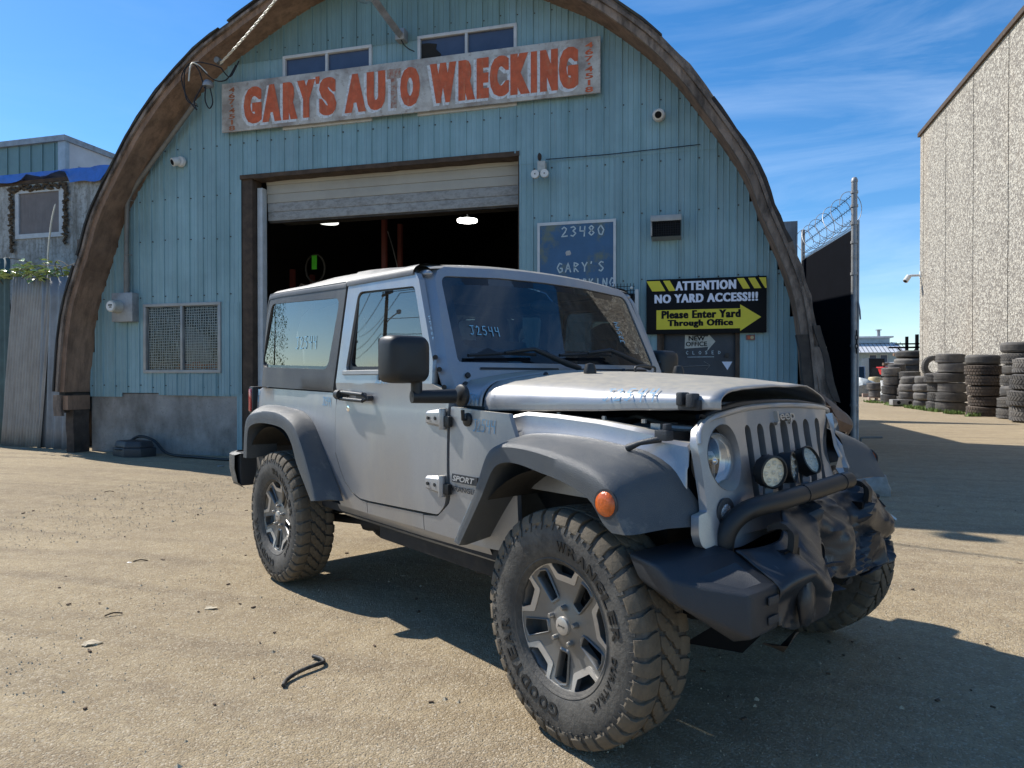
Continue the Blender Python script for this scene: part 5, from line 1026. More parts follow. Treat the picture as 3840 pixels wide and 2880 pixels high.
for sg_ in (-1, 1):
    # quarter panel behind the door
    q = [(-3.03, .62, 0), (-3.03, 1.165, .01), (-1.795, 1.145, .004), (-1.79, .82, 0), (-1.755, .76, .05), (-1.70, .685, .05), (-1.62, .628, .04), (-1.54, .605, .03), (-1.47, .60, 0), (-1.47, .545, 0), (-1.76, .545, 0), (-1.80, .60), (-1.90, .78), (-2.02, .92), (-2.18, .985), (-2.42, 1.0), (-2.66, .985), (-2.78, .93), (-2.84, .75), (-2.85, .62)]
    panel('quarter_panel', rc(q), [], SR(sg_), 'paint', JT, .02, .07, IN[sg_])
    # sill
    panel('rocker_panel', [(-1.465, .600), (-.955, .618), (-.955, .548), (-1.465, .545)], [], SR(sg_), 'paint', JT, .02, .06, IN[sg_])
    MB().grid([[(x, sg_ * ysd(x, .545) * s, z) for x in (-1.80, -1.4, -1.0, -.5)] for s, z in ((1, .547), (.985, .520), (.945, .488), (.93, .478), (.88, .478))]).build('sill_underside', 'paint', JT, smooth=30)
    panel('cowl_side_panel', rc([(-.735, .70, .06), (-.735, 1.105, .01), (-.40, 1.085), (-.36, .98), (-.36, .545), (-.95, .548), (-.95, .615), (-.84, .625, .04)]), [], SR(sg_), 'paint', JT, .02, .05, IN[sg_])
    # door
    dl = rc([(-1.780, .83), (-1.74, .76, .05), (-1.69, .69, .06), (-1.61, .635, .05), (-1.53, .613, .03), (-1.43, .612, .02), (-.90, .632, .03), (-.83, .635, .05), (-.775, .68, .06), (-.75, .76, .04), (-.748, 1.16), (-.87, 1.20, .0), (-1.785, 1.20)])
    drr = panel('door', dl, [], SR(sg_, .004), 'paint', JT, .03, .055, IN[sg_])
    fr_o = rc([(-1.785, 1.20), (-.868, 1.20), (-.872, 1.30, 0), (-1.028, 1.675, .03), (-1.06, 1.712, .03), (-1.715, 1.718, .02)]); fr_i = rc([(-1.685, 1.262, .03), (-.930, 1.255, .03), (-.925, 1.30, 0), (-1.040, 1.60, .03), (-1.065, 1.648, .03), (-1.60, 1.672, .05)])
    panel('window_frame', fr_o, [fr_i], SR(sg_, .004), 'paint', drr, .03, .05, IN[sg_])
    panel('glass_seal', rc([(-1.69, 1.254, .03), (-.925, 1.248, .03), (-.92, 1.30, 0), (-1.035, 1.605, .03), (-1.06, 1.655, .03), (-1.605, 1.678, .05)]), [rc([(-1.655, 1.285, .03), (-.955, 1.278, .03), (-.95, 1.31, 0), (-1.06, 1.59, .03), (-1.08, 1.625, .03), (-1.58, 1.648, .05)])], SR(sg_, -.010), 'blackp', drr, .012, .05, IN[sg_])
    panel('side_glass', rc([(-1.67, 1.27, .03), (-.945, 1.262, .03), (-.94, 1.305, 0), (-1.05, 1.60, .03), (-1.075, 1.64, .03), (-1.59, 1.66, .05)]), [], GLS(sg_), 'carglass', drr, .004, .2, IN[sg_], back=False)
    MB().grid([[(x, sg_ * (ysd(x, z) + o), z) for x in (-1.70, -1.3, -.92)] for z, o in ((1.240, .004), (1.244, .014), (1.262, .014), (1.266, .0))]).build('belt_moulding', 'alu', drr, smooth=30)
    # handle
    hd = MB(); y0 = sg_ * (ysd(-1.5, 1.13) + .004)
    hd.tube([(-1.705, y0 + sg_ * .034, 1.139), (-1.655, y0 + sg_ * .040, 1.139)], .026, 16)
    hnd = hd.build('door_handle', 'blackp', drr, smooth=50)
    gb = MB()
    for dz in (.017, -.017): gb.tube([(-1.67, y0 + sg_ * .04, 1.136 + dz), (-1.42, y0 + sg_ * .042, 1.128 + dz * .9)], .0095, 8)
    gb.tube([(-1.43, y0 + sg_ * .042, 1.112), (-1.40, y0 + sg_ * .02, 1.124), (-1.43, y0 + sg_ * .042, 1.146)], .011, 8); gb.tube([(-1.66, y0, 1.138), (-1.66, y0 + sg_ * .04, 1.138)], .017, 8); gb.tube([(-1.40, y0, 1.126), (-1.40, y0 + sg_ * .03, 1.126)], .014, 8)
    gb.build('handle_grip', 'plasticdk', drr, smooth=50)
    MB().tube([(-1.51, y0 - sg_ * .003, 1.135), (-1.51, y0 + sg_ * .0015, 1.135)], .056, 28).build('handle_recess', 'plasticdk', drr, smooth=40)
    MB().tube([(-1.645, y0 - sg_ * .004, 1.066), (-1.645, y0 + sg_ * .006, 1.066)], .017, 16).build('lock', 'chrome', drr, bevel=.003)
    for z_ in (1.052, .768):
        y_ = sg_ * (ysd(-.8, z_) + .004); h_ = MB(); h_.add([(-.90, y_, z_ + .030), (-.77, y_, z_ + .042), (-.77, y_, z_ - .042), (-.90, y_, z_ - .030), (-.895, y_ + sg_ * .014, z_ + .020), (-.78, y_ + sg_ * .020, z_ + .028), (-.78, y_ + sg_ * .020, z_ - .028), (-.895, y_ + sg_ * .014, z_ - .020)], [(4, 5, 6, 7), (0, 1, 5, 4), (2, 3, 7, 6), (3, 0, 4, 7), (1, 2, 6, 5)])
        hg = h_.build('hinge', 'paint', drr, bevel=.002); MB().tube([(-.765, y_ + sg_ * .016, z_ - .045), (-.765, y_ + sg_ * .016, z_ + .045)], .016, 12).build('hinge_barrel', 'paint', JT, bevel=.003); MB().bb(-.755, -.715, y_, y_ + sg_ * .02, z_ - .032, z_ + .012).build('hinge_bracket', 'blackp', JT, bevel=.003)
        for dx in (-.87, -.815): MB().tube([(dx, y_ + sg_ * .012, z_), (dx, y_ + sg_ * .022, z_)], .008, 8).build('hinge_bolt', 'blackp', JT)
    # hardtop side
    ho = rc([(-3.00, 1.175, .02), (-2.985, 1.30), (-2.90, 1.66, .0), (-2.83, 1.775, .05), (-1.745, 1.742, .01), (-1.735, 1.715), (-1.805, 1.205), (-1.81, 1.152, .01)]); hi = rc([(-2.93, 1.300, .06), (-1.895, 1.272, .06), (-1.80, 1.66, .05), (-2.76, 1.705, .06)])
    ht_ = panel('hardtop_side', ho, [hi], SR(sg_, .006), 'hardtop', JT, .035, .06, IN[sg_])
    panel('window_rebate', rc([(-2.945, 1.285, .07), (-1.885, 1.258, .07), (-1.79, 1.672, .06), (-2.77, 1.718, .07)]), [rc([(-2.905, 1.315, .05), (-1.915, 1.29, .05), (-1.825, 1.645, .04), (-2.745, 1.69, .05)])], SR(sg_, -.006), 'frit', ht_, .01, .06, IN[sg_])
    panel('quarter_glass', rc([(-2.93, 1.30, .05), (-1.90, 1.275, .05), (-1.80, 1.66, .05), (-2.76, 1.705, .05)]), [], GLS(sg_), 'carglass', ht_, .004, .2, IN[sg_], back=False)
    # drip rail over the door
    MB().tube([(-1.75, sg_ * .735, 1.722), (-1.4, sg_ * .738, 1.722), (-1.09, sg_ * .735, 1.716)], .010, 8).build('drip_rail', 'blackp', JT, smooth=50)
    # tail lamp, rear bumper
    tl = MB().bb(-3.085, -3.015, sg_ * .66, sg_ * .80, .985, 1.170).build('tail_lamp', 'blackp', JT, bevel=.012); MB().bb(-3.075, -3.032, sg_ * .70, sg_ * .808, 1.0, 1.155).build('lamp_lens', 'redlens', tl, bevel=.01)
# roof: front freedom panels + rear section
def roofz(x, y): return interp([(-3.0, 1.74), (-2.85, 1.80), (-2.6, 1.845), (-2.0, 1.855), (-1.5, 1.85), (-1.1, 1.815), (-1.0, 1.79)], x) - .052 * (abs(y) / .70) ** 2.6
def ztopside(x): return interp([(-2.90, 1.66), (-2.83, 1.762), (-2.7, 1.768), (-1.745, 1.735), (-1.05, 1.722)], x) - .012
def roof_row(x, ya, yb, n_):
    r = []
    for j in range(n_ + 1):
        y = lerp(ya, yb, j / n_); r.append((x, y, roofz(x, y)))
    return r
def roof_full(x, lift=0, half=None):
    zs = ztopside(x); ye = ysd(x, zs) + .010; prof = [(ye, zs - .015), (ye, zs + .004), (ye - .012, zs + .022), (ye - .035, zs + .036)]
    r = [(x, -y, z + lift) for y, z in prof]; yl = ye - .07
    for j in range(15): y = lerp(-yl, yl, j / 14); r.append((x, y, max(roofz(x, y), zs + .044) + lift))
    r += [(x, y, z + lift) for y, z in prof[::-1]]; return r
def roofz(x, y): return interp([(-2.9, 1.76), (-2.80, 1.815), (-2.6, 1.842), (-2.0, 1.85), (-1.5, 1.835), (-1.25, 1.808), (-1.1, 1.782), (-1.0, 1.77)], x) - .045 * (abs(y) / .66) ** 2.4
MB().grid([roof_full(x) for x in (-2.885, -2.86, -2.82, -2.76, -2.6, -2.4, -2.2, -2.0, -1.85, -1.735)]).build('rear_roof', 'hardtop', JT, smooth=55)
for s_ in (-1, 1):
    rows = []
    for x in (-1.728, -1.6, -1.4, -1.25, -1.12, -1.07):
        full = roof_full(x, .006); h_ = len(full) // 2; r = full[:h_ + 1] if s_ < 0 else full[h_:]
        rows.append([(p[0], p[1] - s_ * -.0 if abs(p[1]) > .01 else s_ * .006, p[2]) for p in r])
    MB().grid(rows).build('roof_panel', 'hardtop', JT, smooth=55)
# rear wall of hardtop
MB().add([(-2.90, -.66, 1.70), (-2.90, .66, 1.70), (-3.0, .70, 1.17), (-3.0, -.70, 1.17)], [(0, 1, 2, 3)]).build('rear_glass', 'carglass', JT); MB().bb(-3.03, -3.0, -.70, .70, .55, 1.17).build('tailgate', 'paint', JT, bevel=.01)
sw = MB().lathe([(0, .1), (.02, .38), (.2, .40), (.24, .3), (.24, 0)], 'x', (-3.30, .05, .98), 28).build('spare_wheel', 'rubber', JT, smooth=40)
# windshield frame: tilted plane through (x=-.834 z=1.305) up to (-1.035, 1.742)
def WS(y, z): return (-.834 - .46 * (z - 1.305) + .03 * (1 - (y / .7) ** 2) * .6, y, z)
wsn = V((1, 0, .46)).normalized()
ztop = lambda y: 1.775 - .045 * (abs(y) / .7) ** 2.2
wo_ = [(-.735, 1.10), (-.745, 1.30)] + [(lerp(-.715, -.69, i / 3), lerp(1.5, 1.68, i / 3)) for i in range(4)] + [(-.665, 1.725), (-.62, 1.748)] + [(y, ztop(y)) for y in [-.5 + .1 * i for i in range(11)]] + [(.62, 1.748), (.665, 1.725)] + [(lerp(.69, .715, i / 3), lerp(1.68, 1.5, i / 3)) for i in range(4)] + [(.745, 1.30), (.735, 1.10)]
wi_ = rc([(-.688, 1.295, .02), (.688, 1.295, .02), (.655, 1.70, .05), (.3, 1.722, 0), (0, 1.727, 0), (-.3, 1.722, 0), (-.655, 1.70, .05)])
wfm = panel('windshield_frame', wo_, [wi_], WS, 'paint', JT, .055, .05, lambda p: -wsn)
for s_ in (-1, 1):     # rounded side faces and hinge brackets
    rows = []
    for (y, z) in [(.735, 1.10), (.745, 1.30), (.715, 1.5), (.69, 1.68), (.662, 1.728), (.60, 1.752)]:
        p = V(WS(s_ * y, z)); rows.append([p - wsn * .0, p + V((-.02, s_ * .022, 0)) - wsn * .01, p + V((-.045, s_ * .034, .002)), p + V((-.055, s_ * .030, 0))])
    MB().grid(rows).build('pillar_side', 'paint', wfm, smooth=60)
    MB().blob((-1.066, s_ * .704, 1.708), (.05, .026, .020), 1, 12, 8, 0).build('header_corner', 'paint', wfm, smooth=60)
    for (y, z) in ((.752, 1.315), (.748, 1.262), (.748, 1.185), (.744, 1.13)):
        p = V(WS(s_ * y, z)) + V((-.025, s_ * .030, 0)); MB().tube([p, p + V((.010, s_ * .009, 0))], .011, 10).build('hinge_bolt', 'blackp', wfm)
    for (y, z) in ((.66, 1.235), (.685, 1.195)):
        p = V(WS(s_ * y, z)); MB().tube([p, p + wsn * .01], .013, 10).build('frame_bolt', 'blackp', wfm)
rows = []
for i in range(21):
    y = lerp(-.70, .70, i / 20); p = V(WS(y, ztop(y))); rows.append([p, p + V((-.03, 0, .014)), p + V((-.09, 0, .026)), p + V((-.12, 0, .022))])
MB().grid(rows).build('windshield_header', 'paint', wfm, smooth=60)
panel('windscreen', rc([(-.686, 1.297, .02), (.686, 1.297, .02), (.653, 1.698, .05), (.3, 1.72, 0), (0, 1.725, 0), (-.3, 1.72, 0), (-.653, 1.698, .05)]), [], lambda y, z: V(WS(y, z)) - wsn * .006, 'windscreen', wfm, .004, .3, lambda p: -wsn, back=False)
panel('black_border', rc([(-.688, 1.295, .02), (.688, 1.295, .02), (.655, 1.70, .05), (.3, 1.722, 0), (0, 1.727, 0), (-.3, 1.722, 0), (-.655, 1.70, .05)]), [rc([(-.63, 1.365, .05), (.63, 1.365, .05), (.615, 1.665, .05), (.3, 1.685, 0), (0, 1.69, 0), (-.3, 1.685, 0), (-.615, 1.665, .05)])], lambda y, z: V(WS(y, z)) - wsn * .0065, 'frit', wfm, 0, .08, lambda p: -wsn)
MB().bb(-.95, -.90, -.60, .60, 1.225, 1.24).build('vent_slot', 'blackp', wfm)
vp = MB(); 
for (a, b) in ((-.58, -.10), (.02, .60)): vp.add([tuple(V(WS(a, 1.262)) + wsn * .004), tuple(V(WS(b, 1.262)) + wsn * .004), tuple(V(WS(b, 1.272)) + wsn * .004), tuple(V(WS(a, 1.272)) + wsn * .004)], [(0, 1, 2, 3)])
vp.build('frame_groove', 'blackp', wfm)
def WP(y, z, o=0): return tuple(V(WS(y, z)) + wsn * o)
for (b, e, p) in (((-.64, 1.318), (-.24, 1.330), (.02, 1.262)), ((-.08, 1.330), (.31, 1.340), (.60, 1.268))):
    wp_ = MB().tube([WP(b[0], b[1], .018), WP((b[0] + e[0]) / 2, (b[1] + e[1]) / 2 + .004, .026), WP(e[0], e[1], .018)], .0085, 6).build('wiper_blade', 'blackp', JT)
    MB().tube([WP((b[0] + e[0]) / 2, (b[1] + e[1]) / 2 + .004, .034), WP(e[0] - .03, e[1] + .012, .05), WP(p[0] - .1, p[1] + .012, .05), WP(p[0], p[1], .03)], [.007, .011, .016, .013], 8).build('wiper_arm', 'blackp', wp_, smooth=50)
# hood and cowl
HW = [(-.84, .735), (-.64, .705), (-.3, .672), (.1, .64), (.44, .607)]
def hoodfront(y): return interp([(-.62, .435), (-.5, .415), (-.23, .33), (0, .285), (.19, .245), (.47, .222), (.62, .20)], y)
def hood_section(x, y_t, warp=1):
    """y_t in -1..1 -> point on hood skin"""
    w_ = interp(HW, x); zl = interp([(-.84, 1.095), (-.62, 1.087), (.3, 1.118), (.44, 1.122)], x); zc = interp([(-.84, 1.268), (-.62, 1.260), (-.2, 1.248), (.2, 1.226), (.36, 1.208), (.44, 1.196)], x)
    a = abs(y_t); s = 1 if y_t >= 0 else -1; cr_ = interp([(-.84, .045), (0, .035), (.44, .012)], x)
    if a > .90: t = (1 - a) / .10; return V((x, s * w_, lerp(zl, zl + .028, t)))
    if a > .80: t = (a - .80) / .10; an = t * pi / 2; zz = lerp(zc - .045, zc - .045, 0); cz = zl + .028; hy = w_ - .12; return V((x, s * (hy + .12 * sin(an)), cz + (zc - cr_ - cz) * cos(an)))
    t = a / .80; return V((x, s * t * (w_ - .12), zc - cr_ * t ** 2.4))
def hood_grid(x0, x1, nm, nx, front=False):
    ts = [-1, -.975, -.95, -.925, -.90, -.885, -.87, -.855, -.84, -.82, -.80, -.76, -.7, -.6, -.5, -.4, -.3, -.2, -.1, 0]; ts = ts + [-t for t in ts[::-1][1:]]
    rows = []
    for i in range(nx + 1):
        r = []
        for t in ts:
            x = lerp(x0, x1, i / nx)
            if front:
                yy = hood_section(.2, t).y; xf = hoodfront(yy); x = lerp(x0, xf, i / nx)
            p = hood_section(min(x, .44) if not front else lerp(x0, .44, i / nx), t); p = V((x, p.y, p.z))
            if front:
                f = i / nx
                if p.y > .35: p.z -= .05 * max(0, f - .7) / .3 * (p.y - .35) / .3       # bent left corner
                p.z += .010 * noise.noise(V((p.x * 4, p.y * 4, 1))) * f
            r.append(p)
        rows.append(r)
    o = MB().grid(rows).build(nm, 'paint', JT, smooth=50); s2 = o.modifiers.new('thick', 'SOLIDIFY'); s2.thickness = .006; s2.offset = -1; return o
hood_grid(-.625, .44, 'hood', 26, True); hood_grid(-.80, -.640, 'cowl', 6)
MB().grid([[hood_section(-.80 if i == 0 else -.62, t) + V((0, 0, -.012)) for t in (-.98, -.9, -.85, -.8, -.4, 0, .4, .8, .85, .9, .98)] for i in range(2)]).build('hood_gap', 'blackp', JT)
HD = [o for o in JT.children if o.name.startswith('hood') and not o.name.startswith('hood_gap')][0]
# hood front lip inner band (dark) seen under the raised edge
def onhood(x, y, o=0):
    w_ = interp(HW, x); t = max(-.8, min(.8, y / (w_ - .12) * .8)); p = hood_section(x, t); return V((x, y, p.z + o))
for y in (-.30, .33):
    p = onhood(-.40, y); MB().lathe([(0, .028), (.012, .028), (.040, .020), (.045, .0)], 'z', p, 14).build('hood_bumper', 'blackp', HD, smooth=40)
p0, p1 = onhood(-.38, -.02), onhood(-.38, .12); MB().tube(smoothpath([p0, p0 + V((0, .01, .025)), p1 + V((0, -.01, .025)), p1], 4), .006, 6).build('tie_loop', 'blackp', HD, smooth=60)
for (x, y) in ((-.55, -.42), (-.55, .1)): p = onhood(x, y); MB().blob(p, (.014, .010, .014), 1, amp=0).build('washer_nozzle', 'blackp', HD, smooth=60)
lt_ = MB().bb(.298, .322, -.650, -.605, 1.135, 1.178).bb(.334, .360, -.648, -.605, 1.130, 1.175).bb(.290, .372, -.630, -.60, 1.120, 1.155).build('hood_latch_catch', 'plasticdk', HD, bevel=.006)
lb_ = MB().tube([(.17, -.735, .995), (.22, -.73, 1.015), (.28, -.70, 1.03)], [.013, .009, .012], 8).bb(.262, .31, -.712, -.675, 1.025, 1.058).bb(.285, .300, -.70, -.67, 1.05, 1.078).build('hood_latch', 'plasticdk', JT, bevel=.004)
# front inner fenders (silver) and engine bay
for s_ in (-1, 1):
    rows = []
    for (x, zt_, yo) in ((-.43, 1.078, .72), (-.37, 1.092, .70), (-.2, 1.088, .695), (.0, 1.076, .69), (.15, 1.060, .685), (.23, 1.049, .68), (.25, 1.03, .68), (.345, 1.018, .655), (.352, 1.005, .65)):
        d = .0 if s_ < 0 else -.75 * max(0, x)
        rows.append([(x + d, s_ * (yo + .012), .80 if x < .3 else .77), (x + d, s_ * (yo + .012), zt_ - .07), (x + d, s_ * (yo + .004), zt_ - .060), (x + d, s_ * yo, zt_ - .012), (x + d, s_ * (yo - .015), zt_), (x + d, s_ * (yo - .075), zt_ - .004), (x + d, s_ * (yo - .085), zt_ - .03), (x + d, s_ * (yo - .14), zt_ - .035), (x + d, s_ * (yo - .145), .85)])
    MB().grid(rows).build('inner_fender', 'paint', JT, smooth=40)
    for x_ in (-.25, -.02, .16):
        MB().tube([(x_, s_ * .635, 1.075 - .02 * x_), (x_, s_ * .635, 1.088 - .02 * x_)], .009, 6).build('fender_bolt', 'steel', JT)
eb_ = MB(); eb_.bb(-.60, .20, -.56, .56, .5, .98).build('engine_bay_tray', 'underdark', JT)
for i, (c_, d_, m_) in enumerate((((-.15, .0, 1.04), (.5, .5, .10), 'blackp'), ((-.30, -.42, 1.02), (.30, .20, .11), 'blackp'), ((.12, -.40, 1.03), (.20, .28, .07), 'plasticdk'), ((.20, -.05, 1.02), (.10, .9, .08), 'blackp'), ((-.35, .35, 1.02), (.35, .3, .12), 'underdark'))):
    MB().box(c_, d_).build('engine_cover', m_, JT, bevel=.02)
MB().tube(smoothpath([(-.1, -.45, 1.05), (.02, -.5, 1.085), (.12, -.48, 1.06), (.2, -.42, 1.05)], 4), .012, 6).build('coolant_hose', 'blackp', JT, smooth=60)
MB().tube([(.18, -.55, 1.055), (.30, -.50, 1.05)], .012, 8).bb(.16, .2, -.6, -.5, 1.03, 1.07).build('battery_clamp', 'steel', JT)
# black seal along the radiator support
MB().tube(smoothpath([(.360, -.59, 1.095), (.355, -.5, 1.116), (.32, -.3, 1.130), (.29, 0, 1.13), (.26, .25, 1.12), (.235, .5, 1.095)], 5), .014, 8).build('hood_seal', 'blackp', JT, smooth=60)
MB().grid([[(x_ - .03, y_, z_) for x_, y_ in ((.385, -.60), (.34, -.3), (.30, 0), (.27, .25), (.21, .58))] for z_ in (.62, 1.10)]).build('radiator', 'black', JT)
# ---- grille
GX = [(-.73, .372), (-.66, .384), (-.60, .388), (-.5, .388), (-.3, .345), (0, .318), (.3, .296), (.45, .262), (.6, .195), (.66, .16)]
def xg(y, z): 
    d = .012 * noise.noise(V((y * 5, z * 5, 2))) * max(0, min(1, (y + .1) / .5)); return interp(GX, y) + .16 * (1.05 - z) + d * 2.2
def GS(o=0): return lambda y, z: (xg(y, z) + o, y, z)
top = [(-.655, 1.02), (-.645, 1.062), (-.595, 1.093), (-.5, 1.107), (-.3, 1.118), (-.1, 1.122), (.1, 1.118), (.3, 1.108), (.5, 1.088), (.60, 1.06), (.63, 1.0)]
go = rc([(-.64, .690, .03), (-.70, .712, .03), (-.705, .75), (-.695, .805, .01), (-.658, .812, .01), (-.655, .86), (-.657, .95), (-.662, 1.02)] + top[1:] + [(.63, .90), (.66, .80), (.67, .74), (.60, .70), (.4, .688), (0, .683), (-.42, .685)], n=3)
def oval(cy, cz, ry, rz, n_=24): return [(cy + ry * cos(2 * pi * i / n_), cz + rz * sin(2 * pi * i / n_)) for i in range(n_)]
holes = [oval(-.515, .965, .102, .108), oval(.505, .95, .100, .105)]
holes = [oval(-.515, .968, .106, .106, 32), oval(.505, .95, .095, .10)]
for i in range(7):
    cy = -.303 + .101 * i; w_ = .026 + (.006 if i == 3 else 0); hole = [(cy - w_, .80), (cy - w_, 1.035)] + [(cy + w_ * cos(a), 1.035 + w_ * sin(a)) for a in [pi - pi * k / 8 for k in range(1, 8)]] + [(cy + w_, 1.035), (cy + w_, .80)] + [(cy + w_ * cos(a), .80 - w_ * sin(a)) for a in [pi * k / 8 for k in range(1, 8)]]; holes.append(hole)
holes += [oval(-.565, .797, .046, .047, 18), oval(.57, .79, .044, .046, 18)]
gr = panel('grille', go, holes, GS(), 'paint', JT, .028, .03, V((-1, 0, -.1)), smooth=40)
MB().tube(smoothpath([V(GS(.004)(y, z)) + V((0, 0, .0)) for y, z in top], 3), .010, 6).build('grille_top_edge', 'paint', gr, smooth=60)
for s_, cy, cz in ((-1, -.515, .968), (1, .505, .95)):      # bezel funnels + lamps
    rows = []
    for (k, dx) in ((1.0, .002), (.97, -.010), (.92, -.03), (.86, -.055)):
        rows.append([V(GS(dx)(cy + (.106 if s_ < 0 else .095) * k * cos(a), cz + (.106 if s_ < 0 else .10) * k * sin(a))) for a in [2 * pi * i / 28 for i in range(28)]])
    MB().grid(rows, closed_u=True).build('headlight_bezel', 'paint', gr, smooth=60)
    hx = .355 if s_ < 0 else .20; tilt = V((1, -.10 if s_ < 0 else .3, .02)).normalized(); c_ = V((hx, cy - .005, cz - .015)); R_ = V((0, 0, 1)).rotation_difference(tilt).to_matrix()
    def LT_(mb, prof, n_=28): 
        rows = [[c_ + R_ @ V((r * cos(2 * pi * k / n_), r * sin(2 * pi * k / n_), h_)) for k in range(n_)] for h_, r in prof]; return mb.grid(rows, closed_u=True)
    hl = LT_(MB(), [(-.06, .001), (-.055, .03), (-.03, .065), (.0, .084), (.004, .088)]).build('headlight', 'reflector', JT, smooth=60)
    LT_(MB(), [(.030, .001), (.028, .03), (.020, .06), (.006, .083), (.0, .086)]).build('headlight_lens', 'lens', hl, smooth=60); LT_(MB(), [(-.05, .014), (.0, .014), (.008, .010), (.012, .001)]).build('bulb_shield', 'chrome', hl, smooth=50)
    LT_(MB(), [(-.02, .090), (.006, .092), (.010, .088), (.004, .085)]).build('headlight_ring', 'galv', hl, smooth=50)
    fy, fz = (-.565, .797) if s_ < 0 else (.57, .79); fx = xg(fy, fz) - .006; MB().lathe([(-.03, .044), (-.004, .044), (.008, .03), (.012, 0)], 'x', (fx, fy, fz), 22).build('turn_signal', 'fogface', gr, smooth=50)
    MB().lathe([(-.01, .046), (.006, .050), (.008, .045)], 'x', (fx, fy, fz), 22).build('signal_ring', 'plasticdk', gr, smooth=50)
# black sheet that stands in for the shade in the gap beside the grille
MB().grid([[(.36, -.56, .72), (.30, -.64, .78)], [(.30, -.58, 1.05), (.28, -.65, 1.05)]]).build('gap_shade_sheet', 'blackp', JT)
put_text('emblem', textbox('Jeep', .165, .046, .012), lambda a, b: (xg(a, 1.085 + b) + .016, a, 1.078 + b), 'rimmach', gr, th=(-.016, 0, 0)); put_text('emblem_shadow_line', textbox('Jeep', .172, .052, .03), lambda a, b: (xg(a, 1.085 + b) + .004, a + .004, 1.074 + b), 'plasticdk', gr)
# crushed metal at the left corner of the grille
MB().grid([[V(p) for p in r] for r in (
    [(.16, .60, 1.17), (.20, .66, 1.12), (.12, .72, 1.10)], [(.22, .60, 1.10), (.26, .68, 1.06), (.16, .74, 1.06)], [(.245, .62, 1.04), (.28, .69, 1.01), (.18, .76, 1.03)], [(.235, .66, .985), (.25, .72, .975), (.19, .76, .99)])]).build('torn_bracket', 'archwood', JT, smooth=30)
rows = []
for i in range(8):
    t = i / 7; z_ = lerp(1.07, .74, t); rows.append([(.23 + .09 * t + .03 * noise.noise(V((j * 2.2, i * 1.3, 5))), lerp(.53, .60, j / 4) + .03 * noise.noise(V((j * 1.2, i * 1.7, 8))), z_) for j in range(5)])
MB().grid(rows).build('crumpled_fender_front', 'paint', JT, smooth=25)
MB().tube(smoothpath([(.16, .62, 1.10), (.24, .67, 1.07), (.27, .70, 1.02), (.235, .74, .97)], 4), .008, 7).build('bent_strip', 'archgrey', JT, smooth=60)
# ---- fender flares
def flare(name, Bp, Cp, Ip, sgn, mt='plastic', shift=0):
    n_ = 44
    def rs_(P):
        P = smoothpath([V(p) for p in P], 6); L = [0]
        for a, b in zip(P, P[1:]): L.append(L[-1] + (b - a).length)
        out = []
        for k in range(n_ + 1):
            s = L[-1] * k / n_; j = 0
            while j < len(L) - 2 and L[j + 1] < s: j += 1
            out.append(P[j].lerp(P[j + 1], (s - L[j]) / max(1e-6, L[j + 1] - L[j])))
        return out
    Bq, Cq, Iq = rs_(Bp), rs_(Cp), rs_(Ip); rows = []
    for b, c_, i_ in zip(Bq, Cq, Iq):
        e = (c_ - b); k1 = b + e * .86 + V((0, 0, 0)); k0 = b + e * .5 + V((0, 0, .006)); k2 = c_ + (i_ - c_) * .16; mid = (k1 + k2) * .25 + c_ * .5
        inr = i_ + V((0, .035, -.004)); up_ = inr + V((0, .16, .02)); r = [b, k0, k1, mid, k2, c_.lerp(i_, .6), i_, inr, up_]; rows.append([(p.x, p.y * (1 if sgn < 0 else -1), p.z) for p in r])
    mb = MB().grid(rows); 
    for r in (rows[0], rows[-1]): mb.add(r[:8], [tuple(range(8))])
    return mb.build(name, mt, JT, smooth=38)
Rb = [(-3.02, -.79, .74), (-3.0, -.79, .93), (-2.92, -.80, 1.02), (-2.79, -.80, 1.05), (-2.6, -.80, 1.056), (-2.42, -.80, 1.05), (-2.20, -.80, 1.03), (-2.06, -.80, .97), (-1.93, -.80, .84), (-1.80, -.80, .69), (-1.71, -.795, .575)]
Rc_ = [(-2.83, -.93, .72), (-2.80, -.93, .92), (-2.74, -.93, .985), (-2.62, -.93, 1.015), (-2.45, -.93, 1.03), (-2.25, -.93, 1.022), (-2.07, -.93, .975), (-1.97, -.93, .895), (-1.87, -.93, .765), (-1.76, -.93, .585)]
Ri = [(-2.765, -.93, .72), (-2.745, -.93, .88), (-2.70, -.93, .925), (-2.58, -.93, .95), (-2.39, -.93, .955), (-2.18, -.93, .935), (-2.07, -.93, .865), (-2.0, -.93, .76), (-1.90, -.93, .66), (-1.815, -.93, .575)]
Fb = [(-.575, -.80, .60), (-.52, -.80, .78), (-.45, -.775, .93), (-.36, -.735, 1.0), (-.22, -.705, 1.018), (-.05, -.70, 1.015), (.1, -.70, 1.002), (.22, -.695, .985), (.30, -.68, .945), (.35, -.655, .88), (.385, -.635, .82), (.405, -.64, .765)]
Fc = [(-.53, -.93, .595), (-.40, -.93, .80), (-.33, -.93, .945), (-.26, -.93, .985), (-.16, -.93, .992), (-.05, -.93, .985), (.06, -.93, .968), (.17, -.93, .94), (.24, -.93, .912), (.28, -.93, .875), (.305, -.93, .82), (.335, -.93, .765)]
Fi = [(-.492, -.93, .585), (-.36, -.93, .78), (-.29, -.93, .893), (-.23, -.93, .925), (-.15, -.93, .928), (-.05, -.93, .912), (.05, -.93, .895), (.13, -.93, .873), (.185, -.93, .848), (.215, -.93, .815), (.24, -.93, .785), (.275, -.93, .762)]
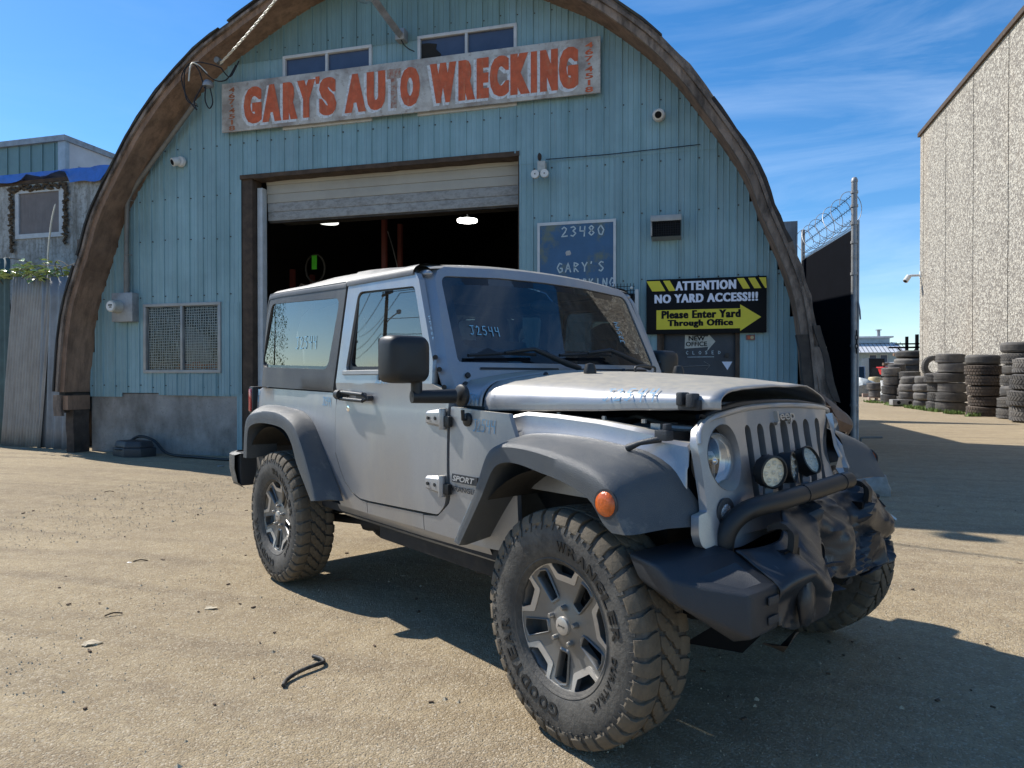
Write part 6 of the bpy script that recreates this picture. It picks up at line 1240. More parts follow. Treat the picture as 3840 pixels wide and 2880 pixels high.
for s_ in (-1, 1):
    flare('rear_flare', Rb, Rc_, Ri, s_)
    Fq = Fb if s_ < 0 else [(x - .44 * max(0, x - .1), y - .06 * max(0, min(1, (x - .1) / .3)), z) for x, y, z in Fb]
    f_ = flare('front_flare', Fq, Fc, Fi, s_)
    mk = MB().lathe([(-.006, .038), (.0, .040), (.008, .036), (.012, .02), (.013, 0)], 'y', (0, 0, 0), 22); mk.v = [(x + .250, s_ * (.928 + y), z + .845) for x, y, z in mk.v]; mk.build('side_marker', 'amber', f_, smooth=50)
    rg_ = MB().lathe([(-.004, .046), (.003, .046), (.003, .039)], 'y', (0, 0, 0), 22); rg_.v = [(x + .250, s_ * (.928 + y), z + .845) for x, y, z in rg_.v]; rg_.build('marker_ring', 'plasticdk', f_, smooth=50)
    for X in (0, -2.424):     # wheel wells
        rows = [[(X + .50 * cos(a), s_ * y, .42 + .50 * sin(a) * (1.03 if X else 1.0)) for a in [pi * k / 24 for k in range(8, 19)]] for y in (.90, .52)]; MB().grid(rows).build('wheel_well', 'underdark', JT, smooth=60)
        MB().prism([(X + .50 * cos(a), .42 + .50 * sin(a)) for a in [pi * k / 24 for k in range(8, 19)]], lambda a, b: (a, s_ * .53, b), lambda a, b: (a, s_ * .50, b)).build('well_liner', 'underdark', JT)
# rear bumper
rbm = MB()
rows = []
for (y, x) in ((-.93, -2.985), (-.925, -3.10), (-.88, -3.20), (-.78, -3.235), (0, -3.25), (.78, -3.235), (.88, -3.20), (.925, -3.10), (.93, -2.985)):
    rows.append([(x + .05, y * .97, .735), (x, y, .72), (x - .002, y, .63), (x + .02, y * .985, .54), (x + .08, y * .95, .505)])
rbm.grid(rows).build('rear_bumper', 'plastic', JT, smooth=35)
MB().bb(-3.1, -2.95, -.90, -.80, .52, .73).build('bumper_end', 'plasticdk', JT)
# ---- mirrors
for s_ in (-1, 1):
    sy_ = s_
    hb = MB(); rows = []; mxx, myy = (-.70, 1.045) if s_ < 0 else (-.93, .90)
    for (dx, k) in ((-.055, .90), (-.045, .97), (-.01, 1.0), (.035, .97), (.06, .86), (.068, .6), (.069, .01)):
        rows.append([(mxx + dx, sy_ * (myy + .092 * k * a), 1.298 + .095 * k * b) for a, b in [((abs(cos(t)) ** .35) * (1 if cos(t) > 0 else -1), (abs(sin(t)) ** .35) * (1 if sin(t) > 0 else -1)) for t in [2 * pi * i / 28 for i in range(28)]]])
    # rotate head slightly so its face is seen from the front quarter
    ms_ = hb.grid(rows, closed_u=True).build('mirror', 'blackp', JT, smooth=50)
    MB().grid([[(mxx - .057, sy_ * (myy + .082 * a), 1.298 + .082 * b) for a in (-1, 1)] for b in (-1, 1)]).build('mirror_glass', 'chrome', ms_)
    MB().tube([(mxx + .005, sy_ * (myy - .055), 1.225), (mxx + .005, sy_ * (myy - .055), 1.150)], .023, 12).tube([(mxx, sy_ * (myy - .035), 1.150), (-.66, sy_ * .83, 1.150)], [.026, .030], 14).build('mirror_arm', 'blackp', ms_, smooth=50)
    MB().lathe([(0, .046), (.014, .046), (.022, .036)], 'y', (0, 0, 0), 20).build('mirror_base', 'blackp', ms_, smooth=40, loc=(-.655, sy_ * .79, 1.152), rot=(0, 0, 0) if s_ > 0 else (0, 0, pi))
    if s_ < 0:
        MB().lathe([(0, .028), (-.010, .028), (-.015, .02)], 'y', (-.612, -.795, 1.055), 18).tube([(-.612, -.80, 1.055), (-.612, -.822, 1.056), (-.612, -.824, 1.095)], .008, 8).build('antenna_base', 'blackp', JT, smooth=50)
# ---- front bumper: right wing, crushed middle, hoop, lamps
P = dict(a=(.30, -.88, .695), b=(.408, -.885, .683), c=(.45, -.885, .651), d=(.64, -.79, .636), e=(.642, -.64, .632), f=(.50, -.64, .704), g=(.36, -.645, .722), h=(.643, -.64, .512), i=(.655, -.80, .520), j=(.477, -.885, .586), k=(.346, -.885, .628), l=(.30, -.83, .66), m=(.45, -.64, .48), n=(.60, -.80, .50))
P['a'] = (.295, -.875, .697)
wl_ = [P[k_] for k_ in 'abcdefghijklmn']; ix = {k_: i for i, k_ in enumerate('abcdefghijklmn')}
fc = [tuple(ix[q] for q in s_) for s_ in ('abfg', 'bcdef', 'cjid', 'dihe', 'akjcb', 'jkln', 'jni', 'nimh'.replace('i', ''), 'inm', 'imh')]
bmw = MB().add(wl_, [tuple(ix[q] for q in s_) for s_ in ('abfg', 'bcdef', 'cjid', 'dihe', 'akjcb', 'kjn', 'jin', 'ihn')])
wing = bmw.build('bumper_wing', 'plasticdk', JT, bevel=.010); wing.modifiers.new('t', 'SOLIDIFY').thickness = .008
for z_ in (.60, .545): MB().bb(.644, .650, -.70, -.645, z_ - .012, z_ + .012).build('bumper_tab', 'plasticdk', wing, bevel=.003)
cols = [[(.499, -.640, .704), (.637, -.640, .632), (.643, -.640, .573), (.643, -.640, .516)], [(.536, -.500, .709), (.666, -.500, .652), (.634, -.500, .572), (.622, -.500, .469)], [(.520, -.400, .730), (.676, -.400, .608), (.680, -.390, .556), (.672, -.385, .507)], [(.480, -.33, .800), (.610, -.31, .650), (.600, -.28, .600), (.585, -.27, .517)],
        [(.446, -.17, .790), (.518, -.13, .706), (.47, -.13, .606), (.552, -.12, .542)], [(.437, .02, .775), (.516, .04, .705), (.546, .02, .600), (.535, .04, .500)], [(.390, .23, .772), (.487, .22, .690), (.47, .22, .600), (.513, .25, .481)], [(.400, .45, .796), (.506, .45, .669), (.467, .45, .572), (.477, .45, .457)], [(.355, .57, .770), (.493, .57, .620), (.468, .58, .538), (.462, .57, .439)], [(.33, .66, .740), (.433, .66, .592), (.388, .66, .518), (.412, .63, .439)]]
def cr2(rows, ku=5, kv=6):
    A = [smoothpath(r, ku) for r in rows]; A = list(map(list, zip(*A))); A = [smoothpath(r, kv) for r in A]; return A
cg = []
for r in cr2(cols, 12, 10):
    q = []
    for p in r:
        am = .026 if p.y > -.15 else .008; d = noise.noise(V((p.x * 4, p.y * 7, p.z * 10))) * am + .45 * am * abs(noise.noise(V((p.x * 9, p.y * 14, p.z * 17 + 4)))); fo = abs(noise.noise(V((p.x * 3 + p.z * 3, p.y * 6 - p.z * 5, 7)))); fo2 = abs(noise.noise(V((p.x * 6 - p.z * 9, p.y * 12 + p.z * 4, 2)))); rg = max(0, .16 - fo) * (.20 if p.y > -.15 else .06) + max(0, .12 - fo2) * (.05 if p.y > -.15 else .02); q.append(p + V((d + rg, d * .3 + rg * .2, d * .4 + rg * .6)))
    cg.append(q)
crb = MB().grid(cg)
for edge in ([r[0] for r in []],): pass
co_ = crb.build('crushed_bumper_skin', 'crush', JT, smooth=32); s2 = co_.modifiers.new('t', 'SOLIDIFY'); s2.thickness = .008; s2.offset = -1
# round crushed lamp pocket
MB().grid([[V((.545 - dx, -.215 + r * cos(a) * .8, .635 + r * sin(a))) for a in [2 * pi * k / 20 for k in range(20)]] for dx, r in ((.0, .050), (-.018, .044), (-.02, .038), (.05, .034), (.10, .028))], closed_u=True).build('lamp_pocket', 'crush', co_, smooth=60); MB().lathe([(0, .03), (.002, 0)], 'x', (.46, -.215, .635), 16).build('pocket_dark', 'black', co_)
MB().blob((.655, -.50, .56), (.022, .035, .07), 3, amp=.3).build('bumper_dent_bulge', 'crush', co_, smooth=60)
rsx = random.Random(21)
for (x_, y_, z_) in ((.60, -.22, .52), (.54, -.05, .50), (.50, .18, .48), (.47, .38, .46), (.46, .60, .50), (.47, .64, .60), (.42, .62, .70), (.62, -.30, .62)):
    t_ = MB(); a = V((x_, y_, z_)); d1_ = V((rsx.uniform(-.02, .05), rsx.uniform(-.05, .05), rsx.uniform(-.05, .03))); d2_ = V((rsx.uniform(-.03, .03), rsx.uniform(-.07, .07), rsx.uniform(-.03, .03)))
    q_ = [a, a + d1_, a + d1_ * .6 + d2_, a + d2_ * 1.2, a - d1_ * .4 + d2_ * .5]; t_.add(q_ + [p + V((-.005, 0, .002)) for p in q_], [(0, 1, 2, 3, 4), (9, 8, 7, 6, 5)] + [(i, i + 5, (i + 1) % 5 + 5, (i + 1) % 5) for i in range(5)]); t_.build('torn_shard', 'crush', co_)
MB().tube([(.30, .50, .66), (.42, .60, .68), (.47, .66, .62)], .010, 6).build('bent_bracket', 'steel', JT)
for (x_, y_, z_) in ((.565, -.475, .695), (.455, .33, .735)):     # tow hooks through dark slots
    MB().bb(x_ - .03, x_ + .035, y_ - .045, y_ + .045, z_ - .02, z_ + .006).build('hook_slot', 'black', co_); hk = smoothpath([(x_ - .04, y_, z_ + .060), (x_ + .0, y_, z_ + .075), (x_ + .033, y_, z_ + .062), (x_ + .038, y_, z_ + .03), (x_ + .03, y_, z_ - .02)], 5)
    mbk = MB(); rows = [[(p.x, p.y + a * .014, p.z + b * .010 * (i > 12 and 0 or 1)) if i < 9 else (p.x + b * .010, p.y + a * .014, p.z) for a, b in ((-1, -1), (1, -1), (1, 1), (-1, 1))] for i, p in enumerate(hk)]; mbk.grid(rows, closed_u=True).build('tow_hook', 'blackp', JT, smooth=30)
MB().grid([[(x_, y_, z_) for (y_, x_, z_) in ((-.6, .40, .44), (-.3, .45, .40), (.1, .40, .40), (.5, .32, .42))], [(x_, y_, z_) for (y_, x_, z_) in ((-.6, .30, .36), (-.42, .40, .31), (.1, .30, .33), (.5, .25, .40))]]).build('skid_plate', 'black', JT, smooth=40)
MB().grid([[(.46, -.40, .355), (.50, -.46, .385), (.55, -.50, .40)], [(.50, -.38, .345), (.55, -.43, .36), (.585, -.47, .40)], [(.58, -.40, .44), (.60, -.43, .44), (.61, -.47, .45)]]).build('bent_plate', 'darkjunk', JT, smooth=40)
MB().bb(.10, .30, -.42, -.36, .38, .52).bb(.10, .40, .36, .42, .38, .52).bb(.30, .42, -.45, .45, .50, .62).build('frame_horn', 'underdark', JT, bevel=.01)
MB().grid([[(.44, y_, .72) for y_ in (-.55, .5)], [(.36, y_, .69) for y_ in (-.55, .5)], [(.34, y_, .55) for y_ in (-.55, .5)]]).build('valance', 'blackp', JT)
hp_ = smoothpath([(.44, -.60, .66), (.446, -.595, .735), (.462, -.565, .785), (.484, -.50, .815), (.497, -.35, .823), (.491, -.12, .829), (.486, .13, .839), (.485, .175, .838)], 6); MB().tube(hp_, .031, 16).build('hoop_bar', 'blackp', JT, smooth=60)
for t_ in (28, 35): a = hp_[t_]; MB().tube([a - V((0, .002, 0)), a + V((0, .002, 0))], .033, 14).build('cable_tie', 'wire', JT)
for i, (x_, y_, z_, dy, dz, sc_) in enumerate(((.455, -.33, .910, -.34, -.04, 1), (.415, -.125, .905, .27, .12, 1), (.385, .075, .912, -.05, .45, 1))):
    d = V((1, dy, dz)).normalized(); c_ = V((x_, y_, z_)); R_ = V((0, 0, 1)).rotation_difference(d).to_matrix()
    def L2(prof, n_=26, wav=0): return MB().grid([[c_ + R_ @ V(((r + wav * (k % 2)) * cos(2 * pi * k / n_), (r + wav * (k % 2)) * sin(2 * pi * k / n_), h_)) for k in range(n_)] for h_, r in prof], closed_u=True)
    al = L2([(-.045, .001), (-.045, .040), (-.03, .052), (-.028, .052)], 26, .004).build('auxiliary_light', 'blackp', JT, smooth=25); L2([(-.03, .054), (.010, .056), (.012, .050), (.002, .048)]).build('light_housing', 'blackp', al, smooth=40); L2([(.002, .049), (.0021, .001)]).build('led_reflector', 'ledface', al)
    for k in range(8):
        a = 2 * pi * k / 7; q = c_ + d * .003 + (R_ @ V((.032 * cos(a), .032 * sin(a), 0)) if k < 7 else V((0, 0, 0))); MB().blob(q, (.009, .009, .009), 1, 8, 6, 0).build('led_lens', 'lens', al, smooth=60)
    MB().tube([c_ - d * .02 + V((0, 0, -.055)), c_ - d * .02 + V((0, 0, -.085))], .018, 4).box(c_ - d * .01 + V((0, 0, -.085)), (.03, .04, .006)).build('light_bracket', 'galv', al)
tag(JT, None)
# ---- chassis and underside
MB().bb(-3.0, .1, -.44, -.34, .38, .50).build('frame_rail', 'underdark', JT, bevel=.01); MB().bb(-3.0, .1, .34, .44, .38, .50).build('frame_rail', 'underdark', JT, bevel=.01)
MB().bb(-2.9, -.4, -.76, .76, .50, .54).build('floor_pan', 'underdark', JT); MB().bb(-1.5, -.45, -.70, -.60, .40, .478).build('sill_skirt', 'underdark', JT, bevel=.01)
MB().bb(-1.35, -.48, -.70, -.66, .478, .52).build('pinch_weld', 'drum', JT)
for X in (0, -2.424): MB().tube([(X, -.66, .40), (X, .66, .40)], .04, 10).blob((X + .05, .12 if X else -.15, .40), (.14, .14, .13), 2, 12, 8, .1).build('axle', 'underdark', JT, smooth=50)
MB().tube([(-2.75, -.60, .33), (-1.9, -.52, .40)], .025, 8).tube([(-1.9, -.55, .40), (-1.5, -.50, .45)], .05, 8).build('control_arm', 'underdark', JT, smooth=50)
MB().blob((-1.82, -.48, .43), (.16, .10, .10), 4, 10, 7, .5).build('muffler', 'underdark', JT, smooth=40); MB().tube(smoothpath([(-.80, -.52, .40), (-.80, -.55, .355), (-.84, -.57, .345), (-.87, -.55, .37), (-.84, -.52, .40)], 4), .009, 6).build('tow_eye', 'underdark', JT, smooth=60)
for X, y_ in ((0.18, -.5), (-2.25, -.45)): MB().tube([(X, y_, .35), (X - .06, y_ + .08, .75)], .03, 8).build('shock_absorber', 'underdark', JT, smooth=50)
MB().tube([(.12, -.6, .36), (.12, .6, .38)], .018, 8).build('tie_rod', 'underdark', JT, smooth=50)
MB().tube([(.24, .93, .69), (.30, .93, .65), (.33, .92, .625)], .006, 5).tube([(.24, .88, .70), (.29, .94, .665), (.27, .97, .645)], .012, 5).build('torn_wiring', 'blackp', JT)
# ---- interior
MB().grid([[(-.85, y, 1.20) for y in (-.62, .62)], [(-.98, y, 1.285) for y in (-.62, .62)], [(-1.10, y, 1.26) for y in (-.62, .62)], [(-1.14, y, 1.0) for y in (-.62, .62)]]).build('dashboard', 'seat', JT, smooth=50); MB().tube([V((-1.20 + .05 * sin(a), .37 + .18 * cos(a), 1.17 + .17 * sin(a))) for a in [2 * pi * k / 24 for k in range(25)]], .014, 8).build('steering_wheel', 'blackp', JT, smooth=60)
for y_ in (-.37, .37):
    se = MB().bb(-1.75, -1.25, y_ - .23, y_ + .23, .78, .92).build('seat', 'seat', JT, bevel=.05); MB().box((-1.80, y_, 1.18), (.13, .44, .58), Matrix.Rotation(-.2, 3, 'Y')).build('backrest', 'seat', se, bevel=.04); MB().box((-1.90, y_, 1.54), (.09, .24, .17), Matrix.Rotation(-.15, 3, 'Y')).build('headrest', 'seat', se, bevel=.03)
    MB().tube([(-1.1, y_ / .37 * .60, 1.66), (-1.9, y_ / .37 * .60, 1.68), (-1.95, y_ / .37 * .62, 1.1)], .035, 8).build('roll_bar', 'seat', JT, smooth=50)
MB().tube([(-1.9, -.6, 1.66), (-1.9, .6, 1.66)], .035, 8).build('roll_bar', 'seat', JT, smooth=50); MB().blob((-1.0, .0, 1.60), (.02, .11, .035), 1, 10, 6, 0).build('rear_view_mirror', 'blackp', JT, smooth=60)
MB().bb(-2.9, -2.3, -.6, .6, .8, 1.05).build('rear_bench', 'seat', JT, bevel=.05)
for s_ in (-1, 1):
    MB().blob((-2.30, s_ * .60, 1.50), (.42, .05, .16), 3, 16, 10, .5).build('side_airbag', 'airbag', JT, smooth=60); MB().blob((-2.15, s_ * .58, 1.33), (.22, .05, .13), 7, 14, 9, .6).build('side_airbag', 'airbag', JT, smooth=60)
MB().grid([[(-2.3, y, z) for y in (-.55, -.2, .2, .55)] for z in (1.05, 1.5)]).build('rear_seat_back', 'seat', JT)
# ---- marks
def SM(x0, z0, off=.0065, ang=0):
    return lambda u, v: (x0 + u * cos(ang) - v * sin(ang), -(ysd(x0 + u * cos(ang) - v * sin(ang), z0 + v) + off), z0 + u * sin(ang) + v * cos(ang))
strokes('paint_mark', 'J2544', lambda u, v: (-2.38 + u, -(GLS(1)(-2.38 + u, 1.40 + v)[1] + .004), 1.40 + v), .07, .006, 'chalkl', JT, adv=.8, asp=1.1)
strokes('paint_mark', 'J2544', SM(-1.36, 1.20, .006), .045, .005, 'chalk', JT, adv=.6, asp=.85)
strokes('paint_mark', 'J2544', SM(-1.955, 1.075, .002), .045, .005, 'chalk', JT, adv=.6, asp=.8)
strokes('paint_mark', 'J254', SM(-2.985, 1.115, .002), .035, .005, 'chalk', JT, adv=.55, asp=.8); strokes('paint_mark', 'J25', SM(-2.985, 1.07, .002), .03, .005, 'chalk', JT, adv=.55, asp=.8)
strokes('paint_mark', 'J2544', SM(-.575, 1.01, .004), .048, .004, 'chalk', JT, adv=.62, asp=.85)
strokes('paint_mark', 'J2544', lambda u, v: tuple(V(WS(-.575 + u, 1.425 + v)) - wsn * .001), .042, .0045, 'chalkl', JT, adv=.80, asp=1.1)
strokes('paint_mark', 'J2544', lambda u, v: tuple(V(WS(.50 - v, 1.42 + u)) - wsn * .001), .036, .004, 'chalkl', JT, adv=.72, asp=1.0)
strokes('paint_mark', 'J2544', lambda u, v: (-.86 - .46 * (u - .0) * .9 + v * .3 - .02, -.789 + .08 * u, 1.39 + u), .03, .004, 'chalk', JT, adv=.8, asp=1.0)
def HS(x0, off=.004):
    def f(u, v):
        w_ = interp(HW, x0 + u); zl = interp([(-.84, 1.095), (-.62, 1.087), (.3, 1.118), (.44, 1.122)], x0 + u); return (x0 + u, -(w_ + off), zl + .008 + v)
    return f
def HT(x0, s0, off=.004):
    def f(u, v):
        x = x0 + u; x = -.625 + (x + .625) * 1.065 / (.405 + .625) if x > -.63 else x; ts = [-1 + i * .01 for i in range(60)]; P_ = [hood_section(x, t) for t in ts]; s = 0
        for a, b in zip(P_, P_[1:]):
            L = (b - a).length
            if s + L >= s0 + v: break
            s += L
        d = (b - a).normalized(); p = a + d * (s0 + v - s); return tuple(p + V((0, -d.z, d.y)).normalized() * off)
    return f
strokes('paint_mark', 'J2544', HT(-.03, .034, .0075), .048, .0045, 'chalk', HD, adv=.85, asp=1.1); strokes('paint_mark', 'J2544', HT(-.765, .025), .042, .004, 'chalk', JT, adv=.66, asp=.85)
strokes('paint_mark', 'J2544 2Dr RF', lambda u, v: (-.415 - u * .42 + v * .3 - .0, -.9335, .76 - u * .62 + v * .3), .022, .003, 'chalkl', JT, adv=.75, asp=1.0)
# badges
MB().bb(-.712, -.54, -.806, -.799, .792, .826).build('badge_plate', 'plasticdk', JT); put_text('badge_lettering', textbox('SPORT', .15, .024, .03, shear=.25), lambda a, b: (-.630 + a, -.8085, .809 + b), 'silverdecal', JT); put_text('badge_lettering', textbox('WRANGLER', .22, .022, .03), lambda a, b: (-.63 + a, -.8045, .765 + b), 'plasticdk', JT)
# ================================================================== wheels
TW = .132
def carcass():
    prof = [(-.100, .216), (-.112, .226), (-.126, .26), (-.132, .30), (-.130, .335), (-.122, .365), (-.110, .386), (-.085, .394), (0, .397), (.085, .394), (.110, .386), (.122, .365), (.130, .335), (.132, .30), (.126, .26), (.112, .226), (.100, .216)]
    mb = MB(); n_ = 72; mb.grid([[(r * cos(2 * pi * k / n_), h_, r * sin(2 * pi * k / n_)) for k in range(n_)] for h_, r in prof], closed_u=True); return mb
def blk(poly_t_y, r0, r1, ang):      # poly in (tangential, y) -> block from r0 to r1
    mb = MB(); lo = []; hi = []
    for t, y, *rr in poly_t_y:
        ro = r1 if not rr else rr[0]; a = t / .40; lo.append((r0 * sin(a), y, r0 * cos(a))); hi.append(((ro) * sin(a), y, ro * cos(a)))
    n_ = len(lo); mb.add(lo + hi, [tuple(range(n_, 2 * n_)), tuple(range(n_))[::-1]] + [(i, (i + 1) % n_, (i + 1) % n_ + n_, i + n_) for i in range(n_)]); return mb
NP = 36; PT = 2 * pi * .40 / NP      # 7 cm pitch
def shoulder(sg_, var):
    t0, t1 = -.029 - (.003 if var else 0), .028; mb = MB(); rows = []
    for y, r in ((.052, .4045), (.085, .4055), (.108, .400), (.121, .386), (.1305, .362 if var else .355)):
        tt0, tt1 = t0 + (.006 if y > .1 else 0), t1 - (.006 if (y > .1 and not var) else 0); sk = .010 * (y - .05) / .07; rows.append([(r * sin((tt0 + sk) / .40), sg_ * y, r * cos((tt0 + sk) / .40)), (r * sin((tt1 + sk) / .40), sg_ * y, r * cos((tt1 + sk) / .40))])
    top_ = [p for r in rows for p in r]; low = [(V(p) * 1) for p in top_]; lowp = [(p[0] * .955, p[1] * (1 if abs(p[1]) < .1 else .94), p[2] * .955) for p in top_]; n_ = len(top_); k = len(rows); fs = []
    for i in range(k - 1): fs.append((2 * i, 2 * i + 1, 2 * i + 3, 2 * i + 2))
    for i in range(k - 1): fs += [(2 * i, 2 * i + 2, 2 * i + 2 + n_, 2 * i + n_), (2 * i + 1, 2 * i + 1 + n_, 2 * i + 3 + n_, 2 * i + 3)]
    fs += [(0, n_, n_ + 1, 1), (2 * k - 2, 2 * k - 1, 2 * k - 1 + n_, 2 * k - 2 + n_)]; mb.add(top_ + lowp, fs); return mb
def mkmesh(mb, m, smooth=None, bevel=0): o = mb.build('t', m, smooth=smooth, bevel=bevel); d = o.data; bpy.data.objects.remove(o); return d
ME = dict(so=mkmesh(shoulder(-1, 0), 'tread', bevel=.0015), so2=mkmesh(shoulder(-1, 1), 'tread', bevel=.0015), si=mkmesh(shoulder(1, 0), 'tread', bevel=.0015),
          c1=mkmesh(blk([(-.033, -.049), (-.002, -.049), (.026, -.032), (.031, -.009), (.003, -.007), (-.027, -.026)], .39, .4065, 0), 'tread', bevel=.0012), c2=mkmesh(blk([(-.027, -.017), (.004, -.021), (.030, .003), (.026, .021), (-.005, .021), (-.031, .0)], .39, .4065, 0), 'tread', bevel=.0012), c3=mkmesh(blk([(-.031, .009), (-.003, .007), (.027, .026), (.033, .049), (.002, .049), (-.026, .032)], .39, .4065, 0), 'tread', bevel=.0012))
ME['tyre'] = mkmesh(carcass(), 'rubber', 50)
# joined tread for the wheels on the far side
jt = MB()
def addmesh(mb, me, mtx): mb.add([mtx @ v.co for v in me.vertices], [tuple(p.vertices) for p in me.polygons])
BL = []
for k in range(NP):
    a = 2 * pi * k / NP
    for key, da in (('so' if k % 2 else 'so2', 0), ('si', .5), ('c1', .25), ('c2', .75), ('c3', .15)): BL.append((key, Matrix.Rotation(a + da * 2 * pi / NP, 4, 'Y')))
for key, mt_ in BL: addmesh(jt, ME[key], mt_)
ME['treadall'] = mkmesh(jt, 'tread', 30)
# sidewall ribs and raised lettering (outer side = -y)
sr = MB()
for k in range(72):
    a = 2 * pi * k / 72; r0, r1 = (.338, .366) if k % 2 else (.345, .360); w0, w1 = .004, (.009 if k % 2 else .006); pts = []
    for yy, rr in (((-.1305), 0), (-.1345, 1)):
        for t, r in ((-w0, r0), (w0, r0), (w1, r1), (-w1, r1)): 
            y_ = (-.129 if r < .35 else -.122) - (.005 if rr else 0); pts.append(((r) * sin(a + t / .35), y_, r * cos(a + t / .35)))
    sr.add(pts, [(4, 5, 6, 7), (0, 1, 5, 4), (1, 2, 6, 5), (2, 3, 7, 6), (3, 0, 4, 7)])
sr.grid([[((r) * sin(2 * pi * k / 72), y, r * cos(2 * pi * k / 72)) for k in range(72)] for r, y in ((.228, -.112), (.231, -.1165), (.236, -.119), (.240, -.117))], closed_u=True)
ME['ribs'] = mkmesh(sr, 'rubber', 30)
def ring_text(s, a_c, r_c, h_, adv, off=.02):
    mb = MB(); n_ = len(s)
    for i, ch in enumerate(s):
        if ch == ' ': continue
        v, f = textbox(ch, adv * .80 if ch != 'I' else adv * .3, h_, off); a = a_c + (i - (n_ - 1) / 2) * adv / r_c; P0 = []; P1 = []
        for x, y in v:
            r = r_c + y; an = a + x / r_c; yb = interp([(.22, -.112), (.26, -.1262), (.30, -.1322), (.335, -.1302), (.36, -.124)], r); P0.append((r * sin(an), yb - .0035, r * cos(an))); P1.append((r * sin(an), yb + .001, r * cos(an)))
        nn = len(P0); cnt = {}
        for q in f:
            for j in range(len(q)): e = (q[j], q[(j + 1) % len(q)]); k = (min(e), max(e)); cnt[k] = (cnt.get(k, (0, 0))[0] + 1, e)
        mb.add(P0 + P1, list(f) + [(e[1], e[0], e[0] + nn, e[1] + nn) for c_, e in cnt.values() if c_ == 1])
    return mb
# seen from outside (-y): screen x = +x, so clockwise reading = increasing angle from the top
tx = MB()
for s, ac, rc_, h_, ad in (('WRANGLER', .70, .288, .036, .052), ('GOODYEAR', radians(-142), .285, .044, .054), ('DURATRAC', radians(115), .275, .022, .029)):
    ME['text_' + s] = mkmesh(ring_text(s, ac, rc_, h_, ad), 'rubberblk', 20)
# rim
def spin(p, a): x, z = p; return (x * cos(a) + z * sin(a), -x * sin(a) + z * cos(a))
def face_y(x, z): r = sqrt(x * x + z * z); return interp([(0, -.088), (.04, -.088), (.07, -.080), (.10, -.074), (.16, -.082), (.20, -.094), (.219, -.098)], r)
sl, no = [], []
for k in range(5):
    a = 2 * pi * k / 5; sl.append([spin(p, a + pi) for p in rc([(-.018, .090), (.018, .090), (.028, .185), (.0, .193), (-.028, .185)], .006, 2)]); no.append([spin(p, a) for p in rc([(-.033, .168), (.033, .168), (.058, .196), (.050, .2065), (.0, .2125), (-.050, .2065), (-.058, .196)], .006, 2)])
circ = [(.219 * cos(2 * pi * k / 80), .219 * sin(2 * pi * k / 80)) for k in range(80)]
rf = panel_mb(circ, sl + no, lambda x, z: (x, face_y(x, z), z), .022, .018, V((0, 1, 0)))
RS_ = 1.045
ME['rim'] = mkmesh(rf, 'rimface', 35)
rb_ = MB(); 
for prof in ([(-.104, .2335), (-.108, .2325), (-.108, .224), (-.098, .216), (-.02, .19), (.08, .195), (.10, .225)],): rb_.grid([[(r * cos(2 * pi * k / 64), h_, r * sin(2 * pi * k / 64)) for k in range(64)] for h_, r in prof], closed_u=True)
ME['barrel'] = mkmesh(rb_, 'rimface', 50)
bd = []
for k in range(5):
    a = 2 * pi * k / 5
    for p in ((-.098, .180), (-.074, .190), (-.068, .186), (-.047, .150), (-.040, .146), (.040, .146), (.047, .150), (.068, .186), (.074, .190), (.098, .180)): bd.append(spin(p, a))
band = panel_mb(circ, [bd[::-1]] + [[(x * 1.0, z) for x, z in h_] for h_ in no], lambda x, z: (x, face_y(x, z) - .0035, z), .004, .02, V((0, 1, 0)), back=False)
ME['band'] = mkmesh(band, 'rimmach', 35)
sb = MB()
for h_ in sl:
    cx_ = sum(p[0] for p in h_) / len(h_); cz_ = sum(p[1] for p in h_) / len(h_); o_ = [(cx_ + (x - cx_) * 1.22, cz_ + (z - cz_) * 1.22) for x, z in h_]; m_ = [(cx_ + (x - cx_) * 1.10, cz_ + (z - cz_) * 1.10) for x, z in h_]
    sb.grid([[(x, face_y(x, z) + .001, z) for x, z in o_], [(x, face_y(x, z) - .007, z) for x, z in m_], [(x, face_y(x, z) - .006, z) for x, z in h_], [(x, face_y(x, z) + .03, z) for x, z in h_]], closed_u=True)
ME['slotborder'] = mkmesh(sb, 'rimface', 60)
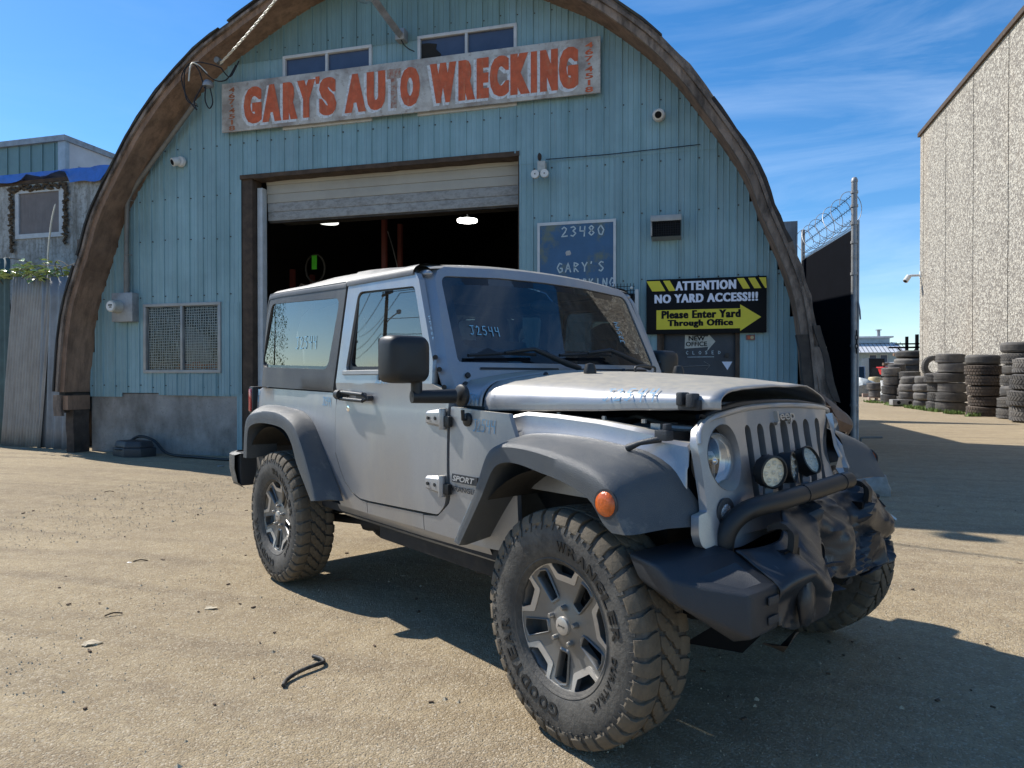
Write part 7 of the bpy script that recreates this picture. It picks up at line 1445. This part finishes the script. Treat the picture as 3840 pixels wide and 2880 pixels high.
ME['nut'] = mkmesh(MB().lathe([(-.105, 0), (-.105, .007), (-.100, .0095), (-.075, .0105)], 'y', (0, 0, 0), 10), 'nutmetal', 40)
ME['cap'] = mkmesh(MB().lathe([(-.100, 0), (-.100, .024), (-.097, .031), (-.085, .033)], 'y', (0, 0, 0), 28), 'rimmach', 40)
ME['disc'] = mkmesh(MB().lathe([(-.02, .05), (-.02, .165), (.0, .165), (.0, .05)], 'y', (0, 0, 0), 40, closed=True).bb(-.06, .06, -.04, .03, .10, .19), 'underdark', 40)
def wheel(X, Y, ang, steer, full=True):
    w_ = link('wheel', ME['tyre'], JT, (X + .008, Y, .397), (0, 0, steer + (pi if Y > 0 else 0)))
    S = Matrix.Rotation(ang, 4, 'Y')
    def sub(n_, me, mt_=None):
        K = Matrix.Diagonal((RS_, 1, RS_, 1)) if n_ in ('rim', 'rim_barrel', 'rim_band', 'spoke_window_border') else Matrix.Identity(4)
        return link(n_, me, w_, matrix=S @ K @ (mt_ if mt_ is not None else Matrix.Identity(4)))
    sub('rim', ME['rim']); sub('rim_barrel', ME['barrel']); sub('rim_band', ME['band']); sub('spoke_window_border', ME['slotborder']); sub('hub_cap', ME['cap']); sub('brake_disc', ME['disc']); tag(sub('sidewall_ribs', ME['ribs']), kind='stuff'); [sub('sidewall_lettering', ME[k]) for k in ME if k.startswith('text_')]
    for k in range(5): a = 2 * pi * k / 5; sub('lug_nut', ME['nut'], Matrix.Translation((.0635 * sin(a), 0, .0635 * cos(a))))
    v, f = textbox('Jeep', .036, .011, .02); me = bpy.data.meshes.new('t'); me.from_pydata([(x, -.1008, z) for x, z in v], [], f); me.materials.append(M['plasticdk']); sub('cap_lettering', me)
    if full:
        for key, mt_ in BL: sub('tread_block', ME[key], mt_)
    else: tag(sub('tread_blocks', ME['treadall']), kind='stuff')
    w_.scale = (.957, .88, .957); return w_
wheel(0, -.786, radians(2), radians(-2)); wheel(-2.424, -.786, radians(-128 + 72 * 1 + 56), 0); wheel(0, .786, .5, radians(-2), False); wheel(-2.424, .786, 1.1, 0, False)
bpy.context.view_layer.update()
